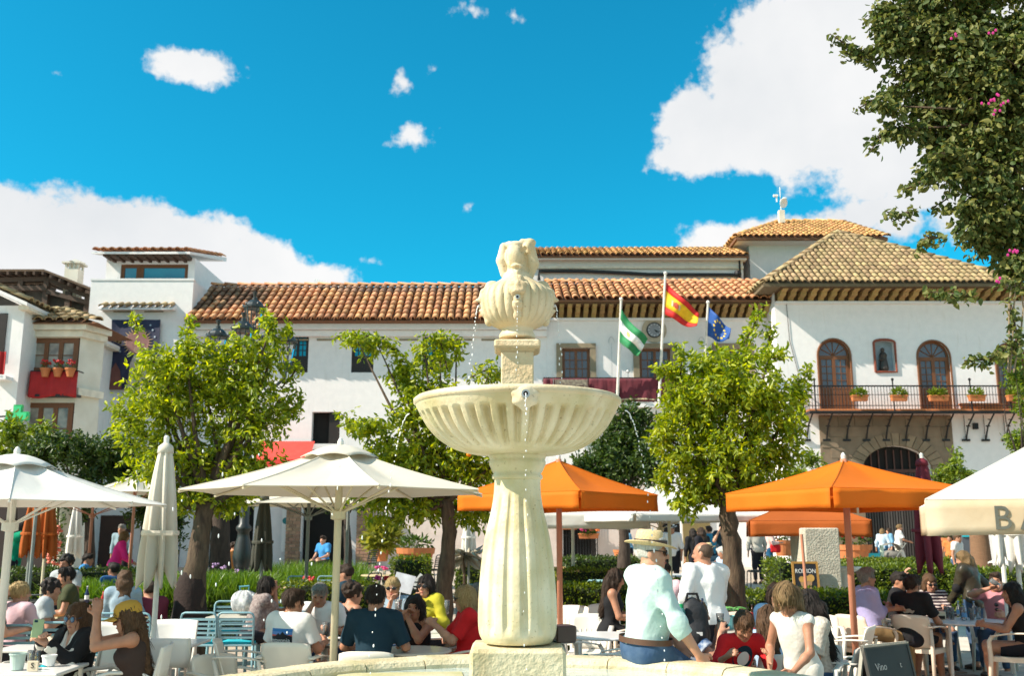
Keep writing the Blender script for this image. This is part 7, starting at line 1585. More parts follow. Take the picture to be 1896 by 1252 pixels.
def cup(label, p, s=1.):
	t=thing('coffee_cup', label, 'cup', p);MB().lathe([(.025*s, .01), (.045*s, .07*s), (.041*s, .07*s), (.02*s, .02), (0, .02)], 14).build('bowl', PORC, t, smooth=True);MB().lathe([(.03*s, 0), (.075*s, .012), (.075*s, .016), (0, .008)], 18).build('saucer', PORC, t);MB().tube([(.04*s, 0, .055*s), (.065*s, 0, .05*s), (.06*s, 0, .03*s), (.035*s, 0, .025*s)], .006*s, 5).build('handle', PORC, t);return t
def ramekin(label, p, r, h, mat, name='ramekin'):
	t=thing(name, label, 'pot', p);MB().lathe([(r*.78, 0), (r*.98, h*.96), (r*1.05, h), (r*.92, h), (r*.7, .01), (0, .01)], 18).build('vessel', mat, t, smooth=False);MB().lathe([(r*1.05, h-.012), (r*1.08, h-.004), (r*1.05, h+.003)], 18, cap=False).build('rim', mat, t);return t
ramekin('pale green metal bucket on the corner table', tpt(31, 1241), .062, .125, M('pale_green_tin', (.42, .52, .47), .4));ramekin('white porcelain ramekin on the corner table', tpt(90, 1234), .058, .085, PORC)
glass('glass of yellow juice on the corner table, left one', tpt(56, 1233), .03, .12, M('lemon_drink', (.62, .60, .12), .2), .8, group=None);glass('pale glass of yellow drink beside the ramekin', tpt(67, 1231), .03, .11, MATS['lemon_drink'], .6)
def number_card():
	p=tpt(60, 1244);t=thing('table_number_card', 'small cream card with a letter on the corner table', 'card', p);MB().box((0, 0, .04), (.088, .012, .08), bev=.004).build('card', M('card_cream', (.62, .52, .38), .7), t);text_obj('letter', 'S', .06, IRON, t, (0, -.009, .042), (PI/2, 0, 0), .003)
	t=thing('sugar_sachet', 'small turquoise sachet on the corner table', 'sachet', tpt(78, 1240));m=MB();m.sheet(lambda u, v:((u-.5)*.06, (v-.5)*.04, .018+.014*math.sin(u*PI)*math.sin(v*PI)), 5, 4, .005);m.build('packet', TURQ, t)
number_card()
bottle('small dark bottle with pale cap on the wooden table by the strap-leaf bed', tpt(160, 1117), M('navy_bottle', (.02, .03, .09), .2), .035, .26);
def plate(label, p, r=.12):t=thing('plate', label, 'plate', p);MB().lathe([(r*.6, 0), (r, .018), (r, .022), (r*.6, .008), (0, .008)], 20).build('dish', PORC, t);MB().ell((0, 0, .02), (r*.45, r*.4, .02), 8, 5).build('food', M('bread', (.45, .28, .12), .8), t);return t
plate('white plate on the wooden table left of the long-haired woman', tpt(150, 1124));plate('plate on the wooden table below the parasol', tpt(185, 1122));bottle('red-capped sauce bottle on the wooden table', tpt(190, 1117), M('red_sauce', (.45, .03, .02), .4), .028, .18, RED)
def cloth_bag():
	t=thing('cloth_bag', 'bundled white patterned cloth bag on the table of the blue chairs', 'bag', W(450, 1150, 13.85));t.location.z=.735
	MB().grid(lambda u, v:((.17*math.sin(PI*v)*(1+.12*math.sin(7*2*PI*u))*math.cos(2*PI*u)), .13*math.sin(PI*v)*(1+.1*math.sin(5*2*PI*u+1))*math.sin(2*PI*u), .17*(1-math.cos(PI*v))/1.05+.02*math.sin(11*u*2*PI)*math.sin(PI*v)), 40, 12).build('cloth', M('patterned_white_cloth', (.72, .72, .70), .8, col2=(.22, .24, .26), scale=14), t, smooth=True)
	MB().tube([(-.05, 0, .30), (-.07, 0, .37), (.06, 0, .38), (.05, 0, .30)], .012, 6).build('handle', M('bag_blue', (.10, .30, .36), .7), t)
cloth_bag()
glass('half-full beer glass before the man rubbing his eye', tpt(603, 1180), .04, .15, BEER, .8, True);plate('plate with lemon slice before the man rubbing his eye', tpt(615, 1186), .10)
glass('tall glass of dark cola before the woman sipping', tpt(766, 1187), .036, .17, COLA, .9);glass('beer glass behind the cola glass', tpt(748, 1172), .036, .14, BEER, .8, True)
glass('orange cocktail with straw held before the blonde woman', tpt(737, 1137, .95), .04, .15, SPRITZ, .85, straw=True)
GCK='cocktail glasses before the woman in red'
glass('cocktail glass with straw left of the red-dress woman, nearest her hands', tpt(805, 1140, .76), .04, .17, M('pale_lime', (.50, .50, .22), .2), .8, straw=True, group=GCK);glass('amber cocktail glass on the round table behind her hands', tpt(788, 1136, .76), .04, .16, SPRITZ, .7, group=GCK);glass('clear glass of ice and mint by the red-dress woman', tpt(826, 1138, .76), .045, .18, M('minty_drink', (.45, .50, .30), .2), .8, group=GCK)
cup('white coffee cup on the round table left of the hat man', tpt(1117, 1147), 1.25);bottle('small clear cruet beside the coffee cup', tpt(1133, 1146), GLS, .022, .11);bottle('little dark pepper mill beside the coffee cup', tpt(1126, 1144), COLA, .02, .10)
def plant_pot_blue():
	p=tpt(1352, 1166);t=thing('table_plant', 'broad-leaved plant in a turquoise pot on the children\'s table', 'potted plant', p);MB().lathe([(.05, 0), (.075, .15), (.078, .15), (.07, .14), (0, .13)], 14).build('pot', M('turq_pot', (.10, .38, .42), .4), t)
	for k in range(8):
		a=k*PI/4+.3;d=Vector((math.cos(a), math.sin(a)*.8, .0));L_=R.uniform(.13, .18)
		def f(u, v):c=(u-.5)*2;w=.06*math.sin(PI*min(1, v*1.0+.02))**.7;q=d*(.05+L_*v)+Vector((0, 0, .20+.05*math.sin(v*2.2)-.03*v));s=Vector((-d.y, d.x, 0));return q+s*c*w+Vector((0, 0, .014*abs(c)))
		MB().sheet(f, 6, 8, .003).build('leaf', M('broad_leaf', (.05, .24, .05), .35, col2=(.16, .40, .12), scale=14), t, smooth=True)
plant_pot_blue()
def crate():
	p=W(1404, 1120, 11.6);p.z=.735;t=thing('bottle_crate', 'red crate on the table behind the children with brown beer bottles in it', 'crate', p);CR=M('red_crate', (.45, .02, .025), .45);m=MB()
	m.box((0, 0, .02), (.34, .24, .03));
	for s in(-1, 1):m.box((s*.165, 0, .10), (.012, .24, .13));m.box((0, s*.115, .07), (.33, .012, .07))
	m.box((-.14, -.05, .17), (.10, .13, .07));m.build('crate', CR, t)
	for i in range(6):
		q=Vector(p)+Vector((-.04+.06*(i%4)-.02*(i//4), -.05+.10*(i//4), .036));bottle('brown beer bottle standing in the red crate, %s'%('front row first', 'front row second', 'front row third', 'front row last', 'back row left', 'back row right')[i], q, M('brown_glass', (.05, .016, .008), .12), .026, .25, M('dark_cap', (.04, .03, .03), .4), 'beer bottles in the red crate')
crate()
for i, (px, py, mat, lab, g)in enumerate(((1754, 1146, BEER, 'beer glass left on the round table, before the striped woman', 1), (1763, 1148, BEER, 'second beer glass close beside the left one', 1), (1800, 1149, BEER, 'beer mug in front of the pink-shirted drinker', 1), (1783, 1147, None, 'clear water glass amid the bottles on the right table', 0), (1812, 1147, None, 'empty glass right of the beer mug', 0))):glass(lab, tpt(px, py), .036, .15, mat, .55, False, 'glasses on the round beer table')
WB=M('blue_water_label', (.12, .30, .55), .5)
for px, py, lab in((1776, 1143, 'blue-labelled water bottle at the back of the beer table'), (1786, 1149, 'blue-labelled water bottle at the front of the beer table'), (1805, 1143, 'blue-capped water bottle near the pink shirt')):bottle(lab, tpt(px, py), GLS, .03, .2, WB, 'water bottles on the beer table')
t=thing('menu_holder', 'cream napkin box on the beer table before the striped woman', 'box', tpt(1738, 1148));MB().box((0, 0, .05), (.16, .10, .10), bev=.01).build('box', M('cream_box', (.62, .52, .36), .5), t);MB().box((0, -.052, .03), (.12, .006, .04)).build('dark_slot', VOID, t)
for k, (px, py, Y, m_, lab)in enumerate(((568, 1040, 19., RED, 'red flower posy on the yellow table, left bloom'), (577, 1044, 19., RED, 'red flower posy on the yellow table, right bloom'), (632, 1038, 20., MAG, 'dark magenta posy on the table by the strap-leaf bed'), (700, 1041, 22., MAG, 'magenta posy on the rear yellow table, left'), (712, 1042, 22., PINK, 'pink posy on the rear yellow table, right'), (717, 1048, 19.2, RED, 'red posy on the round yellow table'), (700, 1048, 19.2, MAG, 'purple posy on the round yellow table'), (655, 1062, 17.6, MAG, 'purple posy on the dark shaded table'), (232, 1046, 17.2, LILAC, 'lilac posy behind the long-haired woman'), (198, 1050, 17.2, LILAC, 'lilac posy on the dark table'))):
	t=thing('posy', lab, 'flowers', (W(px, py, Y).x, Y, gz(Y)+.735), 0, 'posies on the cafe tables');MB().lathe([(.03, 0), (.04, .09), (.03, .1), (0, .02)], 10).build('vase', GLS, t);flowers(t, (0, 0, .12), (.06, .06, .06), 10, .03, '', m_)
for px in(405, 413):t=thing('cup_stack', ('left' if px<410 else 'right')+' stack of white cups on the table left of the lamp post', 'cups', (W(px, 1040, 19.5).x, 19.5, gz(19.5)+.735), 0, 'cup stacks by the lamp');MB().lathe([(.05, 0), (.07, .08), (.05, .09), (.07, .17), (.06, .19), (0, .19)], 12).build('cups', PORC, t)
# boards, pillar, small street things
def chalkboard():
	A=G(1635, 1180, .80);Yk=8.9;t=thing('chalkboard', 'tilted black chalkboard stand with faint chalk writing by the orange pole', 'sign', (W(1640, 1220, Yk).x, Yk, 0), math.radians(36))
	BB=M('blackboard', (.018, .020, .022), .55, col2=(.035, .038, .04), scale=3);FR=M('board_frame', (.06, .055, .048), .5);CH=M('chalk', (.55, .55, .52), .9);ED=M('board_edge', (.42, .40, .33), .6)
	def leaf(sy, nm):
		e=thing(nm, None, None);e.parent=t;return e
	th=.20;h=.88;w=.60
	for sy in(-1, 1):
		rot=Matrix.Rotation(sy*-th*-1, 3, 'X')if sy<0 else Matrix.Rotation(-th*-1*1, 3, 'X')
		rot=Matrix.Rotation(-th if sy<0 else th, 3, 'X');c=Vector((0, sy*h/2*math.sin(th), h/2*math.cos(th)))
		b=MB().box(c, (w, .02, h), rot=rot).build('board', BB, t)
		m=MB()
		for s in(-1, 1):m.box(c+rot@Vector((s*(w/2+.012), 0, 0)), (.024, .032, h+.03), rot=rot)
		m.box(c+rot@Vector((0, 0, h/2)), (w, .03, .03), rot=rot);m.box(c+rot@Vector((0, 0, -h/2+.02)), (w, .03, .03), rot=rot);m.build('frame', ED if sy>0 else FR, t)
		if sy<0:
			for txt, x, z, s in(('Vino', -.14, .27, .085), ('C', -.10, .05, .10), ('1', .10, .05, .09), ('t', .14, .27, .07)):
				p=c+rot@Vector((x, -.014, z));text_obj('chalk_text', txt, s, CH, t, p, (PI/2-th, 0, 0), .002)
chalkboard()
def pillar():
	Y=17.;x0, x1=W(1492, 1040, Y).x, W(1557, 1040, Y).x;zt=W(948, 978, Y).z;t=thing('stone_pillar', 'rough pale stucco block pillar in front of which a menu board leans', 'pillar', ((x0+x1)/2, Y+.3, 0))
	RS=M('rough_stucco', (.50, .46, .37), .9, scale=8, bump=1., bscale=30)
	MB().box(((x0+x1)/2, Y+.45, zt/2), (x1-x0, .9, zt), bev=.02).build('block', RS, t, world=True);MB().box(((x0+x1)/2-.1, Y+.40, .35), (x1-x0+.35, 1.2, .70), bev=.02).build('plinth', M('plinth_stone', (.55, .50, .40), .8, bump=.2), t, world=True)
	q=W(1500, 1100, Y-.25);b=thing('menu_board', 'wood-framed black menu board with white lettering and a tan ice cone, against the stucco pillar', 'sign', (q.x, Y-.13, .70));OAK=M('oak_frame', (.42, .22, .05), .5, stretch=(1, 1, 6));w, h=.40, .62
	rot=Matrix.Rotation(-.12, 3, 'X');c=Vector((-.02, 0, h/2+.02))
	MB().box(c, (w, .015, h), rot=rot).build('board', M('menu_black', (.02, .022, .028), .5), b);m=MB()
	for s in(-1, 1):m.box(c+rot@Vector((s*w/2, 0, 0)), (.035, .03, h+.03), rot=rot)
	for s in(-1, 1):m.box(c+rot@Vector((0, 0, s*h/2)), (w, .028, .035), rot=rot)
	m.build('frame', OAK, b);text_obj('lettering', 'ROMION', .10, WHITEP, b, c+rot@Vector((0, -.012, .17)), (PI/2-.12, 0, 0), .003, sx=.85)
	cone=M('print_tan', (.40, .24, .13), .6);m=MB();P=[(-.10, .02), (-.05, -.26), (.05, -.26), (.10, .02)];m.prism([c+rot@Vector((x, -.010, z))for x, z in P], rot@Vector((0, -.004, 0)));m.build('cone_print', cone, b);m=MB()
	for k, (x, z, r)in enumerate(((-.07, .04, .05), (.0, .05, .05), (.08, .06, .06))):m.prism([c+rot@Vector((x+r*math.cos(i*PI/5), -.011-.0005*k, z+r*math.sin(i*PI/5)))for i in range(10)], rot@Vector((0, -.004, 0)))
	m.build('scoop_print', M('print_ochre', (.52, .30, .08), .6), b)
	p=thing('leaning_pole', 'thin brown pole leaning in front of the menu board', 'pole', W(1498, 1130, Y-.8));p.location.z=0;MB().tube([Vector((0, 0, 0)), W(1484, 990, Y-.6)-Vector(p.location)], .025, 8).build('shaft', POLEO, p);MB().lathe([(.16, 0), (.16, .05), (.04, .08)], 12).build('foot', CONC, p)
	Yp=18.5;s=thing('white_pedestal', 'white carved stone pedestal with basin right of the stucco pillar', 'pedestal', (W(1568, 1100, Yp).x, Yp, gz(Yp)))
	zz=W(948, 1050, Yp).z-gz(Yp);MB().lathe([(.24, 0), (.24, .08), (.15, .12), (.11, .25), (.15, .42), (.10, zz-.15), (.14, zz-.1), (.26, zz-.04), (.28, zz), (.2, zz), (0, zz-.04)], 20).build('baluster', M('white_stone', (.70, .67, .60), .7, bump=.2), s, smooth=True);MB().box((0, 0, .04), (.56, .56, .08), bev=.01).build('foot', MATS['white_stone'], s)
	c=thing('cream_column', 'cream round column with rose climber beside the folded orange parasols', 'pillar', (W(118, 1000, 24.).x, 24., gz(24.)));h=W(948, 905, 24.).z-gz(24.);MB().lathe([(.30, 0), (.30, .5), (.27, .55), (.24, .6), (.22, h-.3), (.27, h-.25), (.30, h)], 20).build('shaft', WALLC, c, smooth=True);MB().box((0, 0, h+.1), (.7, .7, .2)).build('capital', WALLC, c)
	r=thing('rose_climber', 'climbing rose with pale pink blooms left of the cream column', 'climber', (W(103, 1000, 23.6).x, 23.6, gz(23.6)));leafball(r, (0, 0, 1.3), (.2, .2, 1.0), 320, .09, '', mat=L_GE);flowers(r, (0, -.1, 1.0), (.18, .14, .75), 60, .05, '', SALM);MB().tube([(0, 0, 0), (.03, 0, 1.2), (0, 0, 2.2)], .03, 6).build('stem', BARK, r)
pillar()
def street_bits():
	Y=34.;b=thing('litter_bin', 'white and turquoise printed litter bin with pale post before the gate', 'bin', (W(1608, 1030, Y).x, Y, gz(Y)));m=MB();m.lathe([(.26, 0), (.34, .55)], 16, cap=False);m.build('body', M('bin_white', (.62, .72, .66), .5, col2=(.45, .60, .35), scale=5), b);MB().lathe([(.35, .55), (.36, .68), (.3, .68), (0, .6)], 16).build('rim', TURQ, b);MB().tube([(.42, -.1, 0), (.42, -.1, .95)], .07, 8).build('post', M('pale_green_post', (.50, .62, .50), .5), b)
	Y=30.;s=thing('market_stall', 'dark box stall with turquoise trim behind the woman in leather', 'stall', (W(1792, 1000, Y).x, Y, gz(Y)));z=W(948, 992, Y).z-gz(Y);MB().box((0, 0, z/2), (.55, .5, z)).build('body', M('slate_box', (.09, .10, .12), .6), s);MB().box((.05, 0, z), (.62, .56, .09)).build('trim', TURQ, s);MB().box((-.1, -.26, z*.35), (.2, .02, .2)).build('notice', WHITEP, s)
	Y=24.;p=thing('palm_trunk', 'thick brown palm trunk in a pale planter behind the leather jacket woman', 'tree', (W(1816, 1030, Y).x, Y, gz(Y)));m=MB();m.lathe([(.24, .2), (.25, .5), (.22, 1.2), (.20, 1.9), (.22, 2.5)], 16, fn=lambda a, z:1+.05*math.sin(z*26));m.build('trunk', M('palm_bark', (.20, .11, .06), .9, scale=6, stretch=(1, 1, 8), bump=.6), p, smooth=True);MB().box((0, 0, .2), (.66, .66, .4), bev=.02).build('planter', M('white_stone', (.70, .67, .60), .7), p)
	P=[];D=[]
	for k in range(26):
		a=R.uniform(0, 2*PI);
		for i in range(16):
			f=i/16;q=Vector((math.cos(a)*f*.8, math.sin(a)*f*.8, 2.5+.25*math.sin(f*2.6)-.6*f*f));P+=[q, q];s=Vector((-math.sin(a), math.cos(a), -.5));D+=[s, -s+Vector((0, 0, -1))]
	o=leaf_obj('fronds', np.array(P), np.array(D), np.full(len(P), .2), L_PA, p, .12);o['kind']='stuff'
	Y=22.;q=thing('dry_palm', 'small drooping grey-leaved plant right of the middle tree trunk', 'plant', (W(860, 1040, Y).x, Y, gz(Y)));P=[];D=[]
	for k in range(60):a=R.uniform(0, 2*PI);P.append((0, 0, 1.15));D.append((math.cos(a), math.sin(a), R.uniform(-1.2, .5)))
	o=leaf_obj('fronds', np.array(P), np.array(D), NR.uniform(.35, .6, 60), M('grey_frond', (.38, .34, .26), .7), q, .16);o['kind']='stuff';MB().tube([(0, 0, 0), (0, 0, 1.15)], .03, 6).build('stem', BARK, q)
	mb=thing('menu_stand', 'white menu panel on a thin stand left of the middle tree trunk', 'sign', W(778, 1062, 20.));mb.location.z=gz(20.);MB().box((0, 0, .72), (.24, .012, .30), rot=Matrix.Rotation(.7, 3, 'Y')).build('panel', WHITEP, mb);m=MB();m.tube([(.0, 0, .68), (-.1, .1, 0)], .014, 5);m.tube([(0, 0, .68), (.14, .1, 0)], .014, 5);m.build('legs', DGREEN, mb)
	st=thing('sandwich_sign', 'silver menu stand leaning behind the blonde in sunglasses', 'sign', W(742, 1120, 13.0));st.location.z=0;MB().box((0.03, 0, 1.19), (.26, .015, .24), rot=Matrix.Rotation(-.35, 3, 'X')@Matrix.Rotation(.25, 3, 'Y')).build('panel', M('silver_menu', (.62, .63, .65), .35, col2=(.35, .34, .36), scale=5), st);m=MB();m.tube([(0, .05, 0), (.02, .03, 1.1)], .015, 6);m.lathe([(.18, 0), (.18, .03), (.02, .05)], 14);m.build('stand', DGREEN, st)
	c=thing('teal_cloth', 'teal garment lying on a seat just behind the rim, left of the hat man', 'cloth', W(1082, 1205, 9.2));c.location.z=.62;MB().sheet(lambda u, v:((u-.5)*.22, (v-.5)*.25, .14*math.sin(PI*u)**.7*(1-.3*v)+.012*math.sin(14*u+5*v)), 14, 8, .012).build('fold', M('teal_cloth', (.02, .26, .24), .8), c, smooth=True)
	c=thing('grey_cushion', 'pale grey seat cushion just behind the rim beside the teal garment', 'cushion', W(1065, 1212, 9.3));c.location.z=.58;MB().box((0, 0, .06), (.42, .4, .12), bev=.05).build('cover', M('grey_cushion', (.42, .46, .50), .8), c, smooth=True);MB().box((0, 0, -.30), (.36, .34, .56), bev=.02).build('stool', PLW, c)
street_bits()
# people
def SKIN(i):
	c=[(.52, .27, .175), (.42, .20, .12), (.60, .36, .26), (.27, .12, .07)][i]
	m=M('skin_%s'%('warm', 'tan', 'fair', 'brown')[i], c, .5, .10, 14, bump=.05, bscale=60, spec=.4)
	b=m.node_tree.nodes['Principled BSDF'];b.inputs['Subsurface Weight'].default_value=.12;b.inputs['Subsurface Radius'].default_value=(.02, .008, .004);return m
HAIRC={'black':((.012, .009, .008), (.03, .022, .018)), 'dark':((.022, .013, .009), (.055, .032, .02)), 'brown':((.05, .026, .013), (.13, .07, .035)), 'light':((.11, .065, .028), (.24, .155, .07)), 'blond':((.26, .16, .06), (.55, .40, .19)), 'grey':((.13, .12, .105), (.30, .28, .25)), 'white':((.42, .40, .36), (.62, .60, .55)), 'stub':((.07, .045, .03), (.10, .065, .045))}
def HAIR(k):return M('hair_'+k, HAIRC[k][0], .55, col2=HAIRC[k][1], scale=30, stretch=(5, 5, .35), bump=.5, bscale=46, spec=.22, detail=3)
def CL(name, c, c2=None, scale=4, rough=.85, **k):return M('cloth_'+name, c, rough, .08, scale, bump=.4, bscale=15, col2=c2, spec=.2, **k)
def banded(name, c1, c2, freq, axis='Z'):
	if name in MATS:return MATS[name]
	m=M(name, c1, .85, 0, 4);nt=m.node_tree;N=nt.nodes.new;L=nt.links.new;b=nt.nodes['Principled BSDF']
	tc=N('ShaderNodeTexCoord');w=N('ShaderNodeTexWave');w.bands_direction=axis;w.inputs['Scale'].default_value=freq;w.inputs['Distortion'].default_value=1.0;w.inputs['Detail Scale'].default_value=.6;L(tc.outputs['Object'], w.inputs['Vector'])
	r=N('ShaderNodeValToRGB');r.color_ramp.interpolation='CONSTANT';r.color_ramp.elements[0].color=(*c1, 1);r.color_ramp.elements[1].color=(*c2, 1);r.color_ramp.elements[1].position=.62;L(w.outputs['Fac'], r.inputs[0]);L(r.outputs[0], b.inputs['Base Color']);return m
DARKL=M('dark_lens', (.010, .010, .012), .08, spec=.8);EYE=M('eye', (.03, .02, .015), .15);LIP=M('lip', (.36, .09, .075), .45);SHOE=M('shoe_leather', (.06, .045, .035), .5)
NPEOPLE=[0]
def strands(ho, c, ln, s, mat, n=420):
	"""loose locks lying over the hair, following its fall"""
	me=ho.data;k=len(me.vertices);A=np.empty(k*3, np.float32);B=np.empty(k*3, np.float32);me.vertices.foreach_get('co', A);me.vertices.foreach_get('normal', B);A=A.reshape(-1, 3);B=B.reshape(-1, 3)
	i=NR.randint(0, k, n);P, Nn=A[i].astype(float), B[i].astype(float);d=np.array([0, 0, -1.])+(P-np.array(c))*np.array([1, 1, 0])*6+NR.normal(size=(n, 3))*.25;d=unit(d-Nn*(d*Nn).sum(1, keepdims=True));w=unit(np.cross(d, Nn))*.0042*s;L_=(ln*s*NR.uniform(.5, 1.1, n))[:, None]
	p0=P-d*L_*.3+Nn*.001;p1=P+d*L_*.25+Nn*.0055*s;p2=P+d*L_*.8+Nn*.004*s+np.array([0, 0, -.012*s])
	V=np.stack([p0-w*.6, p0+w*.6, p1-w, p1+w, p2-w*.2, p2+w*.2], 1).reshape(-1, 3);q=np.arange(n)[:, None]*6;o=mknp('hair_strands', V, np.concatenate([q+np.array([[0, 1, 3, 2]]), q+np.array([[2, 3, 5, 4]])]), mat, ho);o['kind']='stuff'
def person(label, px, py, Y, yaw, pose='sit', fem=False, lean=6., side=0., hyaw=0., hpitch=4., hroll=0., rh=None, lh=None, skin=0, hair='short', hc='dark', top=None, sleeve=.55, bottom=None, blen=1.9, h=None, sc=None, hem=.07, belly=0., glasses=None, hat=None, neck=.075, dress=False, grip=(.55, .55), ears=True, group=None, feet=None, wr=.006, jacket=None, step=0., rpole=None, lpole=None, vneck=0., hipz=None, detail=None, name='person', wide=1., hs=1., tuck=0.):
	"""hx: a seated or standing figure whose head top is where the photograph has it; yaw in degrees, 0 faces away, 90 faces left, 180 the viewer"""
	h=h or(.0105 if Y<9.3 else .0125 if Y<12 else .015 if Y<15.5 else .022);det=h<=.013 if detail is None else detail
	ztop=W(px, py, Y).z-gz(Y);ya=math.radians(yaw);la=math.radians(lean);sa=math.radians(side)
	sd=Vector((math.sin(sa), math.sin(la)*math.cos(sa), math.cos(la)*math.cos(sa))).normalized();fw=Vector((0, 1, 0));fw=(fw-sd*fw.dot(sd)).normalized();rt=fw.cross(sd).normalized()
	nd=(sd*.6+Vector((0, .0, 1))*.5).normalized()
	if sc is None:sc=1. if pose=='sit' else max(.55, min(1.1, (ztop)/((.93+.53*sd.z+.235*nd.z+.03))))
	s=sc
	up=(.515*sd.z+(.125*nd.z+.115*math.cos(math.radians(hpitch*.6)))*hs)*s
	hz=hipz if hipz is not None else(ztop-up)
	if pose=='sit':hz=max(.40, min(.80, hz))if hipz is None else hz
	Ph=Vector((0, 0, hz));nb=Ph+sd*.515*s;hcn=nb+nd*.125*s*hs+fw*.028*s
	Rh=Matrix.Rotation(math.radians(hyaw), 3, 'Z')@Matrix.Rotation(-math.radians(hpitch), 3, 'X')@Matrix.Rotation(math.radians(hroll), 3, 'Y')
	bs=s;hh=s*hs
	def hd(x, y, z):return hcn+Rh@Vector((x*hh, y*hh, z*hh))
	sw=(.160 if fem else .180)*s*wide;P=[];Rs=Matrix((rt, fw, sd)).transposed()
	def tor(u, f, z):return Ph+rt*u*s+fw*f*s+sd*z*s
	wv=(.118, .095)if fem else(.140, .105);w_=wide
	body=[pe(tor(0, -.005, .02), (.165*s*w_, .118*s, .12*s), Rs, k=.05), pe(tor(0, .008+belly*.5, .17), (wv[0]*s*w_+belly*.6*s, (wv[1]+belly)*s, .16*s), Rs, k=.06), pe(tor(0, 0, .35), ((.140 if fem else .165)*s*w_, .108*s, .165*s), Rs, k=.06)]
	if fem:body+=[pe(tor(u, .085, .325), (.062*s, .055*s, .06*s), Rs, k=.04)for u in(-.07, .07)]
	SR, SL=nb-sd*.045*s+rt*sw, nb-sd*.045*s-rt*sw
	traps=[pc(nb-sd*.03*s-rt*.03*s, SL, .058*s, .056*s, .05), pc(nb-sd*.03*s+rt*.03*s, SR, .058*s, .056*s, .05)]
	body+=traps
	HR, HL=Ph+rt*.09*s, Ph-rt*.09*s;legs=[]
	for i, (H, sx)in enumerate(((HR, 1), (HL, -1))):
		if pose=='sit':
			K=Vector((sx*.12*s, .43*s, min(hz+.02, .54*s)));Ft=Vector((sx*.13*s, .43*s-.03+(feet[i]if feet else 0), .075*s))
		else:
			Ft=Vector((sx*.09*s, step*(1 if sx>0 else -1)*s, .08*s));K=H.lerp(Ft, .5)+Vector((0, .03+abs(step)*.25, 0))*s
		legs.append((H, K, Ft))
		body+=[pc(H, K, .088*s, .060*s, .05), pc(K, K.lerp(Ft, .35), .058*s, .057*s, .03), pc(K.lerp(Ft, .35), Ft, .057*s, .037*s, .03), pc(Ft+Vector((0, -.02, -.02))*s, Ft+Vector((0, .15, -.045))*s, .036*s, .03*s, .03)]
	arms=[]
	l1, l2=.285*s, .25*s
	for i, (S_, T, sx, pole)in enumerate(((SR, rh, 1, rpole), (SL, lh, -1, lpole))):
		if T is None:T=(sx*.13, .33, hz+.12)if pose=='sit' else(sx*.25, .06+.3*step*-sx, hz-.10*s)
		T=Vector(T);d=T-S_;L=min(d.length, (l1+l2)*.985);L=max(L, .12);d.normalize();T=S_+d*L
		a=(l1*l1-l2*l2+L*L)/(2*L);q=math.sqrt(max(0, l1*l1-a*a));pv=Vector(pole)if pole else Vector((sx*.55, -.35, -.9));pv=(pv-d*pv.dot(d)).normalized();E=S_+d*a+pv*q
		arms.append((S_, E, T));body+=[pc(S_, E, .050*s, .038*s, .03), pc(E, E.lerp(T, .3), .039*s, .040*s, .02), pc(E.lerp(T, .3), T, .040*s, .026*s, .02)]
		hd_=(T-E).normalized();inw=Vector((-sx, .2, -.25));pn=(inw-hd_*inw.dot(hd_)).normalized();lat=hd_.cross(pn)*sx
		if lat.dot(Vector((0, .3, 1)))<0:lat=-lat
		k=s*(.95 if fem else 1.05);Rm=Matrix((lat, hd_, pn)).transposed();P.append(pe(T+hd_*.05*k, (.041*k, .055*k, .018*k), Rm, k=.02));g=grip[i]
		if h<.018:
			for j, ln in enumerate((.062, .072, .068, .054)):
				b0=T+hd_*.092*k+lat*(1.5-j)*.0205*k;d1=(hd_*math.cos(g)+pn*math.sin(g)).normalized();b1=b0+d1*ln*.55*k;d2=(hd_*math.cos(g*2.2)+pn*math.sin(g*2.2)).normalized();b2=b1+d2*ln*.5*k
				P+=[pc(b0-hd_*.015*k, b1, .0105*k, .0098*k, .006), pc(b1, b2, .0098*k, .0085*k, .004)]
			t0=T+hd_*.025*k+lat*.03*k;t1=t0+(lat*.7+hd_*.5+pn*.35).normalized()*.045*k;t2=t1+(hd_*.8+pn*.5+lat*.05).normalized()*.035*k;P+=[pc(t0, t1, .0135*k, .0115*k, .01), pc(t1, t2, .0115*k, .0095*k, .005)]
		else:P.append(pe(T+hd_*.11*k, (.034*k, .05*k, .016*k), Rm, k=.02));P.append(pc(T+hd_*.03*k, T+hd_*.07*k+lat*.045*k, .014*k, .011*k, .01))
	body+=P
	f_=.94 if fem else 1.
	head=[pc(nb-sd*.03*s, hd(0, -.018, -.05), .058*s*f_, .053*s*f_, .03), pe(hd(0, -.012, .028), (.076*hh, .095*hh, .089*hh), Rh, k=.02), pe(hd(0, .022, -.035), (.063*hh, .068*hh, .085*hh), Rh, k=.03), pe(hd(0, .056, -.090), (.030*hh, .028*hh, .024*hh), Rh, k=.03), pe(hd(.035, .01, -.068), (.028*hh, .045*hh, .03*hh), Rh, k=.03), pe(hd(-.035, .01, -.068), (.028*hh, .045*hh, .03*hh), Rh, k=.03), pc(hd(0, .083, .018), hd(0, .106, -.018), .0105*hh, .0145*hh, .012), pe(hd(0, .095, -.022), (.02*hh, .014*hh, .010*hh), Rh, k=.008), pe(hd(0, .074, .026), (.052*hh, .018*hh, .013*hh), Rh, k=.02), pe(hd(.04, .060, -.022), (.024*hh, .022*hh, .022*hh), Rh, k=.02), pe(hd(-.04, .060, -.022), (.024*hh, .022*hh, .022*hh), Rh, k=.02), pe(hd(0, .082, -.056), (.026*hh, .012*hh, .007*hh), Rh, k=.006), pe(hd(0, .080, -.067), (.022*hh, .012*hh, .007*hh), Rh, k=.006)]
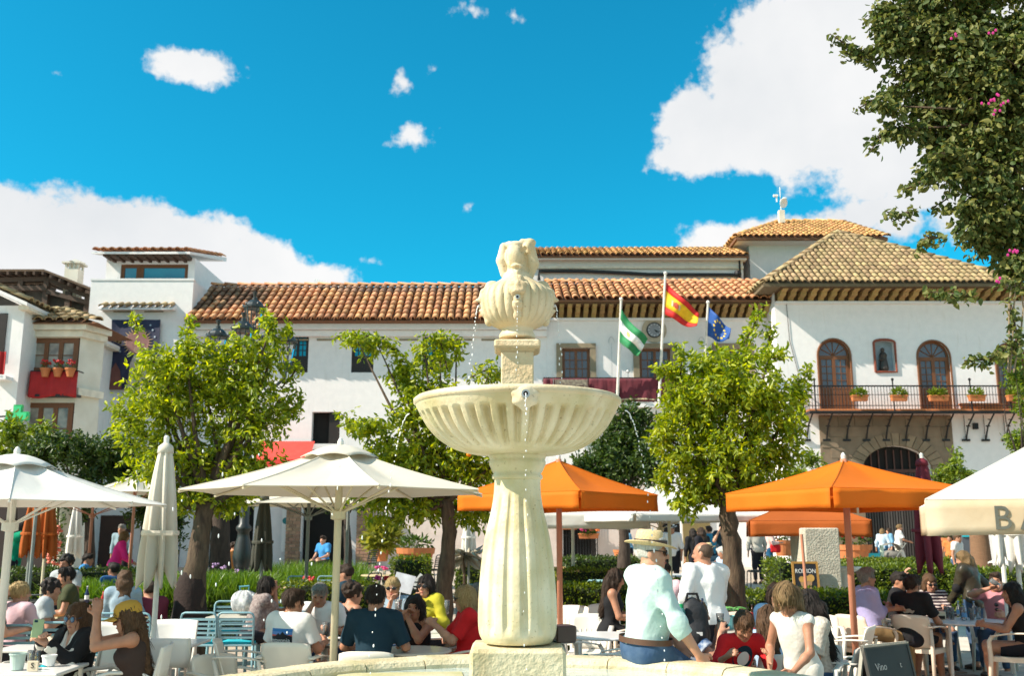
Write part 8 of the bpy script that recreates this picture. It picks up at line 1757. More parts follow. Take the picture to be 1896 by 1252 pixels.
	if ears:head+=[pe(hd(sx*.077, -.01, -.008), (.011*hh, .021*hh, .032*hh), Rh, k=.01)for sx in(-1, 1)]
	head+=[ps(hd(sx*.031, .094, .009), .0165*hh, 'sub', .012)for sx in(-1, 1)]
	V, Q=sdf_mesh(body+head, h)
	o=mknp(name, V, Q, SKIN(skin), None);tag(o, label, 'person', group)
	hw=W(px, py, Y);Rz=Matrix.Rotation(ya, 3, 'Z');off=Rz@Vector((hcn.x, hcn.y, 0));o.location=(hw.x-off.x, Y-off.y, gz(Y));o.rotation_euler=(0, 0, ya);NPEOPLE[0]+=1
	gz0=(.013 if sleeve<=.05 else .018)*s
	def infl(p, g):
		if p[0]=='e':return('e', p[1], tuple(q+g for q in p[2]), p[3], p[4], p[5], p[6]+g)
		return(p[0], p[1], tuple(q+g for q in p[2]), p[3], p[4], p[5], None)
	if top:
		tp=[infl(p, gz0)for p in body[:5 if fem else 3]]
		if sleeve>0.05:
			tp+=[infl(p, gz0*(.9 if sleeve>=.2 else .35))for p in traps]
			for(S_, E, T)in arms:
				f=min(1, sleeve)
				if sleeve<.2:continue
				tp.append(pc(S_, S_.lerp(E, f), .064*s, (.064-.012*f+(.010 if sleeve<1 else 0))*s, .05, flat=sleeve<=1))
				if sleeve>1:tp.append(pc(E, E.lerp(T, sleeve-1), .055*s, (.055-.012*(sleeve-1))*s, .04, flat=True))
		else:
			for sx in(-1, 1):tp.append(pc(tor(sx*.09, .07, .42), tor(sx*.085, 0, .50), .02*s, .017*s, .02));tp.append(pc(tor(sx*.085, 0, .50), tor(sx*.09, -.08, .40), .017*s, .02*s, .02))
		tp.append(ps(nb+nd*.022*s+fw*.012*s, neck*s, 'sub', .012))
		if vneck:tp.append(pc(nb+fw*.07*s, tor(0, .15, .515-vneck), .05*s, .018*s, .01, 'sub'))
		cuts=[]
		if dress:
			for(H, K, Ft)in legs:tp.append(pc(H, H.lerp(K, .86), .105*s, .088*s, .09, flat=True))
			if pose=='stand':tp.append(pc(Ph, Ph-Vector((0, 0, .42*s)), .17*s, .22*s, .08, flat=True))
		else:
			e=hem*s;q0=Ph-sd*e
			cuts=[lambda X, Y_, Z:-((X-q0[0])*sd[0]+(Y_-q0[1])*sd[1]+(Z-q0[2])*sd[2])]
			if pose=='stand' or hem>.1:tp.append(pe(tor(0, 0, -.02), (.172*s*w_, .128*s, .16*s), Rs, k=.05))
		sdf_obj('dress' if dress else 'shirt', tp, h*.92, top, o, noise=wr*s, cuts=cuts)
		if jacket:
			jp=[infl(p, gz0*2.1)for p in body[:5 if fem else 3]]+[infl(p, gz0*1.9)for p in traps]
			for(S_, E, T)in arms:jp+=[pc(S_, E, .070*s, .058*s, .03), pc(E, E.lerp(T, .93), .060*s, .047*s, .03, flat=True)]
			jp+=[ps(nb+nd*.03*s+fw*.02*s, (neck+.012)*s, 'sub', .012), pc(nb+fw*.09*s, tor(0, .16, .10), .075*s, .05*s, .02, 'sub')]
			q1=Ph-sd*.10*s;sdf_obj('jacket', jp, h*.92, jacket, o, noise=wr*1.3*s, cuts=[lambda X, Y_, Z:-((X-q1[0])*sd[0]+(Y_-q1[1])*sd[1]+(Z-q1[2])*sd[2])])
	if bottom:
		bp=[infl(body[0], gz0*(.7+tuck))]
		for(H, K, Ft)in legs:
			f=min(1, blen);bp.append(pc(H, H.lerp(K, f), .100*s, (.100-.028*f)*s, .05, flat=blen<=1))
			if blen>1:bp.append(pc(K, K.lerp(Ft, blen-1), .072*s, .054*s, .04, flat=True))
		q2=Ph+sd*.085*s
		sdf_obj('trousers' if blen>1 else 'shorts', bp, max(h, .013), bottom, o, noise=wr*.8*s, cuts=[lambda X, Y_, Z:(X-q2[0])*sd[0]+(Y_-q2[1])*sd[1]+(Z-q2[2])*sd[2]])
	if Y<14.5 or pose=='stand':
		for(H, K, Ft)in legs:
			m=MB();m.ell(Ft+Vector((0, .06, -.042))*s, (.048*s, .135*s, .040*s), 10, 6);m.box(Ft+Vector((0, .06, -.068))*s, (.085*s, .25*s, .02*s), bev=.008);m.build('shoe', SHOE, o, smooth=True)
	face=pe(hd(0, .088, -.038), (.064*hh, .080*hh, .092*hh), Rh, 'sub', .012)
	if hair and hair!='bald':
		hp=[]
		if hair=='stub':hp=[pe(hd(0, -.016, .026), (.0785*hh, .095*hh, .0895*hh), Rh, k=.01), pe(hd(0, .055, .075), (.085*hh, .085*hh, .075*hh), Rh, 'sub', .01), pe(hd(0, .02, .12), (.055*hh, .09*hh, .05*hh), Rh, 'sub', .012)]
		else:q_=.003 if hair=='short' else .0;hp=[pe(hd(0, -.018, .036), ((.085-q_)*hh, (.102-q_)*hh, (.093-q_)*hh), Rh, k=.02)]
		if hair=='short':hp+=[pe(hd(0, .03, .098), (.062*hh, .062*hh, .028*hh), Rh, k=.02)]
		if hair=='curly':
			for _ in range(46):
				u=Vector((R.gauss(0, 1), R.gauss(-.4, 1), R.gauss(.6, .8))).normalized();hp.append(ps(hd(u.x*.085, -.018+u.y*.10, .04+u.z*.09), R.uniform(.018, .028)*hh, k=.006))
		if hair in('bob', 'long', 'longer'):
			hp+=[pe(hd(sx*.068, -.02, -.035), (.028*hh, .062*hh, .10*hh), Rh, k=.03)for sx in(-1, 1)]+[pe(hd(0, -.068, -.05), (.082*hh, .052*hh, .105*hh), Rh, k=.03)]
		if hair in('long', 'longer'):
			Ln=.30 if hair=='long' else .44;a=hd(0, -.075, -.06);bk=-sd*Ln*s-fw*.035*s+Vector((0, 0, 0))
			for sx in(-.5, .5, 0):hp.append(pc(a+rt*sx*.08*hh, a+rt*sx*.12*s+bk*(.92 if sx else 1), .052*hh, .034*hh, .04))
			hp+=[pc(hd(sx*.072, -.01, -.06), hd(sx*.085, .0, -.15)+(-sd*.08*s+fw*.03*hh), .030*hh, .022*hh, .03)for sx in(-1, 1)]
		if hair=='pony':
			a=hd(0, -.105, .045);hp+=[ps(a, .028*hh, k=.02), pc(a, hd(0, -.165, .0), .034*hh, .042*hh, .02), pc(hd(0, -.165, 0), hd(0, -.155, -.12), .042*hh, .018*hh, .02)]
		if hair=='bun':hp+=[pe(hd(0, -.11, .06), (.045*hh, .04*hh, .04*hh), Rh, k=.01)]
		hp.append(face)
		if hair in('short', 'pony', 'bun', 'stub', 'curly'):hp+=[pe(hd(0, -.055, -.150), (.12*hh, .10*hh, .085*hh), Rh, 'sub', .01), pe(hd(0, .06, -.075), (.12*hh, .075*hh, .07*hh), Rh, 'sub', .01)]
		if hair=='short':hp+=[pe(hd(sx*.088, .012, -.012), (.034*hh, .036*hh, .042*hh), Rh, 'sub', .008)for sx in(-1, 1)]
		ho_=sdf_obj('hair', hp, min(h, .011)if hair!='stub' else min(h, .009), HAIR(hc), o, noise=.009*s if hair!='stub' else 0, nfreq=75)
		if Y<13.5 and hair not in('stub', 'curly')and not(hat and hat[0]=='fedora'):strands(ho_, hcn, .05 if hair in('short', 'pony', 'bun')else .11, hh, HAIR(hc))
	if det:
		for sx in(-1, 1):
			e=MB().ell(hd(sx*.031, .074, .010), (.0115*hh, .0115*hh, .0095*hh), 8, 6).build('eye', EYE, o, smooth=True)
			MB().tube([hd(sx*.016, .0865, .030), hd(sx*.034, .086, .034), hd(sx*.05, .073, .028)], [.0035*hh, .004*hh, .002*hh], 5).build('eyebrow', HAIR(hc if hc!='white' else 'grey'), o, smooth=True)
		MB().tube([hd(-.022, .083, -.060), hd(-.008, .0935, -.058), hd(.008, .0935, -.058), hd(.022, .083, -.060)], [.002*hh, .006*hh, .006*hh, .002*hh], 6).build('mouth', LIP, o, smooth=True)
	if glasses:
		up_=.075 if glasses=='up' else 0.;fwd=-.02 if glasses=='up' else 0;g=MB();zz=.008+up_
		for sx in(-1, 1):
			if glasses=='clear':g.tube([hd(sx*.033+.022*math.cos(t), .098, zz+.016*math.sin(t))for t in np.linspace(0, 2*PI, 11)], .0028*hh, 5)
			else:g.ell(hd(sx*.034, .096+fwd, zz), (.027*hh, .009*hh, .021*hh), 10, 6, rot=Rh)
			g.tube([hd(sx*.058, .09+fwd, zz+.008), hd(sx*.083, .02, zz+.012), hd(sx*.084, -.04, zz+.006)], .0038*hh, 5)
		g.tube([hd(-.012, .102+fwd, zz+.006), hd(.012, .102+fwd, zz+.006)], .0032*hh, 5);g.build('glasses' if glasses=='clear' else 'sunglasses', DARKL, o, smooth=True)
	if hat:
		kind, hm, band=hat;m=MB();Rt=Rh.to_4x4()
		def hp_(x, y, z):return hd(x, y, z)
		if kind=='fedora':
			crown=[(.093, .050), (.092, .075), (.089, .11), (.083, .140), (.070, .156), (.045, .150), (.0, .146)]
			for a, b in zip(crown, crown[1:]):pass
			n=28;vs=[]
			for(r, z)in crown:
				for j in range(n):t=2*PI*j/n;pin=1-.16*max(0, (z-.09)/.06)*max(0, math.cos(t-PI/2))**2;vs.append(hp_(r*.92*math.cos(t)*(1-.10*max(0, (z-.1)/.05)), -.012+r*1.13*math.sin(t)*pin, z))
			fs=[(i*n+j, i*n+(j+1)%n, (i+1)*n+(j+1)%n, (i+1)*n+j)for i in range(len(crown)-1)for j in range(n)];m.add(vs, fs)
			ho=m.build('hat_crown', hm, o, smooth=True)
			def br(u, v):t=2*PI*u;r=.088+.070*v;q=math.sin(t);return hp_(r*.94*math.cos(t), -.012+r*1.12*q, .053+.020*v*v*(abs(math.cos(t))*1.3)-.016*v*max(0, q)+.010*v*max(0, -q))
			MB().sheet(br, 40, 4, .005).build('hat_brim', hm, o, smooth=True);MB().sheet(lambda u, v:hp_(.0965*.94*math.cos(2*PI*u), -.012+.0965*1.15*math.sin(2*PI*u), .062+.028*v), 40, 1, .004).build('hat_band', band, o, smooth=True)
		else:
			n=24;prf=[(.095, .028), (.096, .05), (.09, .085), (.07, .115), (.035, .13), (0, .133)];vs=[hp_(r*1.03*math.cos(2*PI*j/n), -.018+r*1.22*math.sin(2*PI*j/n), z*1.12-.002)for r, z in prf for j in range(n)]
			m.add(vs, [(i*n+j, i*n+(j+1)%n, (i+1)*n+(j+1)%n, (i+1)*n+j)for i in range(len(prf)-1)for j in range(n)]);m.build('cap_crown', hm, o, smooth=True)
			MB().sheet(lambda u, v:hp_((u-.5)*2*.092*(1-.35*v*v), .075+.03*math.cos((u-.5)*PI)+v*.085*math.cos((u-.5)*2.2), .040-.012*v-.10*(u-.5)**2), 10, 5, .006).build('cap_visor', hm, o, smooth=True)
			MB().ell(hp_(0, -.014, .135), .008*hh, 6, 4).build('cap_button', hm, o)
	mw=Matrix.Translation(o.location)@Matrix.Rotation(ya, 4, 'Z')
	return o, dict(m=mw, hd=lambda x, y, z:mw@hd(x, y, z), rw=mw@(arms[0][2]+(arms[0][2]-arms[0][1]).normalized()*.09*s), lw=mw@(arms[1][2]+(arms[1][2]-arms[1][1]).normalized()*.09*s), tor=lambda u, f, z:mw@tor(u, f, z), rwrist=mw@arms[0][2], lwrist=mw@arms[1][2], relb=mw@arms[0][1], lelb=mw@arms[1][1], lt=tor, s=s)
def shirt_of(o):
	return next(c for c in o.children if c.name.startswith(('shirt', 'dress', 'jacket')))
def projected(o, name, verts, faces, mat, origin, right, up, dirn, off=.004):
	"""flat print laid on the cloth: local points are dropped along dirn onto the garment of person o"""
	from mathutils.bvhtree import BVHTree
	sh=shirt_of(o);me=sh.data;bv=BVHTree.FromPolygons([v.co.copy()for v in me.vertices], [tuple(p.vertices)for p in me.polygons]);vs=[]
	for(x, y)in verts:
		p=origin+right*x+up*y-dirn*.6;hit=bv.ray_cast(p, dirn, 2.);q=hit[0]if hit[0]else origin+right*x+up*y;vs.append(q-dirn*off)
	return mk(name, vs, faces, mat, sh)
def patch_grid(x0, x1, y0, y1, nx=10, ny=6, fy=None):
	v=[(x0+(x1-x0)*i/nx, y0+(y1-y0)*(j/ny)*(fy(i/nx)if fy else 1))for i in range(nx+1)for j in range(ny+1)];return v, [(i*(ny+1)+j, (i+1)*(ny+1)+j, (i+1)*(ny+1)+j+1, i*(ny+1)+j+1)for i in range(nx)for j in range(ny)]
WHT=CL('white', (.74, .74, .73));OFW=CL('offwhite', (.70, .67, .60));NAVY=CL('navy_tee', (.012, .035, .055));BLK=CL('black', (.016, .016, .018));MINT=CL('mint', (.50, .655, .61));DENIM=CL('denim', (.035, .075, .15), (.07, .12, .20), 9);DNL=CL('light_denim', (.24, .34, .42), (.34, .43, .50), 8);REDC=CL('red', (.58, .018, .022));YELL=CL('mustard_yellow', (.42, .38, .03));PNK=CL('pale_pink', (.62, .42, .46));DPK=CL('dusty_pink', (.48, .21, .24));LIL=CL('lilac', (.36, .33, .55));LBL=CL('light_blue', (.40, .55, .74));BLU=CL('bright_blue', (.05, .25, .55));HPK=CL('hot_pink', (.72, .03, .24));GRY=CL('grey_tee', (.40, .43, .44));OLV=CL('olive', (.05, .055, .025));BRN=CL('brown_dress', (.09, .035, .025));LEA=M('brown_leather', (.040, .034, .020), .38, scale=6, bump=.4, bscale=16, spec=.5);KHK=CL('khaki', (.22, .15, .07));GRN=CL('green', (.0, .22, .12));LACE=M('cream_lace', (.62, .57, .48), .9, col2=(.45, .38, .31), scale=42, bump=.5, bscale=50);FLO=M('dark_floral', (.14, .10, .095), .9, col2=(.33, .27, .25), scale=28);BFLO=M('blue_floral', (.02, .10, .28), .9, col2=(.62, .68, .75), scale=22);CHK=M('violet_check', (.36, .36, .55), .9, col2=(.68, .68, .75), scale=34, stretch=(1, 1, .3));STRP=banded('striped_knit', (.035, .018, .030), (.62, .55, .52), 7.5);TAUP=CL('taupe', (.05, .034, .03));MARC=CL('maroon_top', (.16, .03, .05));TOR=CL('orange_top', (.55, .20, .06));DTRO=CL('dark_trousers', (.018, .018, .024));BLUT=CL('blue_trousers', (.02, .10, .20))
def held_phone(label, p, d, mat, w=.075, hgt=.15, rot=None):
	t=thing('phone', label, 'phone', p);t.rotation_euler=d;MB().box((0, 0, 0), (w, .010, hgt), bev=.004).build('case', mat, t);MB().box((0, .0065, 0), (w*.88, .002, hgt*.9)).build('screen', DARKL, t);MB().box((-w*.25, -.0065, hgt*.38), (w*.3, .003, hgt*.12)).build('camera_bump', DARKL, t);return t
def bracelet(o, K, which, mat, name='bracelet', f=.06, r=.034):
	pass
def all_people():
	g='people'
# left foreground
	o, k=person('woman in a black jacket and round mirrored sunglasses holding a green phone', 145, 1121, 9.05, 152, fem=True, lean=-4, hyaw=10, hpitch=8, rh=(-.02, .34, .92), lh=(-.10, .36, .90), skin=0, hair='long', hc='brown', top=OFW, jacket=BLK, sleeve=1.9, vneck=.16, bottom=DTRO, h=.0085, grip=(.7, .7), rpole=(.6, -.2, -1), lpole=(-.6, -.2, -1))
	hd=k['hd'];m=MB()
	for sx in(-1, 1):m.ell(o.matrix_world.inverted()@Vector((0, 0, 0)), .0001, 4, 3)
	inv=k['m'].inverted();gl=MB()
	for sx in(-1, 1):gl.ell(inv@hd(sx*.034, .098, .008), (.027, .010, .026), 12, 8);gl.tube([inv@hd(sx*.06, .09, .012), inv@hd(sx*.083, .02, .016), inv@hd(sx*.084, -.04, .01)], .003, 5)
	gl.tube([inv@hd(-.012, .10, .012), inv@hd(.012, .10, .012)], .003, 5);gl.build('sunglasses', M('mirror_lens', (.03, .10, .20), .08, spec=.9), o, smooth=True)
	mid=(k['rw']+k['lw'])/2;held_phone('green phone case held up by the woman in the black jacket', mid+Vector((-.01, -.02, .06)), (-.15, .1, .5), M('green_case', (.35, .45, .24), .4), .085, .15)
	o, k=person('woman in a mustard cap and dark sleeveless top, hands raised to her head', 237, 1119, 8.75, 112, fem=True, lean=10, hyaw=0, hpitch=14, rh=(.075, .36, 1.14), lh=(-.08, .37, 1.13), skin=1, hair='longer', hc='brown', top=TAUP, sleeve=0, neck=.09, bottom=DTRO, h=.0085, hat=('cap', CL('mustard_cap', (.50, .29, .05)), None), grip=(.35, .35), rpole=(.25, .15, -1), lpole=(-.25, .15, -1), glasses='dark')
	held_phone('black phone at the ear of the woman in the mustard cap', k['hd'](.088, .02, -.02), (.2, .15, math.radians(112-90)), BLK, .07, .14)
	person('blonde ponytail woman in a pale pink top on a blue chair, seen from behind', 40, 1080, 11.45, -20, fem=True, lean=4, hyaw=-30, skin=0, hair='pony', hc='blond', top=PNK, sleeve=.55, bottom=DENIM)
	person('blonde woman in black half cut off by the left edge', 0, 1076, 11.0, -60, fem=True, lean=8, hyaw=-10, rh=(.05, .40, .80), lh=(-.05, .40, .80), skin=0, hair='long', hc='blond', top=BLK, sleeve=.5, bottom=DTRO)
	person('dark-haired man in a grey tee leaning right over the wooden table, at left', 100, 1047, 12.6, -68, lean=18, hyaw=-18, hpitch=6, rh=(.12, .40, .80), lh=(-.05, .42, .80), skin=1, hair='curly', hc='black', top=GRY, sleeve=.6, bottom=DENIM, hipz=.52)
	o, k=person('person in an olive top holding a phone to the mouth beside the grey-tee man', 124, 1052, 13.3, 120, lean=6, hyaw=10, rh=(.06, .30, 1.12), lh=(-.10, .34, .80), skin=1, hair='short', hc='black', top=OLV, sleeve=.5, bottom=DTRO)
	person('dark curly-haired woman in shade facing the viewer at the back left table', 123, 1030, 15.2, 170, fem=True, skin=3, hair='curly', hc='black', top=GRY, sleeve=.6, bottom=DTRO)
	person('woman with long brown hair in a faded denim shirt, seen from behind', 232, 1058, 13.9, 12, fem=True, lean=4, hyaw=15, skin=0, hair='longer', hc='brown', top=DNL, sleeve=1.7, bottom=DENIM)
	person('person in a maroon top mostly hidden by the folded cream parasol', 278, 1078, 14.2, 40, skin=0, hair='short', hc='dark', top=MARC, sleeve=1.2, bottom=DENIM)
	person('woman with dark hair and elbow on table, cheek in hand, in a patterned grey shirt', 497, 1056, 13.35, -62, fem=True, lean=16, hyaw=-16, hpitch=4, rh=(-.05, .30, 1.08), lh=(-.02, .36, .80), skin=1, hair='bob', hc='black', top=FLO, sleeve=.9, bottom=DTRO, hipz=.52)
# middle left
	o, k=person('young man with dark hair in a white tee with a printed back, seen from behind', 545, 1093, 9.8, -28, lean=5, hyaw=-20, hpitch=4, rh=(.16, .36, .78), lh=(-.20, .30, .78), skin=1, hair='short', hc='dark', top=WHT, sleeve=.72, bottom=KHK, h=.0105)
	og, rt, up, dn=k['lt'](0, 0, .325), Vector((1, 0, 0)), Vector((0, 0, 1)), Vector((0, 1, 0))
	for(x0, x1, y0, y1, c, n)in((-.12, .12, .058, .085, M('print_blue', (.03, .16, .42), .8), 'print_band'), (-.12, .12, .030, .058, M('print_blue_mid', (.10, .22, .50), .8), 'print_band'), (-.12, .12, .012, .030, M('print_red', (.48, .10, .08), .8), 'print_band'), (-.12, .12, -.052, .012, M('print_black', (.012, .014, .02), .8), 'print_panel')):
		v, f=patch_grid(x0, x1, y0, y1, 14, 3);projected(o, n, v, f, c, og, rt, up, dn)
	mt=[(-.12, .012), (-.05, .020), (-.02, .045), (0, .030), (.03, .060), (.06, .035), (.12, .016)];vs=[];
	for a, b in zip(mt, mt[1:]):
		for i in range(3):vs.append((a[0]+(b[0]-a[0])*i/3, a[1]+(b[1]-a[1])*i/3))
	vs.append(mt[-1]);n=len(vs);projected(o, 'print_mountain', vs+[(x, .010)for x, y in vs], [(i, i+1, n+i+1, n+i)for i in range(n-1)], M('print_black', (.012, .014, .02), .8), og, rt, up, dn, .006)
	tm=text_mesh('patagonia', .056, 0);projected(o, 'print_lettering', [(v.co.x, v.co.y-.020)for v in tm.vertices], [tuple(p.vertices)for p in tm.polygons], WHT, og, rt, up, dn, .009)
	person('grey-haired man in a white tee rubbing his eye, facing the viewer', 592, 1090, 11.25, 172, lean=18, hyaw=10, hpitch=22, rh=(.05, .27, 1.06), lh=(-.22, .36, .80), skin=1, hair='short', hc='grey', top=WHT, sleeve=.65, bottom=DENIM, h=.0115, hipz=.54, rpole=(.6, .2, -1))
	person('dark-haired man in navy facing left behind the white umbrella pole', 640, 1047, 13.6, 82, lean=4, skin=1, hair='short', hc='dark', top=NAVY, sleeve=.6, bottom=DTRO)
	person('curly dark-haired woman in a black tank top turned to the right', 655, 1081, 11.6, -52, fem=True, lean=8, hyaw=-6, rh=(.22, .46, .82), lh=(-.10, .42, .80), skin=1, hair='curly', hc='dark', top=BLK, sleeve=0, bottom=DENIM)
	person('broad man in a dark blue tee with black hair, seen from behind', 697, 1086, 9.5, -4, lean=6, hyaw=-4, hpitch=6, rh=(.22, .34, .76), lh=(-.22, .34, .76), skin=1, hair='short', hc='black', top=NAVY, sleeve=.85, bottom=DTRO, h=.0105, wide=1.0)
	person('blonde woman in sunglasses sipping an orange drink', 727, 1071, 12.4, 168, fem=True, lean=8, hyaw=10, hpitch=6, rh=(-.03, .25, 1.0), lh=(-.14, .34, .80), skin=0, hair='pony', hc='blond', top=DNL, sleeve=.5, bottom=DENIM, glasses='dark', h=.0125)
	person('young woman with long dark hair sipping from a glass in both hands', 768, 1104, 10.55, 158, fem=True, lean=6, hyaw=14, hpitch=6, rh=(.03, .26, .98), lh=(-.02, .27, .97), skin=1, hair='longer', hc='black', top=BLK, sleeve=0, bottom=DTRO, h=.0105, grip=(.8, .8), rpole=(.7, .2, -1), lpole=(-.7, .2, -1))
	person('dark-haired woman in sunglasses and a yellow cardigan resting her chin', 788, 1067, 12.3, 142, fem=True, lean=10, hyaw=14, hpitch=6, rh=(.03, .27, 1.02), lh=(-.20, .34, .82), skin=0, hair='bob', hc='black', top=YELL, sleeve=1.6, bottom=DTRO, glasses='dark', h=.0125)
	o, k=person('blonde woman in sunglasses and a red dress holding a glass, facing left', 860, 1087, 10.3, 100, fem=True, lean=4, hyaw=-4, hpitch=8, rh=(.06, .36, .92), lh=(-.06, .37, .92), skin=0, hair='bob', hc='blond', top=REDC, sleeve=.8, dress=True, glasses='dark', h=.0105, grip=(.8, .8))
	person('person in a violet checked shirt half hidden by the fountain shaft', 893, 1082, 10.9, 75, lean=2, rh=(.10, .34, .80), lh=(-.16, .34, .72), skin=0, hair='short', hc='grey', top=CHK, sleeve=1.3, bottom=KHK, blen=.85)
# hat man on the rim
	o, k=person('man in a straw fedora and mint shirt sitting on the fountain rim', 1206, 982, 8.12, -72, lean=3, side=2, hyaw=-26, hpitch=4, skin=0, hair='short', hc='white', top=MINT, sleeve=1.38, bottom=DENIM, h=.009, sc=1.18, hipz=.90, rh=(.33, .30, .88), lh=(-.20, .36, .96), rpole=(.5, -.7, -.3), belly=.015, wide=.87, tuck=1.35, hat=('fedora', M('straw', (.66, .50, .26), .75, scale=80, var=.18, bump=.35, bscale=150), M('hat_ribbon', (.05, .035, .025), .6)), glasses='dark', hem=-.05, grip=(.25, .3), feet=(.05, -.05), neck=.072, wr=.010)
	inv=k['m'].inverted();t=k['lt']
	m=MB();n=28;vs=[]
	for dz in(.045, .083):
		for j in range(n):a=2*PI*j/n;p=t(.202*math.cos(a), .001+.174*math.sin(a), dz+.012);vs.append(p)
	m.add(vs, [(j, (j+1)%n, n+(j+1)%n, n+j)for j in range(n)]);m.build('belt', M('brown_belt', (.10, .05, .03), .5), o, smooth=True)
	m=MB();cvs=[t(.085*math.cos(a), .012+.082*math.sin(a), .515+.035*(1 if math.sin(a)<.3 else .2))for a in np.linspace(PI*.72, PI*2.28, 16)];m.tube(cvs, .017, 6);m.build('shirt_collar', MINT, o, smooth=True)
	bp=thing('backpack', 'black backpack with a green bottle beside the hat man on the rim', 'backpack', W(1284, 1195, 8.8));bp.location.z=.84
	sdf_obj('bag', [pe((0, 0, .20), (.13, .10, .22), k=.03), pe((0, .0, .12), (.14, .12, .14), k=.04), pe((0, -.09, .12), (.10, .05, .10), k=.02)], .0105, M('black_nylon', (.022, .023, .026), .6, scale=9, bump=.3), bp, noise=.008);MB().tube([(-.06, -.02, .38), (-.04, -.02, .46), (.04, -.02, .46), (.06, -.02, .38)], .012, 6).build('handle', BLK, bp);MB().tube([(.08, .08, .35), (.13, .12, .2), (.08, .10, .03)], .014, 6).build('strap', BLK, bp);MB().box((.03, -.142, .14), (.05, .006, .03)).build('tag', WHT, bp)
	bt=thing('water_bottle', 'green-capped water bottle in the side pocket of the black backpack', 'bottle', Vector(bp.location)+Vector((-.11, -.10, .20)));MB().lathe([(.03, 0), (.034, .02), (.034, .12), (.02, .15)], 12).build('body', M('teal_bottle', (.05, .20, .18), .2), bt, smooth=True);MB().lathe([(.021, .15), (.021, .18), (0, .182)], 12).build('cap', M('green_cap', (.01, .30, .10), .4), bt)
	person('bald man in a white shirt standing, back turned, looking left', 1300, 1005, 10.3, 26, 'stand', lean=6, hyaw=34, hpitch=4, skin=1, hair='stub', hc='stub', top=WHT, sleeve=1.85, bottom=DTRO, h=.0105, hem=.05, rh=(.12, .34, 1.08), lh=(-.24, .14, 1.02), wr=.010, wide=1.06)
	person('person in a pale pink tee with folded arms, head hidden behind the hat man', 1224, 1040, 11.6, 150, fem=True, lean=0, skin=3, hair='short', hc='black', top=PNK, sleeve=.6, bottom=DTRO, rh=(-.10, .26, .92), lh=(.12, .25, .90))
	person('woman in a brown sleeveless dress with long dark hair, facing right', 1140, 1056, 12.7, -98, fem=True, lean=8, hyaw=6, hpitch=20, skin=1, hair='longer', hc='dark', top=BLK, sleeve=0, dress=True, rh=(.08, .36, .80), lh=(-.04, .36, .80))
	o, k=person('woman with a blue headband in a blue floral top, drinking, facing right', 1289, 1112, 8.9, -100, fem=True, lean=12, hyaw=0, hpitch=8, rh=(.10, .34, .98), lh=(-.04, .32, .95), skin=0, hair='long', hc='light', top=BFLO, sleeve=.55, bottom=DENIM, h=.0095, grip=(.8, .8))
	inv=k['m'].inverted();m=MB();m.tube([inv@k['hd'](.088*math.cos(a), .035, .036+.098*math.sin(a))for a in np.linspace(.1, PI-.1, 14)], .011, 6);m.build('headband', M('navy_band', (.012, .02, .05), .6), o, smooth=True)
	glass('clear drinking glass in the hands of the woman with the headband', (k['rw']+k['lw'])/2+Vector((0, 0, -.03)), .034, .12, M('lime_drink', (.45, .48, .25), .2), .7)
# children at the rim
	o, k=person('boy in a red tee bending over the fountain rim with his arms on it', 1377, 1150, 8.25, 192, 'stand', lean=32, hyaw=-8, hpitch=40, rh=(.22, .40, .87), lh=(-.12, .42, .87), skin=1, hair='short', hc='brown', top=REDC, sleeve=1.5, bottom=DENIM, sc=.74, hs=1.22, hipz=.66, h=.0095)
	og=k['lt'](0, 0, .24);v, f=[(0, 0)]+[(.085*math.cos(a), .085*math.sin(a))for a in np.linspace(0, 2*PI, 21)], [(0, i, i+1)for i in range(1, 21)]
	projected(o, 'print_disc', v, f, NAVY, og, Vector((1, 0, 0)), Vector((0, -.3, 1)).normalized(), Vector((0, -1, -.2)).normalized());projected(o, 'print_white', [(x*.6, y*.6-.01)for x, y in v], f, WHT, og, Vector((1, 0, 0)), Vector((0, -.3, 1)).normalized(), Vector((0, -1, -.2)).normalized(), .007)
	person('girl with long straight dark-brown hair seen from behind, among the children', 1421, 1124, 8.75, -6, fem=True, lean=4, hyaw=-12, hpitch=8, skin=1, hair='longer', hc='brown', top=LBL, sleeve=.5, bottom=DENIM, sc=.82, hs=1.12, h=.0105)
	person('girl with bobbed light-brown hair in a white sleeveless top leaning on the rim', 1456, 1090, 7.9, 134, 'stand', lean=18, hyaw=20, hpitch=58, rh=(.14, .24, .82), lh=(-.12, .34, .80), skin=1, hair='long', hc='light', top=OFW, sleeve=.08, bottom=OFW, blen=.6, sc=.84, hs=1.2, hipz=.78, h=.0095, hem=.16, neck=.07, wide=.88)
	person('dark-haired woman in a cream lace top with sunglasses on her head, behind the children', 1493, 1096, 9.1, 100, fem=True, lean=6, hyaw=-20, hpitch=24, rh=(.10, .36, .82), lh=(-.10, .36, .80), skin=1, hair='longer', hc='black', top=LACE, sleeve=.9, bottom=DENIM, glasses='up', h=.0105)
	person('woman with sunglasses pushed up, face hidden behind the girl in white', 1437, 1083, 10.4, 178, fem=True, lean=6, hpitch=10, skin=0, hair='bob', hc='dark', top=LBL, sleeve=.6, bottom=DENIM, glasses='up', sc=.95)
# right table
	person('older man in a lilac shirt with folded arms, facing right, by the orange pole', 1604, 1054, 12.75, -88, lean=-3, hyaw=4, hpitch=2, skin=1, hair='short', hc='grey', top=LIL, sleeve=1.5, bottom=KHK, rh=(-.06, .26, .92), lh=(.10, .28, .90), h=.0125)
	person('dark-haired man in black mostly hidden behind the black-tee man', 1664, 1061, 13.9, -120, lean=4, hyaw=-10, skin=1, hair='short', hc='black', top=BLK, sleeve=.6, bottom=DTRO)
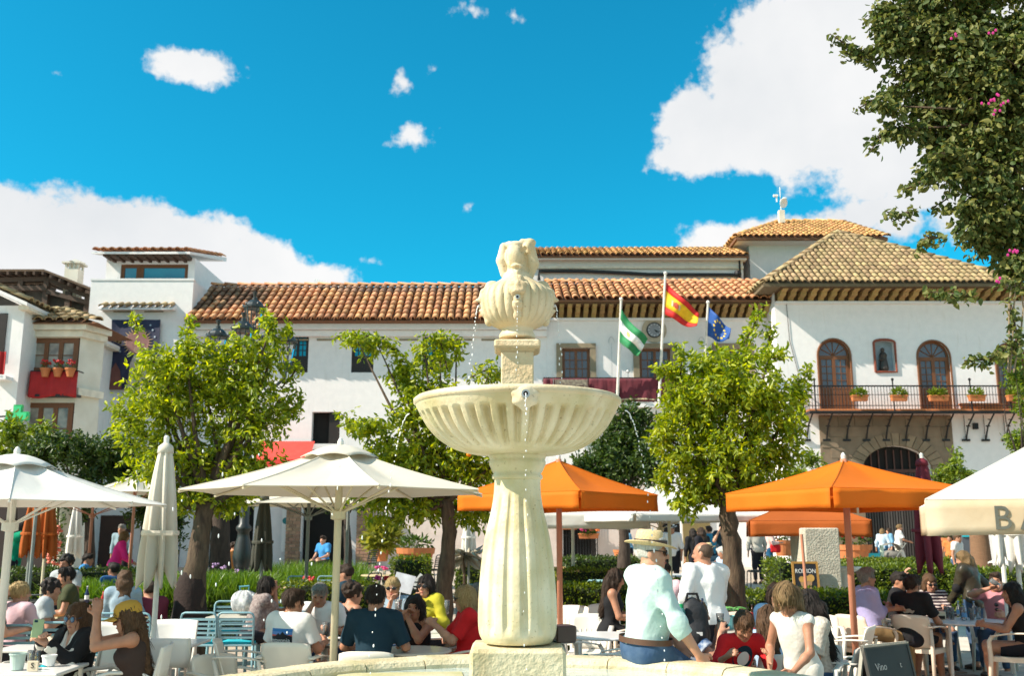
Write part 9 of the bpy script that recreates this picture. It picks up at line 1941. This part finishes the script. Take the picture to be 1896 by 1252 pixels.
	o, k=person('man in a black tee and shorts on the front cream chair, leaning on his knees', 1688, 1066, 12.75, -50, lean=12, hyaw=-14, hpitch=4, skin=1, hair='short', hc='dark', top=BLK, sleeve=.75, bottom=DTRO, blen=.85, rh=(.20, .44, .68), lh=(-.06, .42, .66), h=.0115, feet=(.06, -.05))
	og=k['lt'](.02, 0, .33);projected(o, 'print_logo', [(x*1.0, y*.28+.012*math.sin(x*80))for x, y in[(.085*math.cos(a), .085*math.sin(a))for a in np.linspace(0, 2*PI, 17)[:-1]]]+[(0, 0)], [(16, i, (i+1)%16)for i in range(16)], M('print_cream', (.45, .38, .30), .8), og, Vector((1, 0, 0)), Vector((0, 0, 1)), Vector((0, 1, 0)))
	person('woman in sunglasses and a striped top sitting behind the beer table', 1720, 1065, 14.3, 176, fem=True, lean=8, hyaw=8, hpitch=16, rh=(.34, .10, 1.24), lh=(-.12, .38, .80), skin=0, hair='long', hc='brown', top=STRP, sleeve=1.5, bottom=DENIM, glasses='dark', h=.0125)
	person('woman with long blonde hair in a brown leather jacket standing, turned away', 1782, 1022, 14.2, 46, 'stand', fem=True, lean=8, hyaw=30, hpitch=20, skin=0, hair='longer', hc='light', top=BLK, jacket=LEA, sleeve=1.9, bottom=DENIM, rh=(.30, .10, .95), lh=(-.10, .30, .85), h=.0135, wr=.012)
	o, k=person('man in a dusty pink tee drinking a beer behind the round table', 1843, 1062, 13.6, 140, lean=4, hyaw=8, hpitch=-4, rh=(.04, .26, 1.10), lh=(-.16, .38, .78), skin=1, hair='short', hc='dark', top=DPK, sleeve=.65, bottom=DENIM, rpole=(1, .2, -.35), grip=(.8, .6), h=.0115)
	glass('tilted beer glass raised to the mouth of the man in the dusty pink tee', k['rw']+Vector((.03, -.02, 0)), .036, .13, BEER, .5, rot=(.0, -.9, 0))
	inv=k['m'].inverted();gl=MB();
	for dz in(.30, .36):gl.ell(k['lt'](.0, .135, dz), (.028, .012, .022), 8, 6)
	gl.build('hanging_sunglasses', DARKL, o, smooth=True)
	person('dark-haired woman in a strappy black top at the right edge, seen from behind', 1871, 1080, 12.0, 66, fem=True, lean=10, hyaw=14, hpitch=4, rh=(.04, .44, .76), lh=(-.06, .44, .76), skin=1, hair='longer', hc='black', top=BLK, sleeve=0, bottom=DTRO, blen=.7, h=.0115)
# further back
	person('man in a white hat and white shirt walking behind the straw fedora', 1243, 972, 27., 160, 'stand', skin=1, hair='short', hc='dark', top=WHT, sleeve=1.3, bottom=DTRO, hat=('fedora', WHT, BLK), sc=1.0, group=None)
	person('dark-haired woman in blue and black walking left by the standard tree', 1160, 976, 30., 96, 'stand', fem=True, skin=0, hair='bob', hc='black', top=CL('sky_denim', (.16, .34, .50)), sleeve=1.8, bottom=DTRO, step=.14)
	person('dark-clad person standing left in the pair behind the bald man', 1282, 980, 26., 20, 'stand', skin=1, hair='long', hc='black', top=BLK, sleeve=1.8, bottom=DTRO)
	person('dark-clad person standing right in the pair, close to the blue shirt', 1297, 978, 25., 40, 'stand', skin=1, hair='long', hc='dark', top=DTRO, sleeve=1.8, bottom=DTRO)
	person('person in a teal blue top standing behind the dark-clad pair', 1312, 975, 27., 30, 'stand', skin=0, hair='short', hc='dark', top=CL('teal_top', (.03, .20, .32)), sleeve=.7, bottom=DTRO)
	person('white-haired man in a light blue shirt sitting hunched left of the right tree trunk', 1336, 1001, 21.5, 112, lean=14, hyaw=-60, hpitch=22, skin=1, hair='short', hc='white', top=LBL, sleeve=1.8, bottom=BLUT, rh=(.05, .3, .95), hipz=.6)
	person('person in a pale straw hat and dark blue sitting beside the light blue shirt', 1311, 1003, 22.5, 150, lean=10, skin=1, hair='bob', hc='brown', top=NAVY, sleeve=1.8, bottom=BLUT, hat=('fedora', MATS['straw'], BLK), hipz=.6)
	person('person in a white top raising an arm right behind the tree trunk', 1338, 968, 26., 170, 'stand', skin=0, hair='short', hc='black', top=NAVY, sleeve=.5, bottom=DTRO, rh=(.12, .25, 1.5))
	person('person in a grey jumper and black trousers with a cross-body strap, back turned', 1398, 972, 28.5, 8, 'stand', skin=0, hair='short', hc='dark', top=CL('grey_jumper', (.36, .35, .31)), sleeve=1.8, bottom=DTRO)
	o, k=person('woman in a pale pink jumper and blue jeans under the shaded orange parasol', 1427, 972, 29., -96, 'stand', fem=True, skin=0, hair='bob', hc='brown', top=CL('pink_jumper', (.70, .48, .44)), sleeve=1.8, bottom=BLUT, rh=(.1, .30, 1.10))
	b=thing('handbag', 'bright red handbag carried by the woman in the pale pink jumper', 'bag', k['tor'](.12, .16, .05));MB().box((0, 0, 0), (.30, .14, .22), bev=.03).build('bag', REDC, b);MB().tube([(-.12, 0, .1), (-.04, 0, .4), (.04, 0, .4), (.12, 0, .1)], .012, 5).build('strap', REDC, b)
	person('blond woman in a pale denim shirt strolling before the dark gate', 1633, 980, 36., -30, 'stand', fem=True, skin=0, hair='bob', hc='light', top=CL('pale_denim', (.45, .58, .70)), sleeve=1.7, bottom=BLUT, step=.1)
	person('dark-haired person just beyond the denim-shirted stroller', 1645, 979, 37., 80, 'stand', skin=0, hair='bob', hc='dark', top=CL('sky_denim', (.16, .34, .50)), sleeve=1.7, bottom=DTRO)
	person('man in a white shirt and pale trousers pushing a pram before the dark gate', 1665, 972, 35., -100, 'stand', skin=1, hair='short', hc='light', top=WHT, sleeve=.8, bottom=OFW, step=.16, rh=(.1, .36, 1.05))
	person('child in a white tee with dark hair beyond the closed maroon parasol', 1773, 990, 25., -140, 'stand', skin=1, hair='short', hc='brown', top=WHT, sleeve=.6, bottom=DENIM)
	person('child in orange beside the tub of red flowers', 1757, 992, 30., 150, 'stand', skin=1, hair='short', hc='brown', top=TOR, sleeve=.6, bottom=TOR)
	person('woman in a bright pink jacket with blond hair at the back left tables', 232, 985, 22., -60, 'stand', fem=True, lean=16, hpitch=16, skin=0, hair='bob', hc='light', top=HPK, sleeve=1.9, bottom=DTRO, rh=(.06, .36, 1.0), lh=(-.06, .36, 1.0))
	person('man in a light blue shirt sitting at a back left table, facing right', 165, 1013, 20.5, -80, lean=6, skin=1, hair='short', hc='black', top=BLU, sleeve=1.7, bottom=DTRO, rh=(.1, .40, .85), hipz=.5)
	person('grey-haired man in a pale blue shirt standing behind the pink jacket', 226, 972, 25., 170, 'stand', skin=1, hair='short', hc='grey', top=CL('blue_grey', (.25, .36, .42)), sleeve=1.6, bottom=DTRO)
	person('dark-haired person in blue sitting in shade near the lilac posies', 212, 1026, 17.6, 60, lean=4, skin=3, hair='short', hc='black', top=CL('deep_blue', (.03, .10, .25)), sleeve=.7, bottom=DTRO, hipz=.5)
	person('woman in a green top lifting an arm by the folded orange parasols', 40, 966, 20.5, -70, 'stand', fem=True, skin=0, hair='long', hc='black', top=GRN, sleeve=.5, bottom=DTRO, rh=(.10, .40, 1.75), rpole=(1, 0, 0))
	person('person in red sitting far back beside the lamp base', 434, 1018, 26., -60, lean=6, skin=0, hair='short', hc='dark', top=TOR, sleeve=.7, bottom=DTRO, hipz=.5)
	person('person in blue at the dark doorway behind the white umbrella pole', 598, 1008, 30., 150, lean=6, skin=0, hair='short', hc='dark', top=BLU, sleeve=.7, bottom=DTRO, hipz=.5)
	Y=34.6;t=thing('pram', 'grey hooded pram pushed along before the dark gate', 'pram', (W(1650, 1020, Y).x, Y, gz(Y)));PG=M('pram_grey', (.20, .19, .17), .8);m=MB();m.ell((0, 0, .62), (.34, .22, .16), 12, 8);m.build('seat', PG, t, smooth=True);MB().sheet(lambda u, v:(-.02+.34*math.cos(.3+u*1.9), (v-.5)*.44, .68+.32*math.sin(.3+u*1.9)), 8, 4, .02).build('hood', PG, t, smooth=True)
	for x in(-.28, .30):
		for y in(-.2, .2):MB().tube([(x+.13*math.cos(a), y, .14+.13*math.sin(a))for a in np.linspace(0, 2*PI, 15)], .018, 6).build('wheel', BLK, t)
	m=MB();m.tube([(-.28, -.2, .14), (.1, -.2, .55), (.45, -.18, 1.0), (.45, .18, 1.0), (.1, .2, .55), (-.28, .2, .14)], .015, 6);m.tube([(.30, -.2, .14), (-.05, -.2, .55)], .015, 6);m.tube([(.30, .2, .14), (-.05, .2, .55)], .015, 6);m.build('chassis', POLEG, t)
all_people()
